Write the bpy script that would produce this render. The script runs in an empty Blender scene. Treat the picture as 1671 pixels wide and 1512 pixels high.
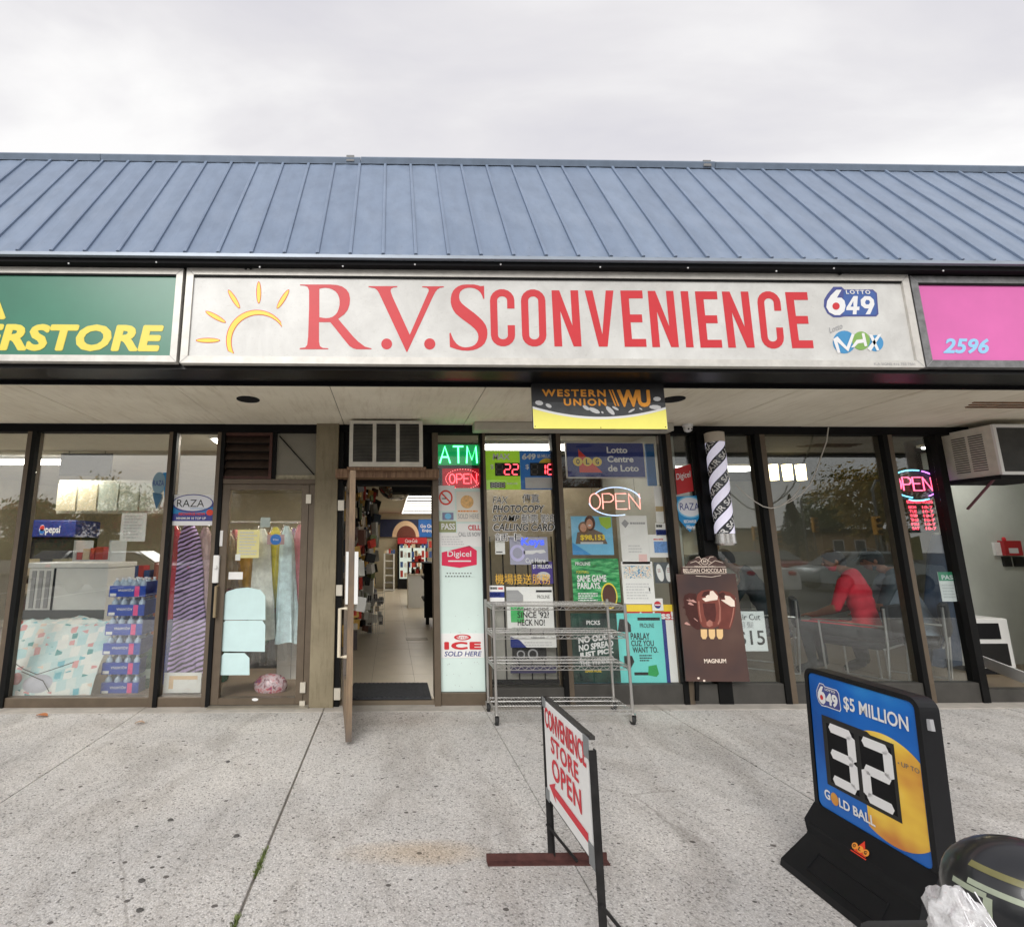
import bpy, bmesh, math, random
from mathutils import Vector, Matrix, Quaternion
random.seed(11)
R = math.radians
scene = bpy.context.scene
COL = scene.collection

# ---------------------------------------------------------------- camera
IW, IH = 1671, 1512
FOC, PPX, PPY = 815.0, 652.0, 752.0          # focal length and principal point of the (cropped) photo
HZ, NX = 893.0, 638.0                        # horizon and facade normal
CAMH, D = 1.4525, 5.0                        # eye height, distance to the shop glass
PITCH = math.atan((HZ-PPY)/FOC); YAW = math.atan((PPX-NX)/FOC)
FW = Vector((math.sin(YAW)*math.cos(PITCH), math.cos(YAW)*math.cos(PITCH), math.sin(PITCH)))
RT = Vector((math.cos(YAW), -math.sin(YAW), 0)); UP = RT.cross(FW)
CAM = Vector((0, 0, CAMH))
cd = bpy.data.cameras.new('camera'); cam = bpy.data.objects.new('camera', cd); COL.objects.link(cam)
cam.matrix_world = Matrix(((RT.x, UP.x, -FW.x, 0), (RT.y, UP.y, -FW.y, 0), (RT.z, UP.z, -FW.z, CAMH), (0, 0, 0, 1)))
cd.sensor_fit = 'HORIZONTAL'; cd.sensor_width = 36; cd.lens = 36*FOC/IW
cd.shift_x = (IW/2-PPX)/IW; cd.shift_y = (PPY-IH/2)/IW
cd.clip_start = .05; cd.clip_end = 2000
scene.camera = cam

# ---------------------------------------------------------------- sky, sun, exposure
SUN_EL, SUN_AZ = R(34), R(198)               # behind the camera, a little to its left
w = bpy.data.worlds.new('World'); scene.world = w; w.use_nodes = True
nt = w.node_tree; N = nt.nodes; Lk = nt.links; N.clear()
def wn(t, **k):
    n = N.new(t)
    for a, b in k.items(): setattr(n, a, b)
    return n
sky = wn('ShaderNodeTexSky', sky_type='NISHITA', sun_disc=False, sun_elevation=SUN_EL, sun_rotation=SUN_AZ, dust_density=3.0)
tc = wn('ShaderNodeTexCoord'); sep = wn('ShaderNodeSeparateXYZ'); Lk.new(tc.outputs['Generated'], sep.inputs[0])
ab = wn('ShaderNodeMath', operation='ABSOLUTE'); Lk.new(sep.outputs['Z'], ab.inputs[0])
ad = wn('ShaderNodeMath', operation='ADD'); Lk.new(ab.outputs[0], ad.inputs[0]); ad.inputs[1].default_value = .22
dx = wn('ShaderNodeMath', operation='DIVIDE'); Lk.new(sep.outputs['X'], dx.inputs[0]); Lk.new(ad.outputs[0], dx.inputs[1])
dy = wn('ShaderNodeMath', operation='DIVIDE'); Lk.new(sep.outputs['Y'], dy.inputs[0]); Lk.new(ad.outputs[0], dy.inputs[1])
cmb = wn('ShaderNodeCombineXYZ'); Lk.new(dx.outputs[0], cmb.inputs[0]); Lk.new(dy.outputs[0], cmb.inputs[1])
mp = wn('ShaderNodeMapping'); Lk.new(cmb.outputs[0], mp.inputs[0]); mp.inputs['Scale'].default_value = (.9, 2.0, 1); mp.inputs['Rotation'].default_value = (0, 0, R(12)); mp.inputs['Location'].default_value = (3.1, 1.4, 0)
nz = wn('ShaderNodeTexNoise'); Lk.new(mp.outputs[0], nz.inputs['Vector']); nz.inputs['Scale'].default_value = 1.5; nz.inputs['Detail'].default_value = 6; nz.inputs['Roughness'].default_value = .52; nz.inputs['Distortion'].default_value = .35
hz1 = wn('ShaderNodeMath', operation='SUBTRACT'); hz1.inputs[0].default_value = .70; Lk.new(ab.outputs[0], hz1.inputs[1])
hz2 = wn('ShaderNodeMath', operation='MULTIPLY_ADD'); Lk.new(hz1.outputs[0], hz2.inputs[0]); hz2.inputs[1].default_value = .55; Lk.new(nz.outputs[0], hz2.inputs[2])
cr = wn('ShaderNodeValToRGB'); Lk.new(hz2.outputs[0], cr.inputs[0])
cr.color_ramp.elements[0].position = .30; cr.color_ramp.elements[0].color = (.70, .685, .735, 1)
cr.color_ramp.elements[1].position = .68; cr.color_ramp.elements[1].color = (1.03, 1.015, 1.0, 1)
el_ = cr.color_ramp.elements.new(.5); el_.color = (.84, .82, .835, 1)
mul = wn('ShaderNodeVectorMath', operation='SCALE'); Lk.new(cr.outputs[0], mul.inputs[0]); mul.inputs['Scale'].default_value = 7.4
mx = wn('ShaderNodeMix', data_type='RGBA'); mx.inputs['Factor'].default_value = .9
Lk.new(sky.outputs[0], mx.inputs['A']); Lk.new(mul.outputs[0], mx.inputs['B'])
bg = wn('ShaderNodeBackground'); bg.inputs['Strength'].default_value = .1; Lk.new(mx.outputs['Result'], bg.inputs['Color'])
wo = wn('ShaderNodeOutputWorld'); Lk.new(bg.outputs[0], wo.inputs['Surface'])
sd = bpy.data.lights.new('sun', 'SUN'); sd.energy = 1.5; sd.angle = R(30); sd.color = (1, .98, .955)
sun = bpy.data.objects.new('sun', sd); COL.objects.link(sun)
sdir = Vector((math.sin(SUN_AZ)*math.cos(SUN_EL), math.cos(SUN_AZ)*math.cos(SUN_EL), math.sin(SUN_EL)))
sun.rotation_euler = sdir.to_track_quat('Z', 'Y').to_euler(); sun.location = (0, -10, 20)
vs = scene.view_settings; vs.view_transform = 'Standard'; vs.look = 'None'; vs.exposure = .52; vs.gamma = 1; vs.use_curve_mapping = False
scene.cycles.use_denoising = True; scene.cycles.max_bounces = 10; scene.cycles.transparent_max_bounces = 16
scene.cycles.sample_clamp_indirect = 6

# ---------------------------------------------------------------- projection helpers
def ray(px, py): return FW + RT*((px-PPX)/FOC) + UP*((PPY-py)/FOC)
def W(px, py, Y):
    d = ray(px, py); return CAM + d*(Y/d.y)
def G(px, py, Z=0.0):
    d = ray(px, py); return CAM + d*((Z-CAMH)/d.z)
def X_(px, Y, py=900): return W(px, py, Y).x
def Z_(py, Y, px=700): return W(px, py, Y).z
def rectpx(x0, y0, x1, y1, Y):
    my = (y0+y1)/2; mx_ = (x0+x1)/2
    return W(x0, my, Y).x, W(x1, my, Y).x, W(mx_, y1, Y).z, W(mx_, y0, Y).z

# ---------------------------------------------------------------- materials
def S(r, g, b):
    f = lambda c: ((c/255+.055)/1.055)**2.4 if c/255 > .04045 else c/255/12.92
    return (f(r), f(g), f(b))
MATS = {}
def mat(name, col=(.5,.5,.5), rough=.5, metal=0., var=.07, vs=5., bump=0., bs=80., emit=0., spec=.5, ecol=None, coat=0.):
    if name in MATS: return MATS[name]
    m = bpy.data.materials.new(name); m.use_nodes = True; t = m.node_tree; b = t.nodes['Principled BSDF']
    b.inputs['Roughness'].default_value = rough; b.inputs['Metallic'].default_value = metal
    b.inputs['Specular IOR Level'].default_value = spec; b.inputs['Coat Weight'].default_value = coat
    b.inputs['Base Color'].default_value = (*col, 1)
    if var > 0:
        co = t.nodes.new('ShaderNodeTexCoord'); n = t.nodes.new('ShaderNodeTexNoise'); n.inputs['Scale'].default_value = vs; n.inputs['Detail'].default_value = 7; n.inputs['Roughness'].default_value = .62
        t.links.new(co.outputs['Object'], n.inputs['Vector'])
        r = t.nodes.new('ShaderNodeValToRGB'); t.links.new(n.outputs[0], r.inputs[0])
        r.color_ramp.elements[0].position = .3; r.color_ramp.elements[1].position = .7
        r.color_ramp.elements[0].color = (*[max(0, c*(1-var)) for c in col], 1); r.color_ramp.elements[1].color = (*[min(1, c*(1+var)) for c in col], 1)
        t.links.new(r.outputs[0], b.inputs['Base Color'])
    if bump > 0:
        co = t.nodes.new('ShaderNodeTexCoord'); n = t.nodes.new('ShaderNodeTexNoise'); n.inputs['Scale'].default_value = bs; n.inputs['Detail'].default_value = 4
        t.links.new(co.outputs['Object'], n.inputs['Vector'])
        bp = t.nodes.new('ShaderNodeBump'); bp.inputs['Strength'].default_value = bump; bp.inputs['Distance'].default_value = .01
        t.links.new(n.outputs[0], bp.inputs['Height']); t.links.new(bp.outputs[0], b.inputs['Normal'])
    if emit > 0:
        b.inputs['Emission Color'].default_value = (*(ecol or col), 1); b.inputs['Emission Strength'].default_value = emit
    MATS[name] = m; return m
def rampmat(name, build, rough=.6, metal=0.):
    """build(t, obj_coord_socket) -> colour socket"""
    if name in MATS: return MATS[name]
    m = bpy.data.materials.new(name); m.use_nodes = True; t = m.node_tree; b = t.nodes['Principled BSDF']
    b.inputs['Roughness'].default_value = rough; b.inputs['Metallic'].default_value = metal
    co = t.nodes.new('ShaderNodeTexCoord')
    t.links.new(build(t, co.outputs['Object'], b), b.inputs['Base Color'])
    MATS[name] = m; return m
def ramp(t, src, stops, const=False):
    r = t.nodes.new('ShaderNodeValToRGB'); t.links.new(src, r.inputs[0]); e = r.color_ramp.elements
    if const: r.color_ramp.interpolation = 'CONSTANT'
    e[0].position, e[0].color = stops[0][0], (*stops[0][1], 1); e[1].position, e[1].color = stops[1][0], (*stops[1][1], 1)
    for p, c in stops[2:]:
        k = e.new(p); k.color = (*c, 1)
    return r.outputs[0]
def noise(t, co, scale, detail=5, rough=.6, dist=0):
    n = t.nodes.new('ShaderNodeTexNoise'); t.links.new(co, n.inputs['Vector']); n.inputs['Scale'].default_value = scale; n.inputs['Detail'].default_value = detail; n.inputs['Roughness'].default_value = rough; n.inputs['Distortion'].default_value = dist
    return n.outputs[0]
def mixc(t, fac, a, b, mode='MIX'):
    m = t.nodes.new('ShaderNodeMix'); m.data_type = 'RGBA'; m.blend_type = mode
    if hasattr(fac, 'links'): t.links.new(fac, m.inputs['Factor'])
    else: m.inputs['Factor'].default_value = fac
    for s, k in ((a, 'A'), (b, 'B')):
        if hasattr(s, 'links'): t.links.new(s, m.inputs[k])
        else: m.inputs[k].default_value = (*s, 1)
    return m.outputs['Result']
def mapping(t, co, scale=(1,1,1), rot=(0,0,0)):
    m = t.nodes.new('ShaderNodeMapping'); t.links.new(co, m.inputs[0]); m.inputs['Scale'].default_value = scale; m.inputs['Rotation'].default_value = rot
    return m.outputs[0]
def glassmat(name, tint, base=.2, tr=1.):
    if name in MATS: return MATS[name]
    m = bpy.data.materials.new(name); m.use_nodes = True; t = m.node_tree; t.nodes.clear()
    o = t.nodes.new('ShaderNodeOutputMaterial'); mxs = t.nodes.new('ShaderNodeMixShader'); tp = t.nodes.new('ShaderNodeBsdfTransparent'); gl = t.nodes.new('ShaderNodeBsdfGlossy')
    tp.inputs[0].default_value = (*tint, 1); gl.inputs['Roughness'].default_value = 0.0; gl.inputs['Color'].default_value = (.97, .97, .95, 1)
    lw = t.nodes.new('ShaderNodeLayerWeight'); lw.inputs['Blend'].default_value = .5
    pw = t.nodes.new('ShaderNodeMath'); pw.operation = 'POWER'; t.links.new(lw.outputs['Facing'], pw.inputs[0]); pw.inputs[1].default_value = 3.5
    ma = t.nodes.new('ShaderNodeMath'); ma.operation = 'MULTIPLY_ADD'; t.links.new(pw.outputs[0], ma.inputs[0]); ma.inputs[1].default_value = .75; ma.inputs[2].default_value = base; ma.use_clamp = True
    t.links.new(ma.outputs[0], mxs.inputs[0]); t.links.new(tp.outputs[0], mxs.inputs[1]); t.links.new(gl.outputs[0], mxs.inputs[2]); t.links.new(mxs.outputs[0], o.inputs[0])
    MATS[name] = m; return m

# ---------------------------------------------------------------- mesh builder
LOC = {}
class MB:
    def __init__(s): s.v = []; s.f = []; s.m = []
    def add(s, v, f, mi=0):
        o = len(s.v); s.v += [Vector(p) for p in v]; s.f += [[i+o for i in q] for q in f]; s.m += [mi]*len(f); return s
    def box(s, x0, x1, y0, y1, z0, z1, mi=0):
        x0, x1 = sorted((x0, x1)); y0, y1 = sorted((y0, y1)); z0, z1 = sorted((z0, z1))
        return s.add([(x0,y0,z0),(x1,y0,z0),(x1,y1,z0),(x0,y1,z0),(x0,y0,z1),(x1,y0,z1),(x1,y1,z1),(x0,y1,z1)],
                     [(0,3,2,1),(4,5,6,7),(0,1,5,4),(1,2,6,5),(2,3,7,6),(3,0,4,7)], mi)
    def rbox(s, x0, x1, y0, y1, z0, z1, b=.01, mi=0):
        """box with chamfered edges along every axis (bevelled)"""
        bm = bmesh.new(); bmesh.ops.create_cube(bm, size=1)
        for q in bm.verts: q.co = Vector((x0+(q.co.x+.5)*(x1-x0), y0+(q.co.y+.5)*(y1-y0), z0+(q.co.z+.5)*(z1-z0)))
        bmesh.ops.bevel(bm, geom=list(bm.edges), offset=b, segments=2, affect='EDGES', profile=.6)
        bm.verts.ensure_lookup_table()
        s.add([q.co.copy() for q in bm.verts], [[q.index for q in f.verts] for f in bm.faces], mi); bm.free(); return s
    def tube(s, pts, r, n=8, mi=0, closed=False, caps=True):
        pts = [Vector(p) for p in pts]; k = len(pts); rr = r if isinstance(r, (list, tuple)) else [r]*k
        o = len(s.v); prev = None
        for i, p in enumerate(pts):
            a = pts[(i-1) % k] if (closed or i > 0) else p; b = pts[(i+1) % k] if (closed or i < k-1) else p
            t = (b-a).normalized() if (b-a).length > 1e-9 else Vector((0,0,1))
            if prev is None:
                prev = t.orthogonal().normalized()
            prev = (prev - t*prev.dot(t)); prev = prev.normalized() if prev.length > 1e-6 else t.orthogonal().normalized()
            c = t.cross(prev)
            for j in range(n):
                an = 2*math.pi*j/n; s.v.append(p + (prev*math.cos(an)+c*math.sin(an))*rr[i])
        rng = k if closed else k-1
        for i in range(rng):
            for j in range(n):
                a0 = o+i*n+j; a1 = o+i*n+(j+1) % n; b0 = o+((i+1) % k)*n+j; b1 = o+((i+1) % k)*n+(j+1) % n
                s.f.append([a0, a1, b1, b0]); s.m.append(mi)
        if caps and not closed:
            s.f.append([o+j for j in range(n)][::-1]); s.f.append([o+(k-1)*n+j for j in range(n)]); s.m += [mi, mi]
        return s
    def lathe(s, prof, c=(0,0,0), n=16, mi=0, axis='Z'):
        o = len(s.v); k = len(prof); c = Vector(c)
        for r_, z in prof:
            for j in range(n):
                a = 2*math.pi*j/n; q = (r_*math.cos(a), r_*math.sin(a), z)
                if axis == 'Y': q = (q[0], q[2], q[1])
                if axis == 'X': q = (q[2], q[0], q[1])
                s.v.append(c+Vector(q))
        for i in range(k-1):
            for j in range(n): s.f.append([o+i*n+j, o+i*n+(j+1) % n, o+(i+1)*n+(j+1) % n, o+(i+1)*n+j]); s.m.append(mi)
        s.f.append([o+j for j in range(n)][::-1]); s.f.append([o+(k-1)*n+j for j in range(n)]); s.m += [mi, mi]
        return s
    def ell(s, c, r, nu=14, nv=9, mi=0):
        pr = []
        o = len(s.v); c = Vector(c)
        for i in range(nv+1):
            ph = math.pi*i/nv
            for j in range(nu):
                a = 2*math.pi*j/nu; s.v.append(c+Vector((r[0]*math.sin(ph)*math.cos(a), r[1]*math.sin(ph)*math.sin(a), -r[2]*math.cos(ph))))
        for i in range(nv):
            for j in range(nu): s.f.append([o+i*nu+j, o+i*nu+(j+1) % nu, o+(i+1)*nu+(j+1) % nu, o+(i+1)*nu+j]); s.m.append(mi)
        return s
    def prism(s, pts, off, mi=0):
        """polygon (3-D points) extruded by off"""
        k = len(pts); off = Vector(off); p = [Vector(q) for q in pts]
        return s.add(p+[q+off for q in p], [list(range(k))[::-1], list(range(k, 2*k))]+[[i, (i+1) % k, k+(i+1) % k, k+i] for i in range(k)], mi)
    def ngon(s, pts, mi=0): return s.add(pts, [list(range(len(pts)))], mi)
    def xform(s, M, i0=0):
        for i in range(i0, len(s.v)): s.v[i] = M @ s.v[i]
        return s
    def build(s, name, mats, parent=None, smooth=False, label=None, auto=True):
        if not isinstance(mats, (list, tuple)): mats = [mats]
        if parent is None:
            xs = [p.x for p in s.v]; ys = [p.y for p in s.v]; zs = [p.z for p in s.v]
            loc = Vector(((min(xs)+max(xs))/2, (min(ys)+max(ys))/2, min(zs)))
        else: loc = LOC[parent.name]
        me = bpy.data.meshes.new(name); me.from_pydata([p-loc for p in s.v], [], s.f)
        for m in mats: me.materials.append(m)
        if len(mats) > 1: me.polygons.foreach_set('material_index', s.m)
        me.update()
        bm = bmesh.new(); bm.from_mesh(me); bmesh.ops.recalc_face_normals(bm, faces=bm.faces[:]); bm.to_mesh(me); bm.free()
        if smooth:
            me.polygons.foreach_set('use_smooth', [True]*len(me.polygons))
            me.set_sharp_from_angle(angle=R(38))
        o = bpy.data.objects.new(name, me); COL.objects.link(o)
        if parent is None: o.location = loc
        else: o.parent = parent
        LOC[o.name] = loc
        if label: o['label'] = label
        return o
def tag(o, label, cat, group=None):
    o['label'] = label; o['category'] = cat
    if group: o['group'] = group
    return o
def thing(name, label, cat, loc=(0,0,0), group=None):
    o = bpy.data.objects.new(name, None); COL.objects.link(o); o.location = loc; LOC[o.name] = Vector(loc); o.empty_display_size = .1
    return tag(o, label, cat, group)
def struct(o): o['kind'] = 'structure'; return o
def stuff(o): o['kind'] = 'stuff'; return o
def copy_tree(o, off, parent=None):
    c = o.copy(); COL.objects.link(c)
    if parent is None:
        c.location = o.location+Vector(off); LOC[c.name] = LOC[o.name]+Vector(off)
    else: c.parent = parent; LOC[c.name] = LOC[parent.name]
    for ch in list(o.children): copy_tree(ch, off, c)
    return c

# ---------------------------------------------------------------- lettering and flat print
DG = bpy.context.evaluated_depsgraph_get
TXT = {}
def textgeo(s, bold=0., shear=0., space=1., align='LEFT'):
    key = (s, bold, shear, space, align)
    if key in TXT: return TXT[key]
    c = bpy.data.curves.new('t', 'FONT'); c.body = s; c.resolution_u = 3; c.offset = bold; c.shear = shear; c.space_character = space; c.align_x = align; c.fill_mode = 'FRONT'
    o = bpy.data.objects.new('t', c); COL.objects.link(o)
    me = bpy.data.meshes.new_from_object(o.evaluated_get(DG()))
    v = [(p.co.x, p.co.y) for p in me.vertices]; f = [list(p.vertices) for p in me.polygons]
    bpy.data.objects.remove(o); bpy.data.curves.remove(c); bpy.data.meshes.remove(me)
    x0 = min(p[0] for p in v); x1 = max(p[0] for p in v); y0 = min(p[1] for p in v); y1 = max(p[1] for p in v)
    v = [((p[0]-x0)/(x1-x0), (p[1]-y0)/(y1-y0)) for p in v]
    TXT[key] = (v, f, (x1-x0)/(y1-y0)); return TXT[key]
class Fr:
    """flat frame: origin, u (width vector), v (height vector), n (towards the viewer)"""
    def __init__(s, o, u, v): s.o = Vector(o); s.u = Vector(u); s.v = Vector(v); s.n = s.u.cross(s.v).normalized()
    def p(s, a, b, d=0): return s.o+s.u*a+s.v*b+s.n*d
def frpx(x0, y0, x1, y1, Y):
    a, b, c, d = rectpx(x0, y0, x1, y1, Y); return Fr((a, Y, c), (b-a, 0, 0), (0, 0, d-c))
def txt(s, m, parent, fr, x0=0, y0=0, x1=1, y1=1, d=.002, bold=0., shear=0., space=1., align='LEFT', name='lettering', flip=False, mb=None):
    ex = max(0., bold-.012)
    v, f, a = textgeo(s, min(bold, .012), shear, space, align)
    if ex > .004 and not flip:                # heavy faces: the outline drawn again with small shifts, each on its own layer
        hx_ = ex*1.2; fx = hx_/max(a, .1); x0_, x1_, y0_, y1_ = fx, 1-fx, hx_, 1-hx_; V = []; FF = []; n_ = len(v); k_ = 0
        for ox, oy in ((0,0), (-1,0), (1,0), (0,-1), (0,1), (-.7,-.7), (.7,.7), (-.7,.7), (.7,-.7)):
            V += [(x0_+(x1_-x0_)*p[0]+ox*fx, y0_+(y1_-y0_)*p[1]+oy*hx_, k_*.00012) for p in v]; FF += [[i+k_*n_ for i in q] for q in f]; k_ += 1
        q = mb or MB(); q.add([fr.p(x0+(x1-x0)*p[0], y0+(y1-y0)*p[1], d+p[2]) for p in V], FF)
        return None if mb else q.build(name, m, parent)
    if flip: v = [(1-p[0], 1-p[1]) for p in v]
    q = mb or MB(); q.add([fr.p(x0+(x1-x0)*p[0], y0+(y1-y0)*p[1], d) for p in v], f)
    return None if mb else q.build(name, m, parent)
def txtpx(s, m, parent, x0, y0, x1, y1, Y, **k):
    return txt(s, m, parent, frpx(x0, y0, x1, y1, Y), d=0, **k)
def flat(name, m, parent, fr, pts, d=.0015, mb=None):
    q = MB().ngon([fr.p(a, b, d) for a, b in pts])
    return q.build(name, m, parent)
def frect(name, m, parent, fr, x0, y0, x1, y1, d=.0015): return flat(name, m, parent, fr, [(x0,y0),(x1,y0),(x1,y1),(x0,y1)], d)
def fell(name, m, parent, fr, cx, cy, rx, ry, d=.0015, n=24, a0=0, a1=2*math.pi, rot=0):
    pts = []
    for i in range(n):
        a = a0+(a1-a0)*i/(n if a1-a0 > 6.2 else n-1); x = rx*math.cos(a); y = ry*math.sin(a)
        pts.append((cx+x*math.cos(rot)-y*math.sin(rot), cy+x*math.sin(rot)+y*math.cos(rot)))
    return flat(name, m, parent, fr, pts, d)
def fring(name, m, parent, fr, cx, cy, rx, ry, t, d=.0015, n=28):
    q = MB(); vs_ = []; 
    for i in range(n):
        a = 2*math.pi*i/n; vs_ += [fr.p(cx+rx*math.cos(a), cy+ry*math.sin(a), d), fr.p(cx+rx*(1-t)*math.cos(a), cy+ry*(1-t)*math.sin(a), d)]
    q.add(vs_, [[2*i, 2*((i+1) % n), 2*((i+1) % n)+1, 2*i+1] for i in range(n)]); return q.build(name, m, parent)
def polypx(name, m, parent, pts, Y, holes=(), mb=None):
    """polygon traced on a facade plane, with holes"""
    c = bpy.data.curves.new('p', 'CURVE'); c.dimensions = '2D'; c.fill_mode = 'BOTH'
    for loop in [pts]+list(holes):
        sp = c.splines.new('POLY'); sp.points.add(len(loop)-1); sp.use_cyclic_u = True
        for i, (a, b) in enumerate(loop):
            q = W(a, b, Y); sp.points[i].co = (q.x, q.z, 0, 1)
    o = bpy.data.objects.new('p', c); COL.objects.link(o)
    me = bpy.data.meshes.new_from_object(o.evaluated_get(DG()))
    v = [(p.co.x, Y, p.co.y) for p in me.vertices]; f = [list(p.vertices) for p in me.polygons]
    bpy.data.objects.remove(o); bpy.data.curves.remove(c); bpy.data.meshes.remove(me)
    q = mb or MB(); q.add(v, f)
    return None if mb else q.build(name, m, parent)
def poster(name, label, cat, x0, y0, x1, y1, Y, m, th=.003, group=None):
    """a sheet or board on the facade; returns (object, frame on its face)"""
    a, b, c, d = rectpx(x0, y0, x1, y1, Y)
    o = MB().box(a, b, Y, Y+th, c, d).build(name, m); tag(o, label, cat, group)
    return o, Fr((a, Y, c), (b-a, 0, 0), (0, 0, d-c))
def lines(o, fr, m, x0, x1, y0, y1, n, seed=0, name='printed_lines', h=.5):
    """rows of small unreadable print, one mesh"""
    rnd = random.Random(seed); q = MB()
    for i in range(n):
        yy = y1-(i+.5)*(y1-y0)/n; hh = (y1-y0)/n*h/2; x = x0
        end = x1-(x1-x0)*rnd.random()*.35
        while x < end:
            wd = (x1-x0)*rnd.uniform(.05, .16); xe = min(x+wd, end)
            q.ngon([fr.p(x, yy-hh, .0015), fr.p(xe, yy-hh, .0015), fr.p(xe, yy+hh, .0015), fr.p(x, yy+hh, .0015)]); x = xe+(x1-x0)*.025
    return q.build(name, m, o)

# ================================================================ common materials
def agg(t, co, b):
    v = t.nodes.new('ShaderNodeTexVoronoi'); v.inputs['Scale'].default_value = 120; t.links.new(co, v.inputs['Vector'])
    sp = t.nodes.new('ShaderNodeSeparateColor'); t.links.new(v.outputs['Color'], sp.inputs[0])
    stone = ramp(t, sp.outputs[0], [(0, (.28,.273,.262)), (.06, (.47,.46,.445)), (.2, (.665,.65,.63)), (.6, (.735,.718,.695)), (.86, (.785,.768,.745)), (1, (.85,.83,.805))])
    edge = ramp(t, v.outputs['Distance'], [(.25, (1,1,1)), (.75, (.80,.79,.77))])
    c = mixc(t, 1.0, stone, edge, 'MULTIPLY')
    v2 = t.nodes.new('ShaderNodeTexVoronoi'); v2.inputs['Scale'].default_value = 21; v2.inputs['Randomness'].default_value = 1; t.links.new(mapping(t, co, (1,1.25,1)), v2.inputs['Vector'])
    s2 = t.nodes.new('ShaderNodeSeparateColor'); t.links.new(v2.outputs['Color'], s2.inputs[0])
    m1 = t.nodes.new('ShaderNodeMath'); m1.operation = 'MULTIPLY'; t.links.new(s2.outputs[1], m1.inputs[0]); m1.inputs[1].default_value = .30
    lt = t.nodes.new('ShaderNodeMath'); lt.operation = 'LESS_THAN'; t.links.new(v2.outputs['Distance'], lt.inputs[0]); t.links.new(m1.outputs[0], lt.inputs[1])
    gt = t.nodes.new('ShaderNodeMath'); gt.operation = 'GREATER_THAN'; t.links.new(s2.outputs[0], gt.inputs[0]); gt.inputs[1].default_value = .84
    an = t.nodes.new('ShaderNodeMath'); an.operation = 'MULTIPLY'; t.links.new(lt.outputs[0], an.inputs[0]); t.links.new(gt.outputs[0], an.inputs[1])
    peb = ramp(t, s2.outputs[2], [(0, (.10,.095,.09)), (1, (.30,.27,.25))])
    c = mixc(t, an.outputs[0], c, peb)
    big = ramp(t, noise(t, co, 1.3, 6, .65), [(.3, (.82,.82,.83)), (.7, (1.0,.985,.97))])
    c = mixc(t, 1.0, c, big, 'MULTIPLY')
    fine = ramp(t, noise(t, co, 190, 2, .7), [(.3, (.74,.74,.74)), (.7, (1.1,1.1,1.1))])
    c = mixc(t, 1.0, c, fine, 'MULTIPLY')
    ck = t.nodes.new('ShaderNodeTexVoronoi'); ck.feature = 'DISTANCE_TO_EDGE'; ck.inputs['Scale'].default_value = .55
    ckw = mixc(t, .06, co, noise(t, co, 3.5, 5, .7)); t.links.new(ckw, ck.inputs['Vector'])
    crk = ramp(t, ck.outputs['Distance'], [(.0, (1,1,1)), (.0035, (0,0,0))])
    crk = mixc(t, 1.0, crk, ramp(t, noise(t, co, .9, 3, .5), [(.50, (0,0,0)), (.60, (.55,.55,.55))]), 'MULTIPLY')
    c = mixc(t, crk, c, (.22,.20,.18))
    gum = t.nodes.new('ShaderNodeTexVoronoi'); gum.inputs['Scale'].default_value = 3.1; t.links.new(co, gum.inputs['Vector'])
    gs = t.nodes.new('ShaderNodeSeparateColor'); t.links.new(gum.outputs['Color'], gs.inputs[0])
    gl_ = t.nodes.new('ShaderNodeMath'); gl_.operation = 'MULTIPLY'; t.links.new(gs.outputs[1], gl_.inputs[0]); gl_.inputs[1].default_value = .085
    gm = t.nodes.new('ShaderNodeMath'); gm.operation = 'LESS_THAN'; t.links.new(gum.outputs['Distance'], gm.inputs[0]); t.links.new(gl_.outputs[0], gm.inputs[1])
    gh = t.nodes.new('ShaderNodeMath'); gh.operation = 'MULTIPLY'; t.links.new(gm.outputs[0], gh.inputs[0]); gh.inputs[1].default_value = .35
    c = mixc(t, gh.outputs[0], c, (.33,.32,.31))
    wear = ramp(t, noise(t, mapping(t, co, (1,.45,1)), 2.2, 7, .7, .8), [(.38, (.76,.745,.73)), (.54, (1,1,1))])
    c = mixc(t, .85, c, wear, 'MULTIPLY')
    # worn darker strip at the shop doors and a tan stain in front of the entrance
    g = t.nodes.new('ShaderNodeNewGeometry'); sx = t.nodes.new('ShaderNodeSeparateXYZ'); t.links.new(g.outputs['Position'], sx.inputs[0])
    wob = noise(t, co, 2.6, 5, .6)
    def band(sock, c0, wdt):
        a = t.nodes.new('ShaderNodeMath'); a.operation = 'SUBTRACT'; t.links.new(sock, a.inputs[0]); a.inputs[1].default_value = c0
        q = t.nodes.new('ShaderNodeMath'); q.operation = 'MULTIPLY'; t.links.new(a.outputs[0], q.inputs[0]); q.inputs[1].default_value = 1/wdt
        p = t.nodes.new('ShaderNodeMath'); p.operation = 'POWER'; t.links.new(q.outputs[0], p.inputs[0]); p.inputs[1].default_value = 2
        return p.outputs[0]
    st = t.nodes.new('ShaderNodeMath'); st.operation = 'ADD'; t.links.new(band(sx.outputs[0], .08, .62), st.inputs[0]); t.links.new(band(sx.outputs[1], 2.70, .16), st.inputs[1])
    st2 = t.nodes.new('ShaderNodeMath'); st2.operation = 'ADD'; t.links.new(st.outputs[0], st2.inputs[0]); t.links.new(wob, st2.inputs[1])
    f = ramp(t, st2.outputs[0], [(.45, (.55,.55,.55)), (1.0, (0,0,0)) ])
    c = mixc(t, f, c, mixc(t, 1.0, c, (.92,.72,.48), 'MULTIPLY'))
    st3 = t.nodes.new('ShaderNodeMath'); st3.operation = 'ADD'; t.links.new(band(sx.outputs[0], .25, 1.0), st3.inputs[0]); t.links.new(band(sx.outputs[1], 4.6, .38), st3.inputs[1])
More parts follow.
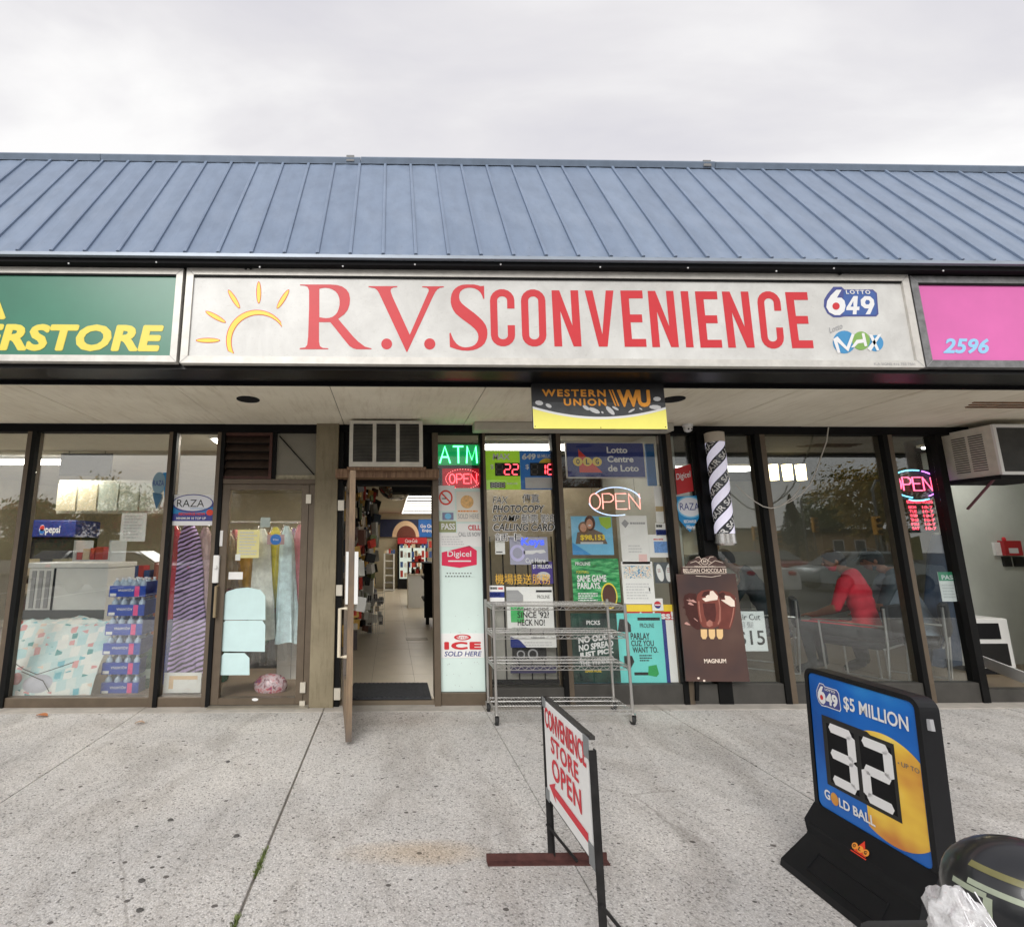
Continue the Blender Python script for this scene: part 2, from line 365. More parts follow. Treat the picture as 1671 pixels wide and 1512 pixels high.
    st4 = t.nodes.new('ShaderNodeMath'); st4.operation = 'ADD'; t.links.new(st3.outputs[0], st4.inputs[0]); t.links.new(wob, st4.inputs[1])
    f2 = ramp(t, st4.outputs[0], [(.45, (.5,.5,.5)), (1.2, (0,0,0))])
    c = mixc(t, f2, c, mixc(t, 1.0, c, (.74,.66,.60), 'MULTIPLY'))
    bp = t.nodes.new('ShaderNodeBump'); bp.inputs['Strength'].default_value = .35; bp.inputs['Distance'].default_value = .004
    t.links.new(v.outputs['Distance'], bp.inputs['Height']); bp.invert = True; t.links.new(bp.outputs[0], b.inputs['Normal'])
    return c
M_agg = rampmat('exposed_aggregate', agg, .9)
M_joint = mat('joint_dirt', (.36,.335,.30), .95, var=.45, vs=14, bump=.5, bs=120)
M_asph = mat('asphalt', (.055,.055,.058), .9, var=.25, vs=3, bump=.4, bs=150)
M_bronze = mat('bronze_aluminium', S(100,88,74), .45, .25, var=.12, vs=9, bump=.05, bs=40)
M_dkbronze = mat('dark_bronze', (.006,.006,.006), .55, 0, var=.2, spec=.15)
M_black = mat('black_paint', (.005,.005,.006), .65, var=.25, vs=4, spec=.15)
M_blackmatt = mat('black_matt', (.010,.010,.011), .8, var=.2, spec=.2)
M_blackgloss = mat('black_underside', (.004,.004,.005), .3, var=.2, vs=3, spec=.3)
def roofc(t, co, b):
    v = noise(t, mapping(t, co, (1.2,1.2,.5)), 2.2, 7, .6, .4)
    c = ramp(t, v, [(.28, S(118,132,154)), (.5, S(126,141,163)), (.72, S(138,151,171))])
    sp = noise(t, co, 60, 3, .7); k = ramp(t, sp, [(.27, (.6,.6,.62)), (.36, (1,1,1))])
    c = mixc(t, .8, c, k, 'MULTIPLY')
    oi = t.nodes.new('ShaderNodeObjectInfo'); c = mixc(t, 1.0, c, ramp(t, oi.outputs['Random'], [(0, (.92,.93,.94)), (1, (1.05,1.05,1.04))]), 'MULTIPLY')
    g_ = t.nodes.new('ShaderNodeNewGeometry'); c = mixc(t, 1.0, c, ramp(t, noise(t, mapping(t, g_.outputs['Position'], (7,7,.8)), 1.2, 5, .6), [(.3, (.88,.88,.88)), (.6, (1.03,1.03,1.03))]), 'MULTIPLY')
    bp = t.nodes.new('ShaderNodeBump'); bp.inputs['Strength'].default_value = .16; bp.inputs['Distance'].default_value = .02; t.links.new(noise(t, mapping(t, g_.outputs['Position'], (2.5,2.5,2.0)), 1.6, 2, .5), bp.inputs['Height']); t.links.new(bp.outputs[0], b.inputs['Normal'])
    return c
M_roof = rampmat('blue_roof_steel', roofc, .38, .1)
M_roofrib = mat('blue_roof_rib', S(104,122,150), .4, .1, var=.08)
M_cap = mat('roof_cap', S(122,136,154), .45, .2, var=.12, vs=8)
M_soffit = rampmat('soffit_board', lambda t, co, b: mixc(t, 1.0, ramp(t, noise(t, co, 1.4, 7, .6), [(.3, S(216,207,186)), (.7, S(238,231,212))]), ramp(t, noise(t, mapping(t, co, (6,.7,1)), 3, 6, .7), [(.25, (.80,.77,.72)), (.5, (1,1,1))]), 'MULTIPLY'), .85)
M_pil = rampmat('pilaster_paint', lambda t, co, b: mixc(t, 1.0, ramp(t, noise(t, co, 3, 7, .6), [(.3, S(120,110,88)), (.7, S(142,132,108))]), ramp(t, noise(t, mapping(t, co, (9,9,1)), 4, 5, .7), [(.28, (.72,.7,.66)), (.48, (1,1,1))]), 'MULTIPLY'), .7)
M_white = mat('white_plastic', (.78,.78,.76), .4, var=.04)
M_paper = mat('paper_white', (.82,.82,.80), .8, var=.03)
M_cream = mat('cream_paint', S(214,205,180), .8, var=.06)
M_glassL = glassmat('window_glass_reflective', (.97,.98,.97), .15)
M_glassC = glassmat('window_glass_clear', (.99,.995,.99), .028)
M_glassR = glassmat('window_glass_tinted', (.92,.95,.95), .082)
M_alu = mat('white_aluminium', S(206,203,196), .45, .2, var=.12, vs=12, bump=.03, bs=30)
M_chrome = mat('chrome_wire', (.62,.61,.59), .28, .9, var=.12)
M_rubber = mat('black_rubber', (.02,.02,.02), .7)
M_wood = rampmat('worn_brown_wood', lambda t, co, b: ramp(t, noise(t, mapping(t, co, (8,8,1)), 6, 7, .7), [(.3, S(96,70,52)), (.55, S(140,110,84)), (.75, S(170,142,112))]), .65)
M_red = mat('sign_red', S(203,46,54), .45, var=.05)
M_k = mat('print_black', (.015,.015,.015), .5, var=0)
M_navy = mat('print_navy', S(36,52,128), .4, var=.05)
M_wht = mat('print_white', (.8,.8,.8), .45, var=0)
M_yel = mat('print_yellow', S(244,214,70), .45, var=.04)
M_blue = mat('print_blue', S(36,110,190), .45, var=.06)
M_lblue = mat('print_light_blue', S(120,190,225), .5, var=.08)
M_teal = mat('print_teal', S(110,205,200), .45, var=.05)
M_green = mat('print_green', S(40,150,80), .45, var=.12)
M_gry = mat('print_grey', (.35,.35,.36), .6, var=.05)
M_lg = mat('print_light_grey', (.62,.62,.62), .6, var=.05)
M_orange = mat('print_orange', S(232,150,60), .45, var=.06)
M_org2 = mat('print_red_orange', S(220,62,40), .45, var=.05)
M_skin = mat('print_skin', S(205,150,120), .6, var=.1)
M_brn = mat('print_brown', S(86,52,40), .5, var=.2)

# ================================================================ ground
BASEZ = 0.0
lot = MB().box(-160, 160, -220, -.9, -.4, -.15).build('parking_lot', M_asph); struct(lot)
earth = MB().box(-160, 160, 5.0, 160, -.6, -.02).build('ground', M_asph); struct(earth)
sw = MB().box(-14, 16, -.7, 5.02, -.3, -.016).build('sidewalk', M_joint); struct(sw)
LOC[sw.name] = Vector(sw.location)
jx = [-7.0, -5.4, -3.9, -2.25, -.605, .86, 2.47, 4.05, 5.65, 7.2, 8.8]
g = .005
for i in range(len(jx)-1):
    for (y0, y1) in ((-.55, 2.02), (2.02, 4.80)):
        gx0 = jx[i]+(.007 if abs(jx[i]+.605) < .01 else g/2); gx1 = jx[i+1]-(.007 if abs(jx[i+1]+.605) < .01 else g/2)
        dz = random.uniform(-.003, .003)
        q = MB().rbox(gx0, gx1, y0+g/2, y1-g/2, -.12, dz, .005).build('slab', M_agg, sw)
    q = MB().rbox(jx[i]+.003, jx[i+1]-.003, 4.806, 4.99, -.12, .004, .004).build('edge_strip', mat('edge_concrete', (.42,.39,.35), .9, var=.2, vs=6, bump=.3, bs=90), sw)
MB().rbox(-14, 16, -.72, -.555, -.3, 0, .02).build('kerb', M_agg, sw)
for i in range(12):
    MB().box(-30+i*2.7, -29.9+i*2.7, -11.5, -6.2, -.15, -.146).build('bay_line', mat('road_paint', (.7,.7,.66), .8, var=.2), lot)

# crack-filling grass tufts and litter
def tuft(px, py, n, r, label, seed):
    c = G(px, py, 0); c.x = -.605; q = MB(); rnd = random.Random(seed)
    for i in range(n):
        a = rnd.uniform(0, 6.28); b = c+Vector((rnd.gauss(0, .008), rnd.uniform(-r, r), -.01)); h = rnd.uniform(.008, .030); le = Vector((math.cos(a), math.sin(a), 0))*rnd.uniform(.004, .018); sd_ = Vector((-math.sin(a), math.cos(a), 0))*.0022
        q.add([b-sd_, b+sd_, b+le*.6+Vector((0,0,h*.7))+sd_*.6, b+le+Vector((0,0,h)), b+le*.6+Vector((0,0,h*.7))-sd_*.6], [(0,1,2,4), (4,2,3)])
    o = q.build('grass_tuft', mat('grass', (.13,.17,.045), .7, var=.5, vs=60)); tag(o, label, 'grass'); return o
tuft(412, 1395, 120, .055, 'dry green grass tuft in the pavement joint, farther one', 1)
tuft(404, 1418, 160, .05, 'green grass tuft in middle of the pavement joint', 2)
tuft(373, 1506, 150, .04, 'bright green grass tuft in joint at the bottom picture edge', 3)
def leaf(name, px, py, l, label, cat, m, seed):
    c = G(px, py, .006); q = MB(); rnd = random.Random(seed); a = rnd.uniform(-.4, .4); u = Vector((math.cos(a), math.sin(a), 0)); v = Vector((-u.y, u.x, 0))
    k = 7; L_ = []; 
    for i in range(k+1):
        s_ = i/k; wd = l*.3*math.sin(math.pi*s_)**.7; z = .012*math.sin(s_*3.1)
        L_ += [c+u*(s_-.5)*l+v*wd+Vector((0,0,z+.006)), c+u*(s_-.5)*l+Vector((0,0,z)), c+u*(s_-.5)*l-v*wd+Vector((0,0,z+.007))]
    q.add(L_, [[3*i, 3*i+1, 3*i+4, 3*i+3] for i in range(k)]+[[3*i+1, 3*i+2, 3*i+5, 3*i+4] for i in range(k)])
    o = q.build(name, m); tag(o, label, cat)
leaf('dry_leaf', 68, 1168, .12, 'curled orange-brown dry leaf on pavement below left window', 'leaf', mat('dry_leaf', S(168,104,60), .8, var=.3, vs=40), 4)
leaf('dry_leaf', 228, 1180, .08, 'faint tan dry leaf on pavement near second mullion', 'leaf', mat('tan_leaf', S(176,150,128), .8, var=.3, vs=40), 5)
def stone(px, py, r, label, seed):
    rnd = random.Random(seed); c = G(px, py, r*.3); q = MB().ell(c, (r*1.3, r, r*.5), 9, 6)
    for p in q.v: p += Vector((rnd.uniform(-1,1), rnd.uniform(-1,1), rnd.uniform(-1,1)))*r*.12
    tag(q.build('pebble', mat('dark_pebble', (.09,.085,.08), .8, var=.3, vs=60), smooth=True), label, 'pebble')
for i, (px, py, lab) in enumerate([(278,1337,'dark pebble on open pavement left of the grassy joint'), (231,1436,'round grey pebble on pavement in the lower left'), (372,1242,'small dark pebble nearest to the grey-brown pilaster'), (228,1484,'dark pebble near bottom left picture edge'), (386,1363,'dark pebble just left of grassy pavement joint'), (1548,1212,'black pebble on pavement right of the blue lotto sign')]):
    stone(px, py, .012 if i != 5 else .008, lab, i)

# ================================================================ the building
SOF = 2.685                                   # soffit height
YS = 3.28                                     # sign face plane
Y_EAVE, Z_EAVE = 3.20, W(640, 416, 3.20).z
Y_TOP = 4.02; Z_TOP = W(640, 266, Y_TOP).z
XL, XR = -6.2, 9.6
bld = thing('shop_building', 'low strip mall with blue steel mansard roof and glazed shopfronts', 'building', (1.0, D, 0))
# roof
deck = MB().prism([(XL, Y_EAVE+.05, Z_EAVE-.02), (XL, Y_TOP+.05, Z_TOP-.02), (XL, Y_TOP+4, Z_TOP-.1), (XL, Y_TOP+4, Z_EAVE-.02)], (XR-XL, 0, 0)).build('roof', M_blackmatt, bld)
sl = Vector((0, Y_TOP-Y_EAVE, Z_TOP-Z_EAVE)); nrm = Vector((0, -sl.z, sl.y)).normalized()
SP = .2295
x0 = W(302, 409, Y_EAVE).x
k0 = int((XL-x0)/SP); first = None
E0 = Vector((0, Y_EAVE, Z_EAVE))
k = k0; 
pan = None
while x0+k*SP < XR-.3:
    xa = x0+k*SP
    if pan is None:
        q = MB(); rw = .011; rh = .013
        prof = [(0,0),(0,rh),(rw,rh+.003),(2*rw,rh),(2*rw,0),(SP*.36,.0012),(SP*.5,.003),(SP*.7,.001),(SP-.001,0)]
        prof = [(a-rw, b) for a, b in prof]
        P0 = [E0+Vector((xa+a, 0, 0))+nrm*b for a, b in prof]; P1 = [p+sl for p in P0]; mm = [(a+b)/2 for a, b in zip(P0, P1)]
        n = len(prof); q.add(P0+P1, [[i, i+1, n+i+1, n+i] for i in range(n-1)]); q.add(P0[:5], [(0,1,2,3,4)])
        q.add([E0+Vector((xa-rw,0,0))-nrm*.004, E0+Vector((xa+SP-rw,0,0))-nrm*.004, E0+Vector((xa+SP-rw,0,0))+nrm*.0, E0+Vector((xa-rw,0,0))], [(0,1,2,3)])
        pan = q.build('roof_panel', M_roof, deck); pan_x = xa
        me0 = pan.data
    else:
        o = bpy.data.objects.new('roof_panel', me0); COL.objects.link(o); o.parent = deck; o.location = (xa-pan_x, 0, 0); LOC[o.name] = LOC[bld.name]
    k += 1
capb = MB()
segs = [XL, -2.6, -.28, 2.95, 6.2, XR]
for a, b in zip(segs[:-1], segs[1:]):
    q = MB(); t0 = E0+sl
    dz = .0 if a != -.28 else .004
    q.prism([t0+Vector((a, -.035, -.045+dz)), t0+Vector((a, -.055, .002+dz)), t0+Vector((a, -.04, .022+dz)), t0+Vector((a, .3, .03+dz)), t0+Vector((a, .3, .0+dz)), t0+Vector((a, -.03, 0+dz))], (b-a-.004, 0, 0))
    q.build('ridge_cap', M_cap, deck)
for px, py in ((572, 262), (1151, 270)):
    c = W(px, py, Y_TOP-.02); MB().box(c.x-.035, c.x+.035, c.y-.03, c.y+.03, c.z-.03, c.z+.03).build('cap_clip', mat('clip_grey', (.2,.2,.2), .6), deck)
MB().box(XL, XR, Y_EAVE-.012, Y_EAVE+.02, Z_EAVE-.03, Z_EAVE-.006).build('drip_edge', mat('drip_edge', S(150,160,172), .4, .2, var=.1), deck)
zt = W(640, 440, YS).z
MB().box(XL, XR, Y_EAVE+.021, YS+.3, zt+.0, Z_EAVE-.008).build('eave_fascia', M_black, bld)
for i in range(26):
    x = XL+.3+i*.61+random.uniform(-.1, .1)
    MB().lathe([(.006,0),(.006,.004)], (x, Y_EAVE+.017, Z_EAVE-.05-random.random()*.04), 6, axis='Y').build('screw', M_lg, bld)
# soffit
Y_SF = 3.63
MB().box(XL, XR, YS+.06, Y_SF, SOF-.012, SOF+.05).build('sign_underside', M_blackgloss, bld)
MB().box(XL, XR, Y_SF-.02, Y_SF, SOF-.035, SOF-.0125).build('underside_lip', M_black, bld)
sof = MB().box(XL, XR, Y_SF+.001, D+.06, SOF+.008, SOF+.06).build('soffit', M_blackmatt, bld)
sj = [XL, W(0,618,3.63).x-1.15, G(90,655,SOF).x, G(325,661,SOF).x, G(548,657,SOF).x, G(778,657,SOF).x, 2.1, 3.25, G(1427,660,SOF).x, 5.65, 6.9, XR]
for a, b in zip(sj[:-1], sj[1:]):
    MB().box(a+.003, b-.003, Y_SF+.002, D+.05, SOF-random.uniform(0,.002), SOF+.0075).build('soffit_panel', M_soffit, sof)
for px, py, rr in ((405, 651, .085), (1098, 651, .085)):
    c = G(px, py, SOF)
    MB().lathe([(rr, -.004), (rr*1.12, -.006), (rr*1.12, -.002), (rr, 0)], (c.x, c.y, SOF), 24).build('recess_disc', M_blackmatt, sof)  # dark disc paints the shaded hollow of the recessed light
# rust stain sheets do not exist: the stain is a peeled board edge at the far right
c = G(1640, 658, SOF); q = MB(); 
for i in range(3): q.box(c.x-.33+i*.05, c.x+.35, c.y-.05+i*.07, c.y-.03+i*.07, SOF-.012, SOF-.003)
q.build('peeling_strip', mat('rust_wood', S(120,84,56), .8, var=.4, vs=12), sof)

# shell behind the glass
FL = .05
CEIL = 2.9
def room(x0, x1, y1, mw, mc):
    MB().box(x0, x1, y1, y1+.1, 0, CEIL).build('back_wall', mw, bld)
    MB().box(x0, x1, D+.065, y1, CEIL-.22, CEIL-.12).build('ceiling', mc, bld)
M_wallA = mat('shop_wall', S(190,182,160), .85, var=.08); M_ceilA = mat('ceiling_tile', S(180,174,158), .9, var=.08)
M_wallS = mat('store_wall', S(196,186,160), .85, var=.08); M_salon = mat('salon_wall', S(196,196,186), .85, var=.06)
xA, xB, xC, xD = -7.0, -.72, 2.9, 9.4
room(xA, xB, 11.5, M_wallA, M_ceilA); room(xB, xC, 18.4, M_wallS, M_ceilA); room(xC, xD, 9.2, M_salon, M_blackmatt)
for x, y1, m in ((xA, 11.5, M_wallA), (xB, 18.4, M_wallS), (xC, 18.4, M_salon), (xD, 9.2, M_salon)):
    MB().box(x-.05, x+.05, D+.066, y1, -.02, CEIL-.1).build('partition_wall', m, bld)
MB().box(xA, xD, D+.05, D+4, CEIL-.119, CEIL+.25).build('roof_slab', M_blackmatt, bld)
fA = struct(MB().box(xA, xB, D-.005, 11.5, -.01, FL).build('shop_floor', mat('dark_floor', S(128,112,94), .6, var=.1)))
fS = MB().box(xB, xC, D-.005, 18.4, -.012, FL-.006).build('store_floor', mat('tile_grout', S(120,108,92), .9)); struct(fS)
fC = struct(MB().box(xC, xD, D-.005, 9.2, -.011, FL).build('salon_floor', mat('salon_tile', S(120,106,86), .35, var=.12)))
M_tile = mat('cream_floor_tile', S(196,184,164), .32, var=.08, vs=3)
ts = .46; tile = None
for i in range(5):
    for j in range(28):
        xx = xB+.06+i*ts; yy = D+.03+j*ts
        if tile is None:
            tile = MB().box(xx+.0015, xx+ts-.0015, yy+.0015, yy+ts-.0015, FL-.006, FL).build('floor_tile', M_tile, fS); t0_ = (xx, yy)
        else:
            o = bpy.data.objects.new('floor_tile', tile.data); COL.objects.link(o); o.parent = fS; o.location = (xx-t0_[0], yy-t0_[1], random.uniform(-.0008, .0004))
# vent plate and strips in the floor
c = G(680, 1042, FL); MB().box(c.x-.17, c.x+.17, c.y-.1, c.y+.1, FL, FL+.004).build('floor_vent', mat('brass_plate', S(120,108,88), .4, .5, var=.2), fS)

# frame members:  (px left, px right) measured at y=900
HB = 2.60                                     # underside of the dark header
def member(name, a, b, z0, z1, m=M_bronze, y0=D-.05, y1=D+.06, par=bld, label=None):
    return MB().rbox(a, b, y0, y1, z0, z1, .004).build(name, m, par)
XF0, XF1 = XL+.1, 6.0
MB().box(XF0, XF1, D-.045, D+.064, HB, SOF+.05).build('header', M_black, bld)
def mull(pa, pb, z0=.0, z1=HB, m=M_bronze, split=True):
    a, b = X_(pa, D-.05), X_(pb, D-.05)
    o = member('mullion', a, b, z0, z1, m)
    if split:
        gw = .46*(b-a)
        if a < 0: MB().box(b-gw, b+.004, D-.056, D+.0, z0, z1-.002).build('glazing_gasket', M_dkbronze, bld)
        else: MB().box(a-.004, a+gw, D-.056, D+.0, z0, z1-.002).build('glazing_gasket', M_dkbronze, bld)
    return a, b
m0 = mull(-262, -248); m1 = mull(20, 36); m2 = mull(261, 274); m3 = mull(343, 356); 
pilx0, pilx1 = X_(511, D-.08), X_(549, D-.08)
MB().rbox(pilx0, pilx1, D-.09, D+.2, .0, SOF, .008).build('pilaster', M_pil, bld)
m5 = mull(788, 797); m6 = mull(910, 925); m7 = mull(1096, 1112); 
m8 = (X_(1150, D-.05), X_(1172, D-.05)); member('mullion', m8[0], m8[1], 0, HB, M_dkbronze)
m9 = mull(1254, 1272); m10 = mull(1472, 1488); m11 = mull(1560, 1572, m=M_dkbronze)
jL = (X_(549, D-.06)+.001, X_(558, D-.06)); jR = (X_(707, D-.06), X_(717, D-.06))
member('door_jamb', jL[0], jL[1], 0, HB, M_dkbronze, D-.06, D+.12)
member('door_jamb', jR[0], jR[1], 0, HB, M_bronze, D-.06, D+.12)
zdh = Z_(787, D)
# sills
def sill(a, b, zt, m): MB().rbox(a+.001, b-.001, D-.04, D+.05, .0, zt, .006).build('sill', m, bld)
zs1 = Z_(1133, D); zs2 = Z_(1121, D); zs3 = Z_(1116, D)
sill(m0[1], m1[0], zs1, M_bronze); sill(m1[1], m2[0], zs1, M_bronze); sill(m2[1], m3[0], zs1, M_bronze)
sill(jR[1], m5[0], Z_(1128, D), M_bronze); 
M_sillg = mat('grey_sill', S(66,64,60), .6, .1, var=.2, vs=6)
for a, b in ((m5[1], m6[0]), (m6[1], m7[0]), (m7[1], m8[0]), (m8[1], m9[0]), (m9[1], m10[0]), (m10[1], m11[0])): sill(a, b, zs2 if a < m6[1] else zs3, M_sillg)
def pane(a, b, z0, z1, m): return MB().box(a+.001, b-.001, D, D+.006, z0, z1).build('window_pane', m, bld)
pane(m0[1], m1[0], zs1, HB, M_glassL); pane(m1[1], m2[0], zs1, HB, M_glassL); pane(m2[1], m3[0], zs1, HB, M_glassL)
pane(m5[1], m6[0], zs2, HB, M_glassC); pane(m6[1], m7[0], zs2, HB, M_glassC); pane(m7[1], m8[0], zs3, HB, M_glassR)
pane(m8[1], m9[0], zs3, HB, M_glassR); pane(m9[1], m10[0], zs3, HB, M_glassR); pane(m10[1], m11[0], zs3, HB, M_glassR)
# wall right of the salon front and far left, outside or at the edge of frame
MB().box(X_(1700, D)+.4, XR, D-.03, D+.1, 0, SOF).build('end_wall', M_salon, bld)
MB().box(XL+.1, m0[0]-.001, D-.03, D+.06, 0, HB).build('end_wall', M_pil, bld)
# mint painted panel between entrance and window
M_mint = mat('mint_panel', S(214,232,226), .5, var=.04, vs=3)
MB().box(jR[1]+.001, m5[0]-.001, D-.005, D+.02, Z_(1129, D), Z_(796, D)).build('mint_panel', M_mint, bld)
pane(jR[1], m5[0], Z_(795, D), HB, M_glassC)
MB().box(jR[1]+.002, m5[0]-.002, D-.02, D+.03, Z_(1131, D)-.01, Z_(1128, D)).build('panel_trim', mat('grey_trim', S(150,140,120), .6), bld)
# transom above the left door: louvre and blank panel
zTr = Z_(783, D)
member('transom_bar', m3[1], pilx0, zTr-.05, zTr, M_bronze, D-.045, D+.055)
lx0, lx1 = X_(362, D, 740), X_(444, D, 740); bx0, bx1 = X_(452, D, 740), pilx0-.004
lv = MB().box(m3[1]+.001, lx1+.03, D+.03, D+.05, zTr+.001, HB-.001).build('louvre_vent', mat('vent_dark', (.02,.013,.01), .8), bld)
M_lou = mat('louvre_wood', S(62,48,40), .6, var=.3, vs=20); M_louf = mat('louvre_frame', S(70,38,30), .6, var=.35, vs=14)
for i in range(5):
    za = zTr+.03+(HB-zTr-.05)*i/5; zb = zTr+.03+(HB-zTr-.05)*(i+1)/5
    MB().prism([(lx0+.02, D-.035, za), (lx0+.02, D-.028, za), (lx0+.02, D+.025, zb-.008), (lx0+.02, D+.018, zb-.008)], (lx1-lx0-.04, 0, 0)).build('louvre_slat', M_lou, lv)
for a, b in ((lx0-.005, lx0+.02), (lx1-.02, lx1+.008)): MB().box(a, b, D-.04, D+.029, zTr+.002, HB-.002).build('louvre_stile', M_louf, lv)
for a, b in ((zTr+.002, zTr+.03), (HB-.03, HB-.002)): MB().box(lx0+.0201, lx1-.0201, D-.038, D+.029, a, b).build('louvre_rail', M_louf, lv)
MB().box(lx1+.009, bx0-.001, D-.03, D+.05, zTr+.001, HB-.001).build('transom_mullion', M_dkbronze, bld)
MB().box(bx0, bx1, D-.0, D+.02, zTr+.02, HB-.001).build('transom_panel', mat('grey_beige_panel', S(128,124,112), .6, var=.08), bld)
MB().tube([(bx0+.02, D-.01, HB-.03), (bx1-.02, D-.012, zTr+.05)], .006, 6).build('transom_cable', M_blackmatt, bld)
MB().box(bx0, bx1, D-.01, D+.01, zTr+.001, zTr+.045).build('plaster_strip', mat('chipped_plaster', S(170,162,140), .9, var=.3, vs=30), bld)

# left shop's closed glass door
dL0, dL1 = m3[1]+.004, pilx0-.005
zd1 = zTr-.055
dr = MB().rbox(dL0, dL0+.075, D-.04, D+.03, .02, zd1, .004).rbox(dL1-.13, dL1-.06, D-.04, D+.03, .02, zd1, .004).build('glass_door', M_bronze, bld)
gx0, gx1 = dL0+.076, dL1-.131
MB().box(gx0, gx1, D-.04, D+.03, .021, Z_(1135, D)).build('bottom_rail', M_bronze, dr)
MB().box(gx0, gx1, D-.04, D+.03, Z_(800, D), zd1-.001).build('top_rail', M_bronze, dr)
MB().box(gx0-.002, gx1+.002, D-.005, D+.001, Z_(1135, D)+.001, Z_(800, D)-.001).build('door_pane', M_glassC, dr)
MB().box(dL1-.058, dL1, D-.03, D+.04, .0, zd1).build('door_post', M_bronze, dr)
M_hinge = mat('hinge_steel', S(206,200,186), .4, .4, var=.15)
for py in (815, 1118, 1148):
    z = Z_(py, D); MB().box(dL1-.085, dL1-.035, D-.055, D-.0305, z-.045, z+.045).build('hinge', M_hinge, dr)
c = W(353, 928, D-.05); MB().rbox(c.x-.028, c.x+.03, D-.075, D-.041, c.z-.13, c.z+.13, .008).tube([(c.x, D-.076, c.z+.02), (c.x, D-.092, c.z+.02)], .018, 10).build('lock_box', M_white, dr)
c = W(351, 981, D-.06); MB().tube([(c.x+.01, D-.041, c.z+.14), (c.x+.01, D-.09, c.z+.14), (c.x+.01, D-.09, c.z-.14), (c.x+.01, D-.041, c.z-.14)], .013, 8).build('pull_handle', mat('handle_tan', S(150,132,104), .5, .2), dr)
c = W(361, 878, D-.045); MB().box(c.x-.014, c.x+.014, D-.046, D-.0405, c.z-.075, c.z+.075).build('door_sticker', M_paper, dr)
c = W(416, 1141, D-.045); fell('oval_badge', M_wht, dr, Fr((c.x, D-.0405, c.z), (1,0,0), (0,0,1)), 0, 0, .03, .013)
MB().box(m3[1], pilx0, D-.12, D+.02, -.01, .016).build('threshold', mat('aluminium_sill', S(150,144,132), .5, .4, var=.2), bld)

# entrance: head, open leaf, mat
zA = Z_(778, D-.1); 
hd0, hd1 = W(549, 773, D-.1).x, W(715, 773, D-.1).x
MB().rbox(hd0, hd1, D-.2, D+.06, Z_(779, D-.2), Z_(765, D-.2), .006).build('door_head', M_wood, bld)
MB().box(jL[1], jR[0], D-.03, D+.1, Z_(792, D), Z_(776, D)).build('door_head_rail', M_dkbronze, bld)
MB().box(jL[1]-.02, jR[0]+.02, D-.02, D+.06, Z_(766, D)+.01, HB).build('transom_blank', M_blackmatt, bld)
# the leaf swings out square to the front
lf = MB(); 
hx = jL[1]+.0; ang = R(-83)
def leafpt(s_, z, o=0): return Vector((hx+.022+math.cos(ang)*s_-math.sin(ang)*o*-1, D-.06+math.sin(ang)*s_-0, z)) 
LW = .93; ux = Vector((math.cos(ang), math.sin(ang), 0)); un = Vector((-ux.y, ux.x, 0))
O = Vector((hx+.03, D-.065, 0))
def lbox(q, s0, s1, z0, z1, t0, t1, mi=0):
    i0 = len(q.v); q.box(s0, s1, t0, t1, z0, z1, mi)
    for i in range(i0, len(q.v)): p = q.v[i]; q.v[i] = O+ux*p.x+un*p.y+Vector((0,0,p.z))
    return q
zt_ = Z_(790, D)-.01
M_dwood = rampmat('weathered_door', lambda t, co, b: mixc(t, ramp(t, noise(t, mapping(t, co, (1,1,.5)), 2.0, 6), [(.4,(0,0,0)),(.6,(1,1,1))]), ramp(t, noise(t, mapping(t, co, (12,12,1)), 5, 6, .7), [(.3, S(112,92,72)), (.7, S(150,128,102))]), S(92,84,78)), .7)
door = lbox(lbox(MB(), 0, .08, .03, zt_, 0, .045), LW-.1, LW, .03, zt_, 0, .045).build('entrance_door', M_dwood, bld)
lbox(MB(), .0801, LW-.1001, .03, .3, .002, .043).build('bottom_rail', M_dwood, door)
lbox(MB(), .0801, LW-.1001, zt_-.1, zt_, .002, .043).build('top_rail', M_dwood, door)
lbox(MB(), .0801, LW-.1001, .3, zt_-.1, .018, .026).build('door_pane', M_glassC, door)
lbox(MB(), LW-.12, LW+.012, 1.02, 1.42, .046, .075).build('lock_plate', M_white, door)
lbox(MB(), LW-.12, LW+.008, 1.02, 1.42, -.02, -.001).build('lock_plate', M_white, door)
h = MB().tube([O+ux*(LW-.06)-un*.001+Vector((0,0,.98)), O+ux*(LW-.06)-un*.06+Vector((0,0,.98)), O+ux*(LW-.06)-un*.06+Vector((0,0,.62)), O+ux*(LW-.06)-un*.001+Vector((0,0,.62))], .014, 8).build('pull_handle', mat('handle_cream', S(210,200,178), .4), door)
for i, z in enumerate((1.86, 1.05, .12)):
    MB().box(jL[0]+.006, jL[1]+.012, D-.085, D-.0605, z-.05, z+.05).build('hinge', M_hinge, door)
for i, (z0, z1, s0, s1) in enumerate(((.82, .93, .2, .42), (.55, .78, .3, .6), (1.1, 1.35, .25, .5), (1.45, 1.62, .2, .5))):
    lbox(MB(), s0, s1, z0, z1, .0265, .028).build('notice', M_paper, door)
mt = MB(); a, b = W(570, 1130, D).x, W(704, 1130, D).x
mt.rbox(a, b, D-.02, D+.52, FL+.001, FL+.018, .006)
for i in range(16): mt.box(a+.02+i*(b-a-.04)/16, a+.02+i*(b-a-.04)/16+.02, D+.0, D+.5, FL+.0181, FL+.023)
tag(mt.build('door_mat', mat('ribbed_mat', (.035,.037,.042), .9, var=.3, vs=30)), 'dark ribbed rubber mat on the floor of open entrance', 'mat')

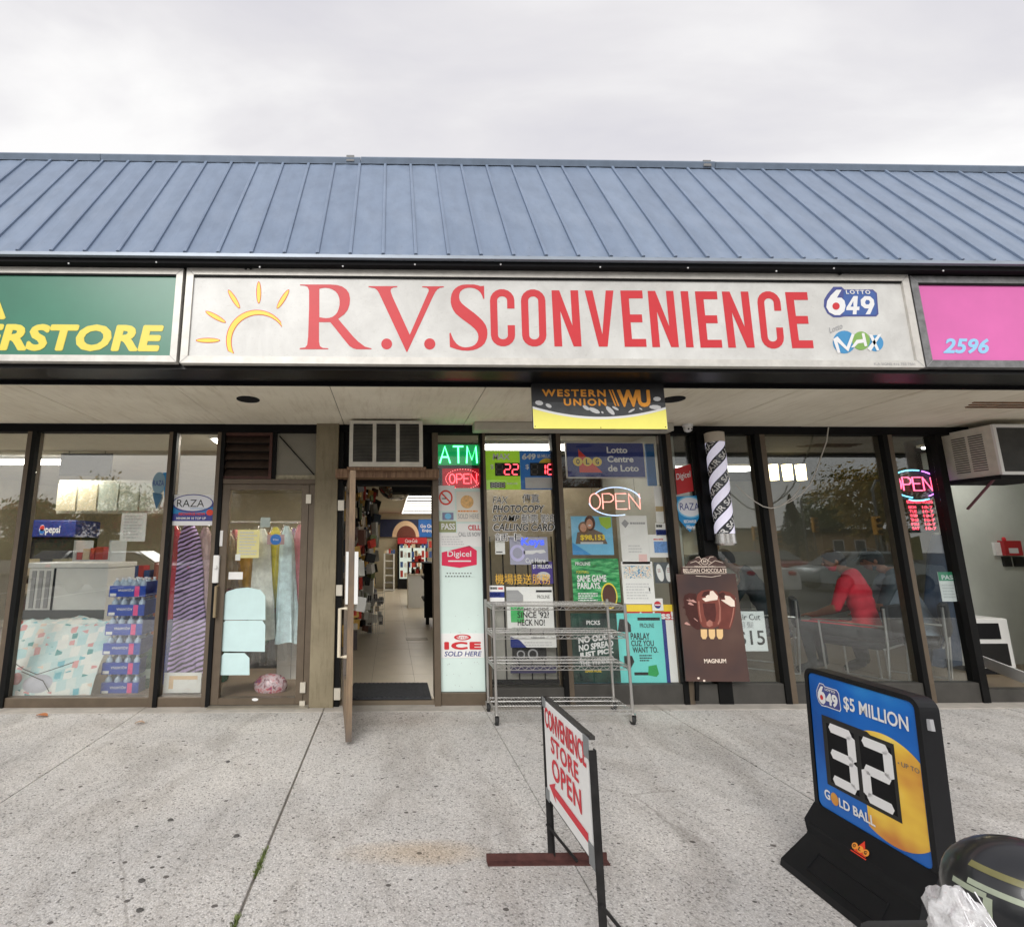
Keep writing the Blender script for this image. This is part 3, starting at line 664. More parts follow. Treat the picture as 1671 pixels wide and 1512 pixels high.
# ================================================================ sign boxes over the shops
M_panelw = rampmat('weathered_white_acrylic', lambda t, co, b: mixc(t, 1.0, ramp(t, noise(t, co, 3, 7, .65, .4), [(.3, S(192,191,187)), (.7, S(220,220,216))]), mixc(t, .75, (1,1,1), ramp(t, noise(t, mapping(t, co, (3,3,5)), 9, 6, .7, 1.5), [(.30, (.80,.79,.76)), (.42, (1,1,1))]), 'MULTIPLY'), 'MULTIPLY'), .35)
def signbox(name, label, x0, x1, z0, z1, fw, m_frame, m_panel, fwl=None):
    t = thing(name, label, 'sign', ((x0+x1)/2, YS, z0))
    MB().box(x0+.01, x1-.01, YS+.03, YS+.28, z0+.01, z1-.01).build('sign_case', M_black, t)
    for a, b, c, d in ((x0, x1, z1-fw, z1), (x0, x1, z0, z0+fw)):
        MB().prism([(a, YS, c), (b, YS, c), (b, YS, d), (a, YS, d)], (0, .05, 0)).build('frame_rail', m_frame, t)
    for a, b in ((x0, x0+fw), (x1-fw, x1)):
        MB().box(a, b, YS+.0005, YS+.05, z0+fw+.0005, z1-fw-.0005).build('frame_stile', m_frame, t)
    # mitre seams
    q = MB()
    for (xa, xb) in ((x0, x0+fw), (x1, x1-fw)):
        for (za, zb) in ((z0, z0+fw), (z1, z1-fw)):
            d_ = Vector((xb-xa, 0, zb-za)).normalized(); n_ = Vector((-d_.z, 0, d_.x))*.0016
            a = Vector((xa, YS-.0012, za)); b = Vector((xb, YS-.0012, zb)); q.ngon([a-n_, b-n_, b+n_, a+n_])
    q.build('mitre_seam', M_gry, t)
    MB().box(x0+fw+.001, x1-fw-.001, YS+.016, YS+.03, z0+fw+.001, z1-fw-.001).build('sign_panel', m_panel, t)
    MB().box(x0+fw+.001, x1-fw-.001, YS+.004, YS+.0155, z1-fw-.012, z1-fw-.001).build('shade_strip', M_dkbronze, t)  # solid dark strip stands in for the shade under the top rail
    return t
YP = YS+.0145                                 # print plane, just proud of the panels
sx0, sx1 = W(299, 515, YS).x, W(1496, 525, YS).x; sz0, sz1 = W(640, 594, YS).z, W(640, 440, YS).z
rvs = signbox('shop_sign', 'long white framed sign with red R.V.S convenience lettering and sun logo', sx0, sx1, sz0, sz1, .05, M_alu, M_panelw)
gx = W(296, 515, YS).x-.012
grn = signbox('shop_sign', 'green sign with yellow superstore lettering at left edge', -5.6, gx, sz0+.006, sz1-.004, .046, M_alu, mat('green_acrylic', S(48,118,94), .28, var=.12, vs=1.5))
pnk = signbox('shop_sign', 'pink sign with pale blue number 2596 at right edge', sx1+.012, 8.6, sz0+.004, sz1-.01, .052, mat('grey_zinc', S(128,128,128), .4, .5, var=.35, vs=14), mat('pink_acrylic', S(218,104,174), .4, var=.07, vs=2))
# --- lettering of the long sign, traced
c2 = lambda a, b: (450+a/3.713, 420+b/3.713)
Rr = [(147,164),(330,164),(370,167),(402,176),(428,194),(444,218),(450,250),(447,285),(436,318),(415,345),(378,372),(408,408),(440,445),(470,480),(500,510),(540,540),(580,551),(580,556),(490,556),(468,550),(446,536),(400,480),(365,435),(330,392),(262,392),(262,510),(268,538),(285,548),(318,550),(318,556),(145,556),(145,549),(178,545),(190,530),(196,480),(202,300),(202,200),(192,178),(175,172),(147,170)]
Rh = [(264,190),(282,186),(300,184),(325,187),(345,195),(363,207),(375,222),(384,243),(387,265),(386,290),(380,314),(371,335),(358,350),(343,360),(325,366),(305,368),(285,366),(264,362)]
Vv = [(562,174),(736,174),(736,180),(712,183),(698,190),(696,204),(706,235),(812,468),(915,230),(926,205),(926,192),(915,184),(887,181),(887,175),(1018,175),(1018,181),(996,184),(981,192),(968,208),(955,232),(797,572),(792,572),(625,215),(614,198),(600,187),(562,180)]
Ss = [(1262,172),(1264,250),(1258,252),(1250,230),(1240,212),(1225,198),(1205,188),(1185,184),(1165,184),(1146,188),(1130,196),(1118,208),(1112,225),(1111,243),(1116,262),(1127,278),(1150,298),(1200,335),(1232,362),(1255,385),(1272,410),(1281,436),(1283,462),(1279,490),(1266,520),(1248,538),(1222,553),(1195,561),(1165,565),(1130,563),(1095,556),(1055,542),(1052,460),(1060,455),(1065,472),(1076,497),(1095,522),(1112,535),(1130,542),(1150,545),(1170,543),(1190,538),(1206,529),(1218,516),(1226,498),(1228,480),(1225,463),(1217,446),(1203,430),(1180,410),(1150,388),(1115,362),(1090,340),(1075,318),(1065,295),(1060,272),(1060,248),(1065,222),(1074,203),(1088,187),(1105,175),(1127,167),(1150,164),(1200,164),(1222,168),(1240,174)]
def dot(cx, cy, r): return [(cx+r*math.cos(i*.2618), cy+r*math.sin(i*.2618)) for i in range(24)]
for loop, hole in ((Rr, [Rh]), (dot(672,524,33), []), (Vv, []), (dot(933,524,34), []), (Ss, [])):
    polypx('sign_letter', M_red, rvs, [c2(*p) for p in loop], YP, [[c2(*p) for p in h_] for h_ in hole])
def arcn(cx, cy, rx, ry, a0, a1, n=9): return [(cx+rx*math.cos(R(a0+(a1-a0)*i/n)), cy+ry*math.sin(R(a0+(a1-a0)*i/n))) for i in range(n+1)]
sw_ = .30; sh = .135                          # stroke widths as share of letter box
GL = {
 'N': ([(0,1),(.29,1),(.71,.37),(.71,1),(1,1),(1,0),(.71,0),(.29,.63),(.29,0),(0,0)], []),
 'V': ([(0,1),(.27,1),(.5,.22),(.73,1),(1,1),(.66,0),(.34,0)], []),
 'E': ([(0,1),(1,1),(1,.86),(.36,.86),(.36,.575),(.90,.575),(.90,.435),(.36,.435),(.36,.14),(1,.14),(1,0),(0,0)], []),
 'I': ([(0,0),(0,1),(1,1),(1,0)], []),
 'O': (arcn(.5,.80,.5,.20,0,180)+arcn(.5,.20,.5,.20,180,360), [arcn(.5,.80,.205,.075,0,180)+arcn(.5,.20,.205,.075,180,360)]),
 'C': (arcn(.5,.80,.5,.20,0,180)+arcn(.5,.20,.5,.20,180,360)+[(1,.37),(.70,.37),(.70,.20)]+arcn(.5,.20,.205,.075,360,180)[1:]+arcn(.5,.80,.205,.075,180,0)[:-1]+[(.70,.80),(.70,.66),(1,.66)], []),
}
LET = [('C',(799,471.7),(839,471.7),(801.5,565.4),(841,565)), ('O',(849.4,472),(889.5,472),(852.6,565.5),(892.2,565.5)), ('N',(899.9,473.7),(943.3,473.7),(904.8,565.2),(949.1,565.2)),
 ('V',(954.1,474),(1001,474),(962,565.5),(1007,565.5)), ('E',(1012.2,474),(1048,474),(1019.5,565.8),(1055.3,565.8)), ('N',(1056.8,474.6),(1098.7,474.6),(1064.7,566.3),(1108,566.3)),
 ('I',(1110.4,475.1),(1122.7,475.1),(1119.8,566.6),(1132.1,566.6)), ('E',(1133.9,475.4),(1169.7,475.4),(1143.3,567.2),(1179,567.2)), ('N',(1177.9,475.7),(1221,475.7),(1188.7,567.2),(1231.8,567.2)),
 ('C',(1234,475.1),(1272,475.1),(1244,569),(1281,569)), ('E',(1281,476.6),(1317,476.6),(1292.8,568),(1328,568))]
def bil(tl, tr, bl, br, a, b):
    return tuple((tl[i]*(1-a)+tr[i]*a)*b+(bl[i]*(1-a)+br[i]*a)*(1-b) for i in (0, 1))
for ch, tl, tr, bl, br in LET:
    o_, hs = GL[ch]; polypx('sign_letter', M_red, rvs, [bil(tl,tr,bl,br,*p) for p in o_], YP, [[bil(tl,tr,bl,br,*p) for p in h_] for h_ in hs])
# sun logo: crescent and rays, yellow with red edge
s1 = lambda a, b: (a/3.342, 400+b/3.342)
def cres(g_):
    out = []
    for i in range(19):
        a = R(200-i*(200-38)/18); out.append((1400+(165+g_)*math.cos(a)+0, 520-(165+g_)*math.sin(a)))
    inn = []
    for i in range(19):
        a = R(205-i*(205-33)/18); inn.append((1412+(152-g_)*math.cos(a), 528-(150-g_)*math.sin(a)))
    return out+inn[::-1]
polypx('sun_logo_edge', M_org2, rvs, [s1(*p) for p in cres(3)], YP); polypx('sun_logo', M_yel, rvs, [s1(*p) for p in cres(-1)], YP-.001)
for cx, cy, ln, an in ((1134,519,63,0), (1176,391,60,29), (1276,294,56,58), (1411,258,57,90), (1543,294,58,122)):
    for gg, m, yy in ((4, M_org2, YP), (0, M_yel, YP-.001)):
        pts = []
        for i in range(20):
            a = 2*math.pi*i/20; x = (ln+gg)*math.cos(a); y = (10+gg)*math.sin(a); pts.append(s1(cx+x*math.cos(R(an))-y*math.sin(R(an)), cy+x*math.sin(R(an))+y*math.cos(R(an))))
        polypx('sun_ray', m, rvs, pts, yy)
# lottery badges on the sign
b1 = lambda a, b: (1300+a/4.504, 420+b/4.504)
M_lot = mat('badge_blue', S(62,94,160), .4, var=.1, vs=8); M_lot2 = mat('badge_rim', S(70,78,140), .4); M_lgr = mat('badge_green', S(128,170,84), .4, var=.1); M_lbl = mat('badge_sky', S(64,140,190), .4, var=.1)
def badge649(par, P, yy, small=False):
    polypx('badge', M_lot2, par, [P(*p) for p in [(270,216),(330,216),(352,236),(560,236),(590,262),(602,415),(585,434),(350,434),(320,440),(270,440),(225,410),(200,360),(202,310),(225,270)]], yy)
    polypx('badge_fill', M_lot, par, [P(*p) for p in [(345,248),(560,248),(580,268),(590,410),(575,424),(340,424)]], yy-.001)
    q = MB()
    polypx('', None, None, [P(*p) for p in [(292,238),(330,238),(296,296),(330,296),(352,318),(360,356),(350,396),(318,424),(280,424),(240,404),(218,366),(224,320),(250,280)]], yy-.002, mb=q)
    polypx('', None, None, [P(*p) for p in [(418,284),(450,284),(444,362),(462,362),(460,388),(442,388),(440,418),(412,418),(414,388),(364,388),(366,368)]], yy-.002, [[P(*p) for p in [(416,322),(396,362),(418,362)]]], mb=q)
    polypx('', None, None, [P(*p) for p in [(500,284),(540,286),(566,310),(572,345),(540,418),(506,418),(530,376),(500,374),(474,352),(470,312)]], yy-.002, [[P(*p) for p in [(512,312),(532,314),(540,330),(530,346),(510,346),(502,330)]]], mb=q)
    q.build('badge_number', M_wht, par)
    polypx('red_ball', M_red, par, [P(290+27*math.cos(i*.4), 358+27*math.sin(i*.4)) for i in range(16)], yy-.003)
badge649(rvs, b1, YP)
a = b1(362,240); b = b1(540,270); txtpx('LOTTO', M_wht, rvs, a[0], a[1], b[0], b[1], YP-.003, bold=.03, space=1.3)
for (cx, cy, rx, ry, m) in ((350,622,84,84,M_lbl), (474,612,66,68,M_lgr), (580,630,58,60,M_lbl)):
    polypx('ball', m, rvs, [b1(cx+rx*math.cos(i*.2618), cy+ry*math.sin(i*.2618)) for i in range(24)], YP-(.0005 if m is M_lgr else 0))
q = MB()
for loop in ([(268,600),(300,580),(368,656),(405,560),(425,568),(380,692),(300,620),(322,700),(302,704)], [(478,556),(498,556),(520,650),(500,654),(492,626),(452,632),(424,660),(400,662),(440,606),(486,600)], [(530,566),(556,566),(608,680),(590,686)], [(600,566),(625,560),(545,690),(520,670)]):
    polypx('', None, None, [b1(*p) for p in loop], YP-.002, mb=q)
q.build('badge_letters', M_wht, rvs)
a = b1(240,490); b = b1(345,558)
q = MB(); fr = frpx(a[0], a[1], b[0], b[1], YP-.001); txt('Lotto', None, None, Fr(fr.o, fr.u*.95+fr.v*.55, fr.v*.62), mb=q, d=0, bold=.005); q.build('lettering', M_gry, rvs)
a = b1(570,774); b = b1(870,792); txtpx('K.A SIGNS 416 755 7501', M_gry, rvs, a[0], a[1], b[0], b[1], YS-.0015)
for px, py in ((401,437), (409,437), (1371,446)):
    c = W(px, py, YS-.01); MB().ell(c, (.012,.012,.014), 8, 6).build('sign_bolt', M_blackmatt, rvs, smooth=True)
# neighbours' lettering
M_ylw = mat('superstore_yellow', S(232,214,78), .4, var=.03); M_pbl = mat('number_blue', S(150,205,240), .4, var=.03)
txtpx('ERSTORE', M_ylw, grn, -36, 529, 266, 573, YP, bold=.05, shear=.12, space=1.03)
txtpx('A', M_ylw, grn, -48, 468, 13, 521, YP, bold=.05)
txtpx('2596', M_pbl, pnk, 1537, 552, 1615, 577, YP, bold=.035, shear=.38)
q = MB(); 

# hanging money-transfer board under the canopy
YW = 3.585
wu = thing('hanging_board', 'black and yellow money transfer board hanging under the canopy', 'sign', tuple(W(978, 699, YW)))
a, b, c, d = rectpx(869, 628, 1086, 700, YW); d = SOF-.014
MB().box(a, b, YW, YW+.02, c, d).build('board', mat('wu_black', (.02,.02,.022), .4, var=.2), wu)
fr = Fr((a, YW, c), (b-a, 0, 0), (0, 0, d-c))
M_wug = mat('wu_grey', S(70,72,74), .5, var=.3, vs=10); M_wuy = mat('wu_yellow', S(246,238,120), .45, var=.03); M_wuo = mat('wu_orange', S(240,160,50), .45, var=.15, vs=12)
hh = (d-c)
def cur(x, o): return .235*(1-.0)-.0+o+(-.22+.88*(x-.5)**2)*1.0+.20
frect('grey_ground', M_wug, wu, fr, 0, .1, 1, .58, .001)
N_ = 24
flat('white_swoosh', M_wht, wu, fr, [(0,0.02),(1,0.02)]+[(1-i/N_, cur(1-i/N_, .05)) for i in range(N_+1)], .002)
flat('yellow_ground', M_wuy, wu, fr, [(0.002,0.004),(.998,0.004)]+[(1-i/N_, cur(1-i/N_, .0)) for i in range(N_+1)], .003)
txt('WESTERN', M_wuo, wu, fr, .075, .70, .555, .86, bold=.04, space=1.25, d=.003)
txt('UNION', M_wuo, wu, fr, .235, .50, .555, .66, bold=.04, space=1.25, d=.003)
txt('WU', M_wuo, wu, fr, .64, .48, .89, .86, bold=.05, d=.003, space=.85)
for xx in (.578, .60): flat('stroke', M_wuo, wu, fr, [(xx,.86),(xx+.012,.86),(xx+.052,.50),(xx+.04,.50)], .003)
rnd = random.Random(5)
for x, y, rx, ry in ((.05,.56,.03,.055), (.12,.50,.02,.05), (.40,.46,.02,.06), (.46,.40,.03,.075), (.58,.40,.022,.10), (.62,.45,.015,.05), (.74,.40,.013,.05), (.94,.66,.03,.05), (.92,.48,.045,.05), (.52,.36,.008,.025), (.81,.44,.008,.025)):
    fell('worn_patch', M_lg, wu, fr, x, y, rx, ry, .0035, 9, rot=rnd.uniform(-.5,.5))
for x, y in ((.012,.05), (.985,.05), (.5,.03)): fell('screw', M_k, wu, fr, x, y, .004, .012, .004, 8)
# roller shutter box at the window head
a, b, c, d = rectpx(772, 683, 1092, 700, D-.12)
sb = MB().rbox(a, b, D-.2, D-.051, Z_(701, D-.2), SOF-.002, .012).build('shutter_box', mat('shutter_white', S(186,182,170), .5, var=.12, vs=6)); tag(sb, 'off-white shutter box under the soffit above middle windows', 'shutter box')

# ================================================================ window units and lamps outside
M_acw = mat('air_conditioner_cream', S(206,202,190), .5, var=.12, vs=10); M_fin = mat('condenser_fins', (.045,.045,.042), .6, .3, var=.3)
YA = D-.30
a, b, c, d = rectpx(570, 686, 690, 761, YA)
ac = thing('air_conditioner', 'cream window air conditioner with three grilles above open entrance', 'air conditioner', ((a+b)/2, YA, c))
MB().box(a+.004, b-.004, YA+.02, D-.021, c+.004, d-.004).build('case', M_acw, ac)
wd = (b-a)
for i in range(4):
    xx = a+i*(wd-.035)/3; MB().box(xx, xx+.035, YA, YA+.019, c+.045, d-.03).build('grille_post', M_acw, ac)
MB().box(a, b, YA, YA+.019, c, c+.0449).build('bottom_rail', M_acw, ac); MB().box(a, b, YA, YA+.019, d-.0299, d).build('top_rail', M_acw, ac)
q = MB(); nfin = 26
for i in range(nfin):
    zz = c+.05+(d-c-.09)*i/nfin; q.prism([(a+.03, YA+.004, zz), (a+.03, YA+.0175, zz+.008), (a+.03, YA+.0175, zz+.0105), (a+.03, YA+.004, zz+.0025)], (wd-.06, 0, 0))
stuff(q.build('grille_fins', mat('fin_grey', S(120,118,110), .4, .5, var=.3), ac)); 
MB().box(a+.03, b-.03, YA+.018, YA+.0195, c+.045, d-.03).build('grille_backing', M_fin, ac)
MB().box(a-.02, b+.03, YA+.02, D-.03, c-.028, c-.001).build('support_shelf', M_wood, ac)
# right-hand unit over the salon door
YB = D-.42
p = W(1628, 735, YB); z0_, z1_ = W(1628, 774, YB).z, W(1628, 692, YB).z
ac2 = thing('air_conditioner', 'cream window air conditioner with side louvres above salon side door', 'air conditioner', (p.x+.3, YB, z0_))
xa = p.x; xb = p.x+.62
MB().box(xa, xb, YB+.02, D+.10, z0_, z1_).build('case', M_acw, ac2)
for (u0, u1, w0, w1) in ((xa, xa+.03, z0_, z1_), (xb-.03, xb, z0_, z1_), (xa+.0301, xb-.0301, z1_-.03, z1_), (xa+.0301, xb-.0301, z0_, z0_+.03)):
    MB().box(u0, u1, YB, YB+.0199, w0, w1).build('front_frame', M_white, ac2)
MB().box(xa+.03, xb-.03, YB+.012, YB+.0199, z0_+.03, z1_-.03).build('coil', M_fin, ac2)
for s_ in range(2):
    q = MB(); n = 16
    for i in range(n):
        zz = z0_+.06+(z1_-z0_-.12)*i/n; y_0 = YB+.10+s_*.15; q.box(xa-.006, xa+.001, y_0, y_0+.12, zz, zz+.008)
    stuff(q.build('side_louvre', mat('louvre_shadow', (.05,.04,.05), .6), ac2))
MB().tube([(xa+.02, YB+.06, z0_-.002), (xa+.02, D-.06, z0_-.30)], .012, 6).build('bracket', mat('bracket_red', S(96,56,64), .6), ac2)
MB().box(xa-.02, xb+.02, YB+.0, D+.1, z0_-.04, z0_-.001).build('support_tray', M_blackmatt, ac2)
# security camera
c = W(1122, 693, D-.12)
cm = thing('security_camera', 'small white dome security camera under soffit by barber pole', 'camera', (c.x, D-.12, c.z-.06))
MB().lathe([(.048, 0), (.05, -.02), (.04, -.035)][::-1], (c.x, D-.12, SOF), 18).build('mount', M_white, cm, smooth=True)
MB().ell((c.x, D-.12, SOF-.045), (.043,.043,.04), 16, 10).build('dome', M_white, cm, smooth=True)
for s_ in (-1, 1): MB().ell((c.x+s_*.016, D-.157, SOF-.058), (.009,.006,.009), 10, 6).build('lens', M_k, cm)
# white cable drooping from the soffit
pts = [(1352,697),(1349,720),(1340,745),(1330,772),(1322,790),(1308,806),(1290,818),(1272,826),(1258,829),(1245,826),(1232,818),(1215,805),(1200,790)]
q = MB().tube([W(x, y, D-.09-.02*math.sin(i*.3)) for i, (x, y) in enumerate(pts)], .0055, 6)
pts2 = [(1307,788),(1303,800),(1293,812),(1275,824)]
q.tube([W(x, y, D-.085) for x, y in pts2], .005, 6)
tag(q.build('cable', mat('white_cable', S(190,186,178), .5), smooth=True), 'thin white cable drooping from soffit across salon window', 'cable')

# barber pole
PT, PB = W(1166, 706, D-.17), W(1182, 886, D-.17); pr = .086
px_ = (W(1168,720,D-.17).x+W(1181,870,D-.17).x)/2
bp_ = thing('barber_pole', 'white and black striped barber pole lettered hair salon', 'barber pole', (px_, D-.17, PB.z))
zb_, zt2 = PB.z, PT.z
M_lav = mat('lavender_white', S(226,222,240), .3, var=.02, emit=.25, ecol=(.8,.78,.95)); M_cylk = mat('pole_dark', S(70,72,78), .15, .3, var=.2)
MB().lathe([(pr*.97, zb_+.09), (pr*.97, zt2-.10)], (px_, D-.17, 0), 32).build('cylinder', M_cylk, bp_, smooth=True)
MB().lathe([(pr*.98, zt2-.101), (pr*1.02, zt2-.1), (pr*1.02, zt2-.005), (pr*.9, zt2)], (px_, D-.17, 0), 32).build('top_cap', mat('cap_beige', S(190,180,166), .5), bp_, smooth=True)
MB().lathe([(pr*.85, zb_-.02), (pr*1.05, zb_), (pr*1.05, zb_+.012), (pr*1.0, zb_+.014), (pr*1.0, zb_+.09)], (px_, D-.17, 0), 32).build('bottom_cap', mat('pole_steel', (.7,.69,.68), .2, .8), bp_, smooth=True)
def cylpt(u, z, r_): a = u/pr; return Vector((px_+r_*math.sin(a), D-.17-r_*math.cos(a), z))
q = MB(); pitch_ = .225; tanA = math.tan(R(48)); 
zlo, zhi = zb_+.092, zt2-.102
for s_ in range(-4, 9):
    z0q = zb_+s_*pitch_; nst = 40; U0, U1 = -pr*math.pi*.99, pr*math.pi*.99
    for i in range(nst):
        ua = U0+(U1-U0)*i/nst; ub = U0+(U1-U0)*(i+1)/nst
        za, zb2 = z0q+ua*tanA*.9, z0q+ub*tanA*.9; hgt = .105
        cl = lambda z: min(max(z, zlo), zhi)
        if cl(za) >= zhi or cl(zb2+hgt) <= zlo: continue
        q.ngon([cylpt(ua, cl(za), pr*.99), cylpt(ub, cl(zb2), pr*.99), cylpt(ub, cl(zb2+hgt), pr*.99), cylpt(ua, cl(za+hgt), pr*.99)])
q.build('stripe', M_lav, bp_)
for s_ in range(-1, 5):
    v, f, a_ = textgeo('HAIR SALON', .02, 0, 1.0); q = MB(); an = math.atan(tanA*.9); Ls = .48; hs = .055; ok = True; P = []
    for (x, y) in v:
        s1_ = (x-.5)*Ls; t1 = (y-.5)*hs; u = s1_*math.cos(an)-t1*math.sin(an); z = zb_+s_*pitch_+.165+s1_*math.sin(an)+t1*math.cos(an)
        P.append(cylpt(u, min(max(z, zlo), zhi), pr*.985)); 
    q.add(P, f); q.build('lettering', M_wht, bp_)
MB().box(px_-.13, px_-.02, D-.10, D-.052, zb_+.03, zt2+.02).box(px_-.05, px_+.05, D-.1, D-.051, zb_+.05, zb_+.1).build('bracket', M_black, bp_)

# ================================================================ posters and stickers, middle shop
YO = D-.012                                    # outside of the glass
YI = D+.022                                    # inside of the glass
YM = D-.009                                    # on the mint panel
M_ledk = mat('led_board', (.008,.010,.009), .4, var=.2)
M_gled = mat('green_led', (.1,1,.35), .5, var=0, emit=4.0, ecol=(.10,1.0,.30)); M_rled = mat('red_led', (1,.08,.1), .5, var=0, emit=3.5, ecol=(1,.06,.08))
M_rdot = mat('red_led_soft', (1,.2,.2), .5, var=0, emit=2.2, ecol=(1,.18,.2)); M_gdim = mat('green_led_glow', (.0,.12,.04), .5, var=0, emit=.55, ecol=(.0,.28,.08)); M_rdim = mat('red_led_glow', (.2,.0,.01), .5, var=0, emit=.5, ecol=(.35,.0,.01))
def strokes(name, m, par, fr, pls, r, d=.006):
    q = MB()
    for pl in pls: q.tube([fr.p(a, b, d) for a, b in pl], r, 6)
    return q.build(name, m, par)
STK = {'A': [[(0,0),(.5,1),(1,0)], [(.2,.36),(.8,.36)]], 'T': [[(0,1),(1,1)], [(.5,1),(.5,0)]], 'M': [[(0,0),(.08,1),(.5,.2),(.92,1),(1,0)]], 'O': [[(.5+.5*math.cos(i*.3927), .5+.5*math.sin(i*.3927)) for i in range(17)]],
       'P': [[(0,0),(0,1),(.7,1),(1,.85),(1,.6),(.7,.46),(0,.46)]], 'E': [[(1,0),(0,0),(0,1),(1,1)], [(0,.52),(.8,.52)]], 'N': [[(0,0),(0,1),(1,0),(1,1)]]}
def word(s, x0, x1, y0, y1, gap=.25, sh_=0):
    n = len(s); wl = (x1-x0)/(n+(n-1)*gap); out = []
    for i, ch in enumerate(s):
        xx = x0+i*wl*(1+gap)
        for pl in STK[ch]: out.append([(xx+wl*a+sh_*b*wl, y0+(y1-y0)*b) for a, b in pl])
    return out
o, fr = poster('led_sign', 'lit green ATM sign on black board beside the entrance', 'lit sign', 711, 722, 783, 762, YI+.03, M_ledk, .02)
frect('glow_face', M_gdim, o, fr, .05, .08, .97, .92); strokes('neon_letters', M_gled, o, fr, word('ATM', .09, .93, .16, .84, .3), .0075)
o, fr = poster('led_sign', 'lit red dotted OPEN sign below the green ATM sign', 'lit sign', 720, 763, 787, 803, YI+.03, M_ledk, .02)
frect('glow_face', M_rdim, o, fr, .03, .05, .97, .97); strokes('neon_letters', M_rled, o, fr, word('OPEN', .20, .86, .36, .74, .3), .005)
q = MB()
for i in range(40):
    a_ = 2*math.pi*i/40; q.ell(fr.p(.53+.42*math.cos(a_), .54+.40*math.sin(a_), .004), (.0042,.003,.0042), 6, 4)
q.build('led_dots', M_rdot, o)
o, fr = poster('no_smoking_sign', 'white no smoking sign with red ring on entrance panel', 'sign', 714, 792, 742, 833, YM, M_paper)
fring('red_ring', M_org2, o, fr, .48, .52, .40, .30, .22); flat('red_bar', M_org2, o, fr, [(.18,.70),(.24,.74),(.78,.34),(.72,.30)], .002); flat('cigarette', M_k, o, fr, [(.26,.46),(.5,.46),(.5,.50),(.26,.50)], .001)
o, fr = poster('sticker', 'pale sold here sticker with orange coin beside no smoking sign', 'sticker', 745, 802, 786, 851, YM-.001, mat('paper_cream', S(232,226,214), .8, var=.03))
fell('coin', mat('coin_tan', S(224,180,120), .6, var=.3, vs=40), o, fr, .42, .66, .26, .22); txt('SOLD HERE', M_gry, o, fr, .05, .10, .88, .26); lines(o, fr, M_orange, .05, .9, .30, .40, 1, 3)
o, fr = poster('sticker', 'olive green pass sticker on entrance panel', 'sticker', 716, 850, 744, 868, YM, mat('olive_sticker', S(150,156,110), .6, var=.05)); txt('PASS', M_wht, o, fr, .15, .22, .95, .80, bold=.03)
o, fr = poster('sticker', 'small purple-grey globe sticker above the pass sticker', 'sticker', 722, 836, 740, 848, YM, mat('violet_grey', S(132,132,160), .6, var=.1)); fell('globe', M_lblue, o, fr, .5, .5, .3, .4)
o, fr = poster('sticker', 'white call sticker with red lettering near pass sticker', 'sticker', 746, 854, 786, 878, YM-.001, M_paper); txt('CELL', M_red, o, fr, .45, .55, .95, .9, bold=.03); txt('CALL US NOW', M_gry, o, fr, .05, .12, .95, .42, bold=.02)
o, fr = poster('notice', 'blank white note sheet below the pass sticker', 'notice', 717, 869, 786, 892, YM, M_paper); lines(o, fr, M_lg, .05, .6, .1, .8, 4, 9)
# Digicel plaque
M_dig = mat('crimson_plaque', S(224,40,84), .4, var=.04)
dg = thing('plaque', 'crimson six-sided phone card plaque on mint panel', 'sign', tuple(W(750, 926, YM)))
PP = [W(*p, YM) for p in ((721,901),(766,890),(778,898),(778,921),(750,926),(721,922))]
MB().prism(PP, (0, .003, 0)).build('plate', M_dig, dg)
fr = frpx(721, 890, 778, 926, YM); txt('Digicel', M_wht, dg, fr, .16, .42, .84, .76, bold=.01); frect('underline', M_wht, dg, fr, .18, .27, .83, .33)
o, fr = poster('sticker', 'checkered strip sticker under crimson plaque', 'sticker', 727, 930, 775, 941, YM, M_mint, .001)
q = MB()
for i in range(9):
    for j in range(2): q.ngon([fr.p((i+.5*j+.1)/10+dx_, (j+.25+dz_)/2.3, .0015) for dx_, dz_ in ((-.03,0),(.0,-.25),(.03,0),(0,.25))])
q.build('checks', M_k, o)
o, fr = poster('ice_sign', 'white sign reading ice sold here on mint panel', 'sign', 720, 1033, 790, 1073, YM, M_paper)
txt('ICE', M_red, o, fr, .07, .34, .93, .66, bold=.06, space=1.15); txt('SOLD HERE', M_navy, o, fr, .07, .07, .94, .27, bold=.015, shear=.2); fring('oval', M_red, o, fr, .5, .84, .2, .12, .3); txt('Arctic', M_red, o, fr, .36, .78, .64, .92)
q = MB(); rnd = random.Random(2)
for i in range(26):
    c = W(rnd.uniform(718,788), rnd.choice([948,975,1003,1010,1028,1080,1100,1120])+rnd.uniform(-4,4), YM+.002); q.ell(c, (.003,.0015,.003), 6, 4)
q.build('panel_screws', M_gry, bld)

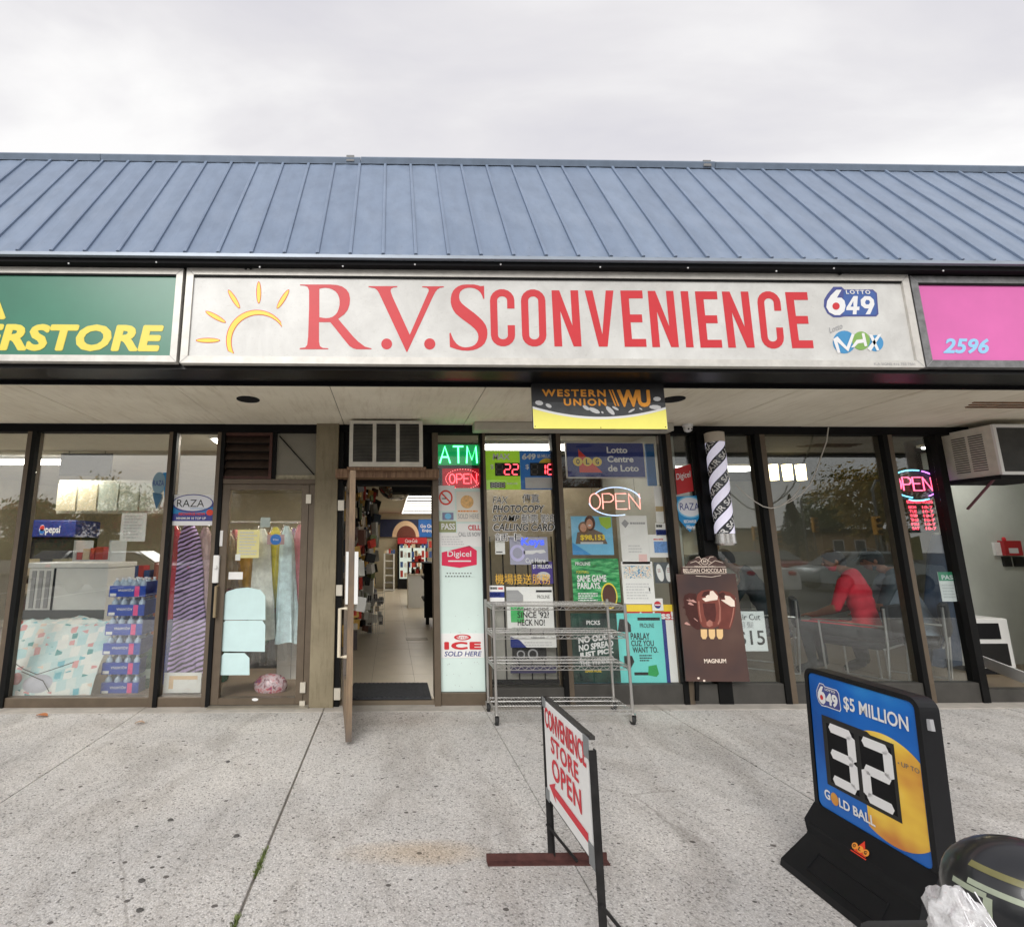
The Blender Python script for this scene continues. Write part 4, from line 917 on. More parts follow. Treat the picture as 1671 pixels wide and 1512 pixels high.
# lottery jackpot displays in window A
M_lime = mat('jackpot_lime', S(150,196,50), .4, var=.12, vs=10, emit=.25, ecol=S(150,196,50)); M_jb = mat('jackpot_blue', S(38,92,150), .4, var=.15, vs=10, emit=.22, ecol=S(38,92,150))
M_seg = mat('digit_unlit', (.10,.09,.09), .5, var=0)
SEG = {'a': [(.1,1),(.9,1)], 'b': [(.95,.95),(.95,.55)], 'c': [(.95,.45),(.95,.05)], 'd': [(.1,0),(.9,0)], 'e': [(.05,.45),(.05,.05)], 'f': [(.05,.95),(.05,.55)], 'g': [(.1,.5),(.9,.5)]}
DIG = {'0': 'abcdef', '1': 'bc', '2': 'abged', '3': 'abgcd', '5': 'afgcd', '6': 'afgedc', '8': 'abcdefg', '9': 'abcdfg', '-': ''}
def segs_(name, m, par, fr, ch, x0, x1, y0, y1, t=.16, d=.004, sl_=.08, ext=0.):
    q = MB(); w_ = x1-x0; h_ = y1-y0; asp = (fr.u.length*w_)/(fr.v.length*h_)
    for s_ in DIG[ch]:
        (ax, ay), (bx, by) = SEG[s_]; tt = t/2
        if ay == by: ax -= ext; bx += ext
        else: ay += ext*.5; by -= ext*.5
        if ay == by: pts = [(ax,ay),(ax+.09,ay+tt*asp),(bx-.09,ay+tt*asp),(bx,by),(bx-.09,by-tt*asp),(ax+.09,ay-tt*asp)]
        else: pts = [(ax,ay),(ax+tt,ay-.05),(ax+tt,by+.05),(bx,by),(bx-tt,by+.05),(ax-tt,ay-.05)]
        q.ngon([fr.p(x0+w_*(a+sl_*b), y0+h_*b, d) for a, b in pts])
    return q.build(name, m, par) if q.v else None
jk = thing('jackpot_display', 'lime and blue lottery jackpot display with red digits behind window', 'lit sign', tuple(W(848, 797, YI)))
a, b, c, d = rectpx(791.5, 735, 849, 798, YI); MB().box(a, b-.001, YI, YI+.04, c, d).build('lime_panel', M_lime, jk); f1 = Fr((a, YI, c), (b-a,0,0), (0,0,d-c))
a, b, c, d = rectpx(849, 735, 906, 798, YI); MB().box(a, b, YI, YI+.04, c, d).build('blue_panel', M_jb, jk); f2 = Fr((a, YI, c), (b-a,0,0), (0,0,d-c))
for ff, txt_, dg_, nm in ((f1, 'MAX', '822', 'lime'), (f2, '649', '816', 'blue')):
    txt(txt_, M_wht, jk, ff, .22 if nm == 'lime' else .06, .76, .72 if nm == 'lime' else .46, .92, bold=.05, shear=.1, d=.003)
    txt('$', M_wht, jk, ff, .15, .50, .25, .64, bold=.02, d=.003)
    for i, ch in enumerate(dg_):
        segs_('digit', M_seg if i == 0 else M_rled, jk, ff, ch if i else '8', .31+i*.225, .49+i*.225, .38, .64)
    frect('digit_window', M_k, jk, ff, .28, .34, .99, .68, .002)
for i in range(3): segs_('digit', M_lg, jk, f1, '8', .17+i*.13, .27+i*.13, .05, .16, d=.004)
frect('digit_window', M_k, jk, f1, .13, .03, .56, .18, .002); txt('MAXMILLIONS', M_wht, jk, f1, .6, .12, .9, .17, bold=.02)
txt('$5 MILLION', M_wht, jk, f2, .5, .80, .98, .90, bold=.04); fell('gold_ball', M_yel, jk, f2, .78, .60, .26, .2, .001); frect('taped_note', M_lg, jk, f2, .12, .02, .95, .30, .006)
# white/black lettering on window A
def outlined(s, par, x0, y0, x1, y1, bold=.02, shear=.2):
    fr = frpx(x0, y0, x1, y1, YO); q = MB()
    txt(s, M_wht, par, fr, -.012, -.06, 1.012, 1.06, d=.0005, bold=bold+.045, shear=shear, name='letter_outline'); txt(s, M_k, par, fr, d=.0015, bold=bold, shear=shear)
wl = thing('window_lettering', 'black italic service list with white outlines on window', 'lettering', tuple(W(850, 880, YO)))
outlined('FAX', wl, 804, 810, 829, 821, .0); outlined('傳真', wl, 852, 806, 880, 820, .0, 0)
outlined('PHOTOCOPY', wl, 804, 824, 888, 836); outlined('STAMP', wl, 804, 840, 848, 850); outlined('郵票 影印', wl, 851, 839, 909, 853, .0, 0); outlined('CALLING CARD', wl, 805, 854, 904, 866); outlined('話卡', wl, 808, 870, 852, 882, .0, 0)
yl = thing('window_lettering', 'golden Chinese lettering across the lower window', 'lettering', tuple(W(852, 953, YO)))
txtpx('機場接送服務', mat('gold_letter', S(232,182,70), .5, var=.1), yl, 808, 936, 898, 953, YO)
o, fr = poster('keys_sign', 'blue keys cut here sign with key drawing behind window', 'sign', 832, 876, 894, 921, YI, mat('keys_ground', S(170,170,190), .5, var=.1))
M_klit = mat('keys_blue', S(70,90,230), .5, var=.05, emit=.5, ecol=(.12,.2,.9)); txt('Keys', M_klit, o, fr, .30, .62, .92, .98, bold=.04)
fring('key_bow', mat('key_lilac', S(200,196,235), .4), o, fr, .2, .42, .2, .30, .35); flat('key_blade', M_wht, o, fr, [(.36,.50),(.9,.54),(.95,.44),(.8,.40),(.7,.44),(.6,.38),(.36,.38)], .0015); txt('Cut Here', M_wht, o, fr, .40, .06, .92, .24, bold=.02)
o, fr = poster('poster', 'small purple one million poster behind middle window', 'poster', 868, 916, 902, 952, YI, mat('purple_poster', S(78,62,140), .5, var=.15)); txt('$1 MILLION', M_wht, o, fr, .05, .66, .95, .88, bold=.03); fell('oval', M_lg, o, fr, .55, .34, .32, .2)
o, fr = poster('notice', 'white hanging tag with black print left in middle window', 'notice', 808, 882, 824, 904, YI, M_paper, .002); lines(o, fr, M_k, .1, .9, .08, .25, 1, 5)
o, fr = poster('notice', 'navy and white hours notice on window above the rack', 'notice', 799, 955, 823, 982, YO, M_paper, .002); frect('navy_band', M_navy, o, fr, 0, .28, 1, .62); lines(o, fr, M_wht, .08, .95, .34, .56, 2, 6); lines(o, fr, M_k, .05, .6, .7, .98, 1, 7); lines(o, fr, M_red, .6, .95, .7, .95, 1, 8)
o, fr = poster('poster', 'white sports betting poster with heck no slogan behind rack', 'poster', 827, 957, 903, 1026, YI, M_paper)
flat('grey_shape', M_gry, o, fr, [(0,.62),(0,.92),(.25,.92),(.36,.8),(.36,.62)]); frect('black_bar', M_k, o, fr, .64, .87, .98, .92); txt('PROLINE', M_k, o, fr, .66, .72, .93, .80); frect('green_block', mat('mid_green', S(80,190,110), .5), o, fr, .08, .16, .36, .52)
txt('SAME ODDS', M_k, o, fr, .22, .42, .90, .50, bold=.02); txt("SINCE '92?", M_k, o, fr, .22, .26, .90, .41, bold=.02); txt('HECK NO!', M_k, o, fr, .22, .08, .80, .23, bold=.02); lines(o, fr, M_k, .1, .6, .0, .05, 1, 2)
o, fr = poster('poster', 'pale poster with slanted top edge lower behind rack', 'poster', 833, 1036, 908, 1056, YI, M_paper); flat('dark_wedge', M_navy, o, fr, [(0,0),(.35,0),(.2,.6),(0,.9)]); frect('bar', M_gry, o, fr, .45, .7, .75, .85); lines(o, fr, M_lg, .3, .95, .1, .5, 2, 4)
o, fr = poster('backing_sheet', 'light grey sheet lining the lower half of middle window', 'sheet', 800, 975, 909, 1121, D+.16, mat('grey_sheet', S(176,174,166), .8, var=.12, vs=5))
for i in range(6):
    px = 803+i*20.5; a = W(px, 1000, D+.1).x
    MB().tube([(a, D+.1, zs2+.002), (a, D+.1, Z_(875, D+.1))], .007, 8).build('security_bar', M_blackmatt, bld)
MB().box(m5[1]+.002, m6[0]-.002, D+.085, D+.115, zs2+.001, zs2+.04).build('bar_rail', M_blackmatt, bld)
# black diamond stickers
o, fr = poster('poster', 'dark purple banner low in the middle window', 'poster', 833, 1085, 908, 1098, YI+.03, mat('violet_dark', S(50,46,84), .6, var=.2))
o, fr = poster('poster', 'black speaker-like poster between the pale posters', 'poster', 836, 1056, 892, 1078, YI+.03, M_k); fring('ring', M_gry, o, fr, .6, .5, .15, .4, .3); fring('ring', M_gry, o, fr, .25, .5, .12, .3, .3)

# window B
lc = thing('lottery_sign', 'navy lotto centre sign with yellow balls in window', 'sign', tuple(W(987, 778, YI)))
a, b, c, d = rectpx(925.5, 723, 1051, 778, YI)
MB().box(a-.01, b+.012, YI+.004, YI+.03, c-.012, d+.012).build('frame', M_alu, lc); MB().box(a, b, YI, YI+.0035, c, d).build('face', M_navy, lc)
fr = Fr((a, YI, c), (b-a,0,0), (0,0,d-c))
flat('red_triangle', M_org2, lc, fr, [(.15,.13),(.45,.13),(.15,.82)], .0015)
for i, ch in enumerate('OLG'):
    fell('ball', M_yel, lc, fr, .135+i*.125, .45, .062, .13, .003); txt(ch, M_k, lc, fr, .115+i*.125, .37, .158+i*.125, .53, d=.0045, bold=.03)
for i, (s_, xe) in enumerate((('Lotto', .79), ('Centre', .86), ('de Loto', .92))): txt(s_, M_wht, lc, fr, .52, .70-i*.27, xe, .89-i*.27, bold=.035, d=.003)
M_pneon = mat('pink_neon', (1,.5,.45), .5, var=0, emit=1.3, ecol=(1,.36,.30)); M_bneon = mat('blue_neon', (.6,.75,1), .5, var=0, emit=.9, ecol=(.55,.72,1))
no = thing('neon_sign', 'pink neon OPEN sign with pale blue oval in middle window', 'lit sign', tuple(W(1003, 840, YI+.06)))
fr = frpx(960, 793, 1046, 841, YI+.06)
strokes('neon_letters', M_pneon, no, fr, word('OPEN', .02, .97, .22, .74, .22), .0055)
strokes('neon_oval', M_bneon, no, fr, [[(.53+.46*math.cos(R(a_)), .5+.46*math.sin(R(a_))) for a_ in range(10, 160, 10)], [(.5+.5*math.cos(R(a_)), .5+.5*math.sin(R(a_))) for a_ in range(190, 300, 10)]], .0055)
strokes('support_wire', M_blackmatt, no, fr, [[(.08,.2),(.08,2.2)], [(.9,.3),(.9,2.2)]], .0015, -.01)
# winner poster
o, fr = poster('poster', 'light blue winner poster with two smiling people and prize amount', 'poster', 933, 842, 1000, 905, YI, M_lblue)
fell('hair', M_brn, o, fr, .46, .82, .13, .2, .001); fell('face', M_skin, o, fr, .45, .80, .08, .13, .002); fell('hair', mat('tan_hair', S(120,90,66), .6), o, fr, .30, .70, .13, .16, .0012); fell('face', M_skin, o, fr, .29, .70, .08, .11, .002)
flat('clothing', mat('taupe', S(120,104,92), .7, var=.2), o, fr, [(.08,.28),(.14,.58),(.30,.62),(.55,.66),(.75,.56),(.86,.28)], .0008); fell('smile', M_wht, o, fr, .45, .76, .035, .02, .003)
flat('lime_tag', mat('lime_tag', S(170,205,70), .5), o, fr, [(.68,.98),(.98,.98),(.98,.72),(.86,.66),(.72,.78)], .002); txt('$98,153', M_yel, o, fr, .20, .36, .80, .52, bold=.04, d=.004); flat('pale_corner', mat('poster_blue2', S(70,150,210), .5), o, fr, [(0,0),(.45,0),(0,.32)], .002); frect('white_strip', M_lg, o, fr, .2, .28, .75, .33, .002)
o, fr = poster('notice', 'white letter-headed notice with grey key logo', 'notice', 1013, 841, 1058, 920, YI, M_paper); flat('logo', M_gry, o, fr, [(.06,.84),(.2,.92),(.34,.84),(.2,.74)]); lines(o, fr, M_gry, .38, .95, .80, .88, 1, 1); lines(o, fr, M_lg, .25, .9, .22, .40, 3, 2); frect('pink_patch', mat('pale_pink', S(235,200,196), .7), o, fr, .6, .05, .9, .2)
o, fr = poster('notice', 'small white notice with blue picture right of neon', 'notice', 1059, 872, 1100, 909, YI, M_paper); frect('blue_picture', mat('picture_blue', S(110,150,205), .6, var=.35, vs=60), o, fr, .2, .2, .75, .7); lines(o, fr, M_red, .2, .8, .74, .84, 1, 2)
o, fr = poster('poster', 'green betting poster reading same game parlays', 'poster', 934, 911, 1011, 982, YI, rampmat('green_streaks', lambda t, co, b: ramp(t, noise(t, mapping(t, co, (2,2,9), (0,R(-25),0)), 4, 4, .6), [(.35, S(22,84,58)), (.5, S(40,150,84)), (.66, S(120,205,140))]), .5))
txt('SAME GAME', M_wht, o, fr, .10, .46, .72, .62, bold=.04); txt('PARLAYS.', M_wht, o, fr, .10, .30, .60, .45, bold=.04); txt('PROLINE', M_wht, o, fr, .08, .84, .40, .92, bold=.02); txt('FOOTBALL', M_yel, o, fr, .10, .66, .36, .72); fell('ball', M_brn, o, fr, .76, .14, .14, .26, .001); fring('ball_ring', M_yel, o, fr, .76, .14, .17, .3, .12); lines(o, fr, M_wht, .1, .55, .02, .22, 4, 3)
o, fr = poster('poster', 'white poster with colourful food pictures beside the green poster', 'poster', 1016, 916, 1067, 985, YI, M_paper); frect('pictures', rampmat('food_pictures', lambda t, co, b: ramp(t, noise(t, co, 45, 3, .7), [(.3, S(90,150,190)), (.45, S(230,225,215)), (.6, S(220,160,110)), (.7, S(120,160,90))], True), .6), o, fr, .06, .60, .94, .90); lines(o, fr, M_lg, .1, .9, .1, .5, 6, 4); frect('dark_mark', M_k, o, fr, .82, .30, .86, .38)
o, fr = poster('poster', 'grey poster showing a pair of pale slippers', 'poster', 1068, 917, 1101, 951, YI, mat('slate_poster', S(86,92,96), .6, var=.2, vs=20)); fell('slipper', M_paper, o, fr, .27, .5, .17, .42, .0015, rot=.15); fell('slipper', M_paper, o, fr, .72, .5, .17, .44, .0015, rot=-.1); lines(o, fr, M_red, .16, .36, .5, .7, 2, 2); lines(o, fr, M_red, .62, .82, .5, .75, 3, 2)
o, fr = poster('banner', 'red and yellow wireless banner strip in window corner', 'banner', 1018, 986, 1102, 1011, YI+.01, M_red); frect('yellow_band', M_yel, o, fr, 0, .55, 1, 1); txt('wireless!', M_wht, o, fr, .12, .05, .95, .55, bold=.04)
o, fr = poster('sticker', 'white sticker with a round red and blue emblem', 'sticker', 1064, 976, 1082, 996, YI-.004, M_paper, .001); fell('emblem', M_navy, o, fr, .5, .48, .3, .3, .001); fell('emblem_top', M_red, o, fr, .5, .56, .3, .2, .002); frect('emblem_bar', M_wht, o, fr, .25, .42, .75, .52, .003)
o, fr = poster('poster', 'teal betting poster reading parlay cuz you want to', 'poster', 1010, 1000, 1084, 1121, YI, M_teal)
frect('bar', M_k, o, fr, .46, .90, .96, .94); txt('PROLINE', M_k, o, fr, .50, .80, .82, .86, bold=.01); txt('PARLAY', M_k, o, fr, .28, .64, .70, .73, bold=.02); txt('CUZ YOU', M_k, o, fr, .28, .55, .78, .63, bold=.02); txt('WANT TO.', M_k, o, fr, .30, .46, .86, .54, bold=.02); lines(o, fr, M_k, .44, .74, .34, .44, 3, 3); frect('bar', M_k, o, fr, .30, .16, .72, .20); flat('figure', M_green, o, fr, [(.60,.16),(.62,.28),(.80,.30),(.84,.18),(.78,.14)], .002); flat('black_mass', M_k, o, fr, [(0,.74),(.06,.92),(.2,.92),(.3,.84),(.3,.74)], .001); flat('black_mass', M_k, o, fr, [(.1,.26),(.1,.42),(.28,.42),(.32,.34),(.22,.24)], .001)
o, fr = poster('poster', 'dark green betting poster with no odds no spread slogan', 'poster', 934, 1000, 1009, 1121, YI, rampmat('dark_green_poster', lambda t, co, b: ramp(t, noise(t, co, 7, 4, .5), [(.35, S(14,34,34)), (.7, S(40,84,70))]), .5))
txt('PICKS', M_wht, o, fr, .34, .84, .64, .90, bold=.03)
for i, s_ in enumerate(('NO ODDS', 'NO SPREAD', 'JUST PICK', 'THE WINNER')):
    ff = Fr(fr.p(.14, .58-i*.105), fr.u*.76+fr.v*.07, fr.v*.09); txt(s_, M_wht if i < 3 else M_lg, o, ff, 0, 0, 1, 1, bold=.05, d=.002)
txt('LEARN MORE', M_yel, o, fr, .25, .20, .6, .24, bold=.02); frect('pale_base', M_lblue, o, fr, 0, 0, 1, .06)
MB().box(W(1079,1060,YI).x, W(1091,1060,YI).x, YI+.01, YI+.03, zs3, Z_(1010, YI)).build('blue_strip', M_navy, bld)
o, fr = poster('white_board', 'tall narrow white board standing in the window corner', 'board', 1088, 1000, 1104, 1118, YI+.012, M_white, .012)
o, fr = poster('notice', 'navy and white opening notice in window beside neon', 'notice', 1070, 853, 1096, 873, YI, M_paper, .002); frect('navy_band', M_navy, o, fr, 0, .05, 1, .45); lines(o, fr, M_wht, .1, .9, .1, .4, 2, 3); lines(o, fr, M_k, .05, .6, .55, .95, 1, 2)
o, fr = poster('paper_strip', 'long white paper strip pinned right of the neon sign', 'paper', 1069, 793, 1085, 852, YI+.012, M_paper, .004); frect('tape', mat('tan_tape', S(190,165,120), .6), o, fr, 0, .30, 1, .44)
MB().box(W(1054,740,YI+.08).x, m7[0]-.002, YI+.08, YI+.1, Z_(790, YI), Z_(720, YI)).build('blue_blind', mat('blue_blind', S(46,110,176), .5, var=.15), bld)
# interior side of window B/C
o, fr = poster('paper_roll', 'cream paper panel in narrow window behind the Raza sticker', 'panel', 1112, 806, 1140, 905, D+.2, M_cream)
# stickers on mullion right of window B
dgs = thing('sticker', 'red phone card sticker on narrow window above round sticker', 'sticker', tuple(W(1117, 806, YO)))
MB().prism([W(*p, YO) for p in ((1101,764),(1127,757),(1132,801),(1105,807))], (0,.002,0)).build('sheet', mat('dark_red_sticker', S(196,40,44), .5, var=.06), dgs)
q = MB(); f0 = Fr(W(1104,786,YO), W(1127,781,YO)-W(1104,786,YO), W(1103,773,YO)-W(1104,786,YO)); txt('Digicel', M_wht, dgs, f0, 0, 0, 1, 1, bold=.01)
rz = thing('sticker', 'blue arrow-shaped recharge sticker with white oval on narrow window', 'sticker', tuple(W(1125, 868, YO)))
M_rzb = mat('raza_blue', S(30,132,190), .5, var=.08); M_rzw = mat('raza_white', S(220,222,228), .4, var=.03)
MB().prism([W(*p, YO) for p in ((1104,810),(1140,808),(1146,826),(1140,846),(1126,868),(1108,848))], (0,.002,0)).build('arrow', M_rzb, rz)
fr = frpx(1104, 809, 1147, 845, YO); fell('oval_rim', M_lblue, rz, fr, .5, .5, .5, .5, .001); fell('oval', M_rzw, rz, fr, .5, .5, .45, .43, .002); txt('RAZA', M_navy, rz, fr, .12, .36, .86, .68, d=.003); txtpx('RECHARGE', M_wht, rz, 1116, 848, 1136, 853, YO-.001, bold=.03); txtpx('Here', M_wht, rz, 1120, 856, 1134, 863, YO-.001, bold=.02, shear=.2)

# ================================================================ ice-cream board leaning on the front
YG = D-.13
M_choc = rampmat('chocolate_board', lambda t, co, b: ramp(t, noise(t, co, 1.6, 3, .5), [(.3, S(62,50,52)), (.5, S(84,62,56)), (.7, S(104,80,70))]), .4)
M_cedge = mat('board_edge', S(150,140,130), .7, var=.3, vs=40); M_bar = mat('ice_bar', S(110,58,50), .35, var=.15, vs=14); M_bar2 = mat('ice_bar_dark', S(70,36,32), .35, var=.2, vs=20); M_crm = mat('ice_cream', S(238,222,206), .5, var=.06); M_stick = mat('ice_stick', S(226,190,136), .6, var=.08)
ig = thing('ice_cream_board', 'brown Belgian chocolate ice cream board with three bars by salon window', 'sign', tuple(W(1170, 1112, YG)))
k1 = lambda a, b: (1080+a/5.4, 880+b/5.4)
MB().prism([W(*k1(*p), YG) for p in ((130,305),(650,300),(776,1252),(215,1248))], (0,.012,0)).build('board', [M_choc], ig)
crest = [(172,300),(175,240),(215,235),(240,190),(280,180),(310,150),(350,165),(400,150),(440,140),(470,150),(500,185),(545,200),(565,240),(575,300)]
MB().prism([W(*k1(*p), YG) for p in crest], (0,.012,0)).build('crest', M_choc, ig)
def pk(name, m, pts, d): return polypx(name, m, ig, [k1(*p) for p in pts], YG-d)
for dx_ in (0,): 
    pk('ice_bar', M_bar2, [(190,530),(200,490),(240,470),(300,475),(320,560),(330,700),(345,790),(310,795),(260,760),(215,660)], .0015)
    pk('ice_bar', M_bar, [(520,520),(500,470),(530,450),(600,465),(645,500),(658,560),(640,680),(605,790),(500,785)], .0025)
    pk('ice_bar', mat('ice_bar_mid', S(124,66,56), .35, var=.12, vs=12), [(305,520),(315,480),(350,450),(420,440),(480,455),(505,500),(525,600),(525,720),(500,760),(440,785),(360,770),(335,730),(318,640)], .0035)
M_hl = mat('bar_highlight', S(168,112,98), .35, var=.15, vs=20); M_sh = mat('bar_shade', S(84,42,38), .35, var=.15, vs=20)
pk('bar_highlight', M_hl, [(505,520),(518,600),(518,715),(498,750),(490,742),(506,700),(508,600),(497,525)], .004); pk('bar_highlight', M_hl, [(330,540),(338,640),(352,725),(345,725),(328,640),(320,545)], .004); pk('bar_shade', M_sh, [(360,560),(470,560),(480,650),(470,720),(400,730),(372,660)], .0038); pk('bar_highlight', M_hl, [(392,728),(420,706),(446,722),(448,756),(420,770),(394,756)], .0042); pk('bar_highlight', M_hl, [(640,600),(628,680),(600,776),(594,770),(618,680),(630,600)], .0032)
pk('cream_bite', M_crm, [(352,520),(390,510),(380,480),(420,490),(425,455),(450,450),(495,500),(490,530),(420,540),(385,548)], .005); pk('cream_bite', M_crm, [(520,530),(560,530),(550,490),(600,500),(640,540),(645,590),(610,590),(560,560)], .005)
pk('dark_bite', M_bar2, [(350,500),(370,460),(420,450),(415,480),(385,500)], .0055); pk('dark_bite', M_bar2, [(500,480),(540,462),(560,480),(548,520),(525,515)], .0055)
rnd = random.Random(4)
for i in range(11):
    cx = rnd.uniform(205,300); cy = rnd.uniform(490,760); pk('almond', mat('almond_pink', S(196,150,140), .4) if i % 2 else M_bar2, [(cx+24*math.cos(a_)+8*math.sin(a_*2), cy+12*math.sin(a_)+8*math.cos(a_)) for a_ in [j*.785 for j in range(8)]], .003+.0002*i)
for x in (370, 440, 510): pk('stick', M_stick, [(x-28,790),(x+28,790),(x+30,850),(x+18,876),(x-10,876),(x-26,850)], .003)
for (s_, x0, y0, x1, y1, bo) in (('BELGIAN CHOCOLATE', 188, 255, 572, 290, .015), ('MAGNUM', 372, 1050, 566, 1088, .03), ('MAGNUM WITH', 290, 230, 470, 248, .0)):
    a = k1(x0, y0); b = k1(x1, y1); txtpx(s_, M_crm, ig, a[0], a[1], b[0], b[1], YG-.003, bold=bo)
a = k1(345,165); b = k1(408,222); fr = frpx(a[0], a[1], b[0], b[1], YG); fring('roundel', M_crm, ig, fr, .5, .5, .5, .5, .16, .002); txt('M', M_crm, ig, fr, .3, .28, .7, .72, bold=.02)
q = MB()
for pts in ([(185,240),(565,240)], [(195,298),(570,298)], [(300,160),(330,150),(350,185),(320,205)], [(455,150),(425,155),(405,185),(440,205)], [(250,205),(300,190),(350,225)], [(410,225),(470,185),(540,205)], [(300,320),(380,325),(440,330),(520,315)]):
    q.tube([W(*k1(*p), YG-.002) for p in pts], .0028, 5)
q.build('flourish', M_crm, ig)
MB().prism([W(*k1(*p), YG+.013) for p in ((300,1240),(330,1240),(330,1420),(300,1420))], (0,.02,0)).build('prop', M_dkbronze, ig)
for x, y in ((322,1220),(372,1242),(640,520)): fell('scuff', M_crm, ig, Fr(W(*k1(x,y), YG), (1,0,0), (0,0,1)), 0, 0, .012, .01, .002, 7)
# haircut price sign
o, fr = poster('price_sign', 'white haircut price sign with large black 15 in salon window', 'sign', 1200, 997, 1250, 1062, YI, M_paper)
txt('Hair Cut', M_k, o, fr, .0, .78, .86, .93, bold=.005); txt('剪髮', M_gry, o, fr, .12, .58, .62, .74); txt('$15', M_k, o, fr, .02, .10, .93, .52, bold=.01)
# salon neon and LED
nr = thing('neon_sign', 'red and blue neon OPEN sign in salon side window', 'lit sign', tuple(W(1500, 812, YI+.05)))
fr = frpx(1452, 767, 1532, 812, YI+.05); M_redn = mat('red_neon', (1,.2,.3), .5, var=0, emit=3.2, ecol=(1,.10,.20)); M_cyn = mat('cyan_neon', (.3,.8,1), .5, var=0, emit=2.2, ecol=(.2,.7,1)); M_pur = mat('violet_neon', (.8,.3,1), .5, var=0, emit=2.4, ecol=(.65,.2,1))
strokes('neon_letters', M_redn, nr, fr, word('OPEN', .05, .84, .26, .74, .24), .0065)
strokes('neon_oval', M_cyn, nr, fr, [[(.5+.5*math.cos(R(a_)), .5+.5*math.sin(R(a_))) for a_ in range(75, 260, 8)], [(.5+.5*math.cos(R(a_)), .40+.5*math.sin(R(a_))) for a_ in range(250, 300, 8)]], .0065)
strokes('neon_oval', M_pur, nr, fr, [[(.5+.5*math.cos(R(a_)), .5+.5*math.sin(R(a_))) for a_ in range(-60, 72, 8)]], .0065)
MB().box(fr.p(0,0).x, fr.p(1,0).x, YI+.07, YI+.075, fr.p(0,0).z-.01, fr.p(0,1).z+.01).build('backing', M_ledk, nr)
o, fr = poster('led_board', 'red lit opening hours board under salon neon sign', 'lit sign', 1481, 815, 1528, 868, YI+.05, M_ledk, .02)
M_rtx = mat('red_led_text', (1,.1,.15), .5, var=0, emit=1.6, ecol=(1,.08,.14)); txt('BUSINESS HOURS', M_rtx, o, fr, .05, .88, .95, .98, bold=.02)
for i in range(6): txt(('MON','TUE','WED','THU','FRI','SAT')[i], M_rtx, o, fr, .08, .72-i*.13, .34, .81-i*.13, bold=.03); txt('10-7', M_rtx, o, fr, .55, .72-i*.13, .92, .81-i*.13, bold=.03)
o, fr = poster('certificate', 'green and white pass certificate on salon end window', 'certificate', 1534, 933, 1566, 981, YI, M_paper, .003); frect('green_head', mat('pass_green', S(60,150,110), .5), o, fr, 0, .70, 1, 1); txt('PASS', M_wht, o, fr, .15, .74, .88, .90, bold=.03); lines(o, fr, M_lg, .1, .9, .1, .6, 5, 3)

# ================================================================ left shop stickers
o, fr = poster('sticker', 'blue and white Raza oval banner on window beside striped garment', 'sticker', 278, 807, 350, 857, YO, M_wht)
frect('blue_ground', mat('raza_navy', S(58,62,140), .5, var=.06), o, fr, 0, .14, 1, .72, .0006); frect('sky_band', M_rzb, o, fr, 0, .38, 1, .6, .001)
fell('oval_rim', mat('raza_navy', ), o, fr, .5, .72, .47, .30, .0015); fell('oval', M_rzw, o, fr, .5, .73, .44, .26, .002); txt('RAZA', M_k, o, fr, .14, .60, .76, .84, d=.003); txt('communications', M_rzb, o, fr, .45, .53, .82, .58, d=.003); txt('RECHARGE NOW', M_org2, o, fr, .20, .33, .80, .42, bold=.03, d=.003); txt('MINIMUM 10 TOP UP', M_wht, o, fr, .15, .19, .82, .27, bold=.02, d=.003); fell('coin', M_org2, o, fr, .90, .42, .08, .10, .003)
rl = thing('sticker', 'small blue Raza arrow sticker on left shop window', 'sticker', tuple(W(258, 830, YO)))
MB().prism([W(*p, YO) for p in ((266,771),(283,770),(280,812),(268,812))], (0,.002,0)).build('flag', M_rzb, rl)
fr = frpx(248, 770, 270, 806, YO); fell('oval', mat('raza_dim', S(120,150,165), .5), rl, fr, .5, .5, .48, .5, .001); txt('RAZA', M_navy, rl, Fr(fr.p(.15,.2), fr.v*.55, -fr.u*.6) if False else fr, .1, .38, .9, .62, d=.003)
polypx('arrow', mat('raza_arrow', S(40,90,120), .5), rl, [(249,803),(264,806),(264,812),(255,831),(250,812)], YO-.001)
o, fr = poster('notice', 'white paper notice on the large left shop window', 'notice', 197, 837, 238, 883, YI, M_paper, .002); lines(o, fr, M_lg, .12, .9, .08, .95, 8, 3)
o, fr = poster('notice', 'pale yellow paper notice on left shop door', 'notice', 387, 864, 423, 910, YI-.01, mat('yellow_paper', S(232,222,160), .8, var=.04), .002); lines(o, fr, M_lg, .1, .9, .08, .95, 8, 5)
o, fr = poster('notice', 'small white tag beside the yellow paper on left shop door', 'notice', 384, 904, 392, 914, YI-.012, M_paper, .002)
o, fr = poster('sticker', 'white sticker low on left shop door rail', 'sticker', 373, 933, 396, 945, YO-.0, M_paper, .002)
o, fr = poster('sticker', 'blue round sticker on left shop door glass', 'sticker', 436, 872, 464, 888, YI-.01, mat('pale_strip', S(170,140,140), .6), .001); fell('disc', M_blue, o, fr, .5, .5, .32, .55, .001); txt('Visa', M_wht, o, fr, .34, .4, .66, .6, shear=.2)
o, fr = poster('sticker', 'pale grey sticker at top of left shop door glass', 'sticker', 425, 844, 441, 860, YI-.01, mat('pale_grey_sticker', S(170,180,176), .6), .001)
M_ice = mat('pale_mint_card', S(200,226,226), .6, var=.07, vs=4)
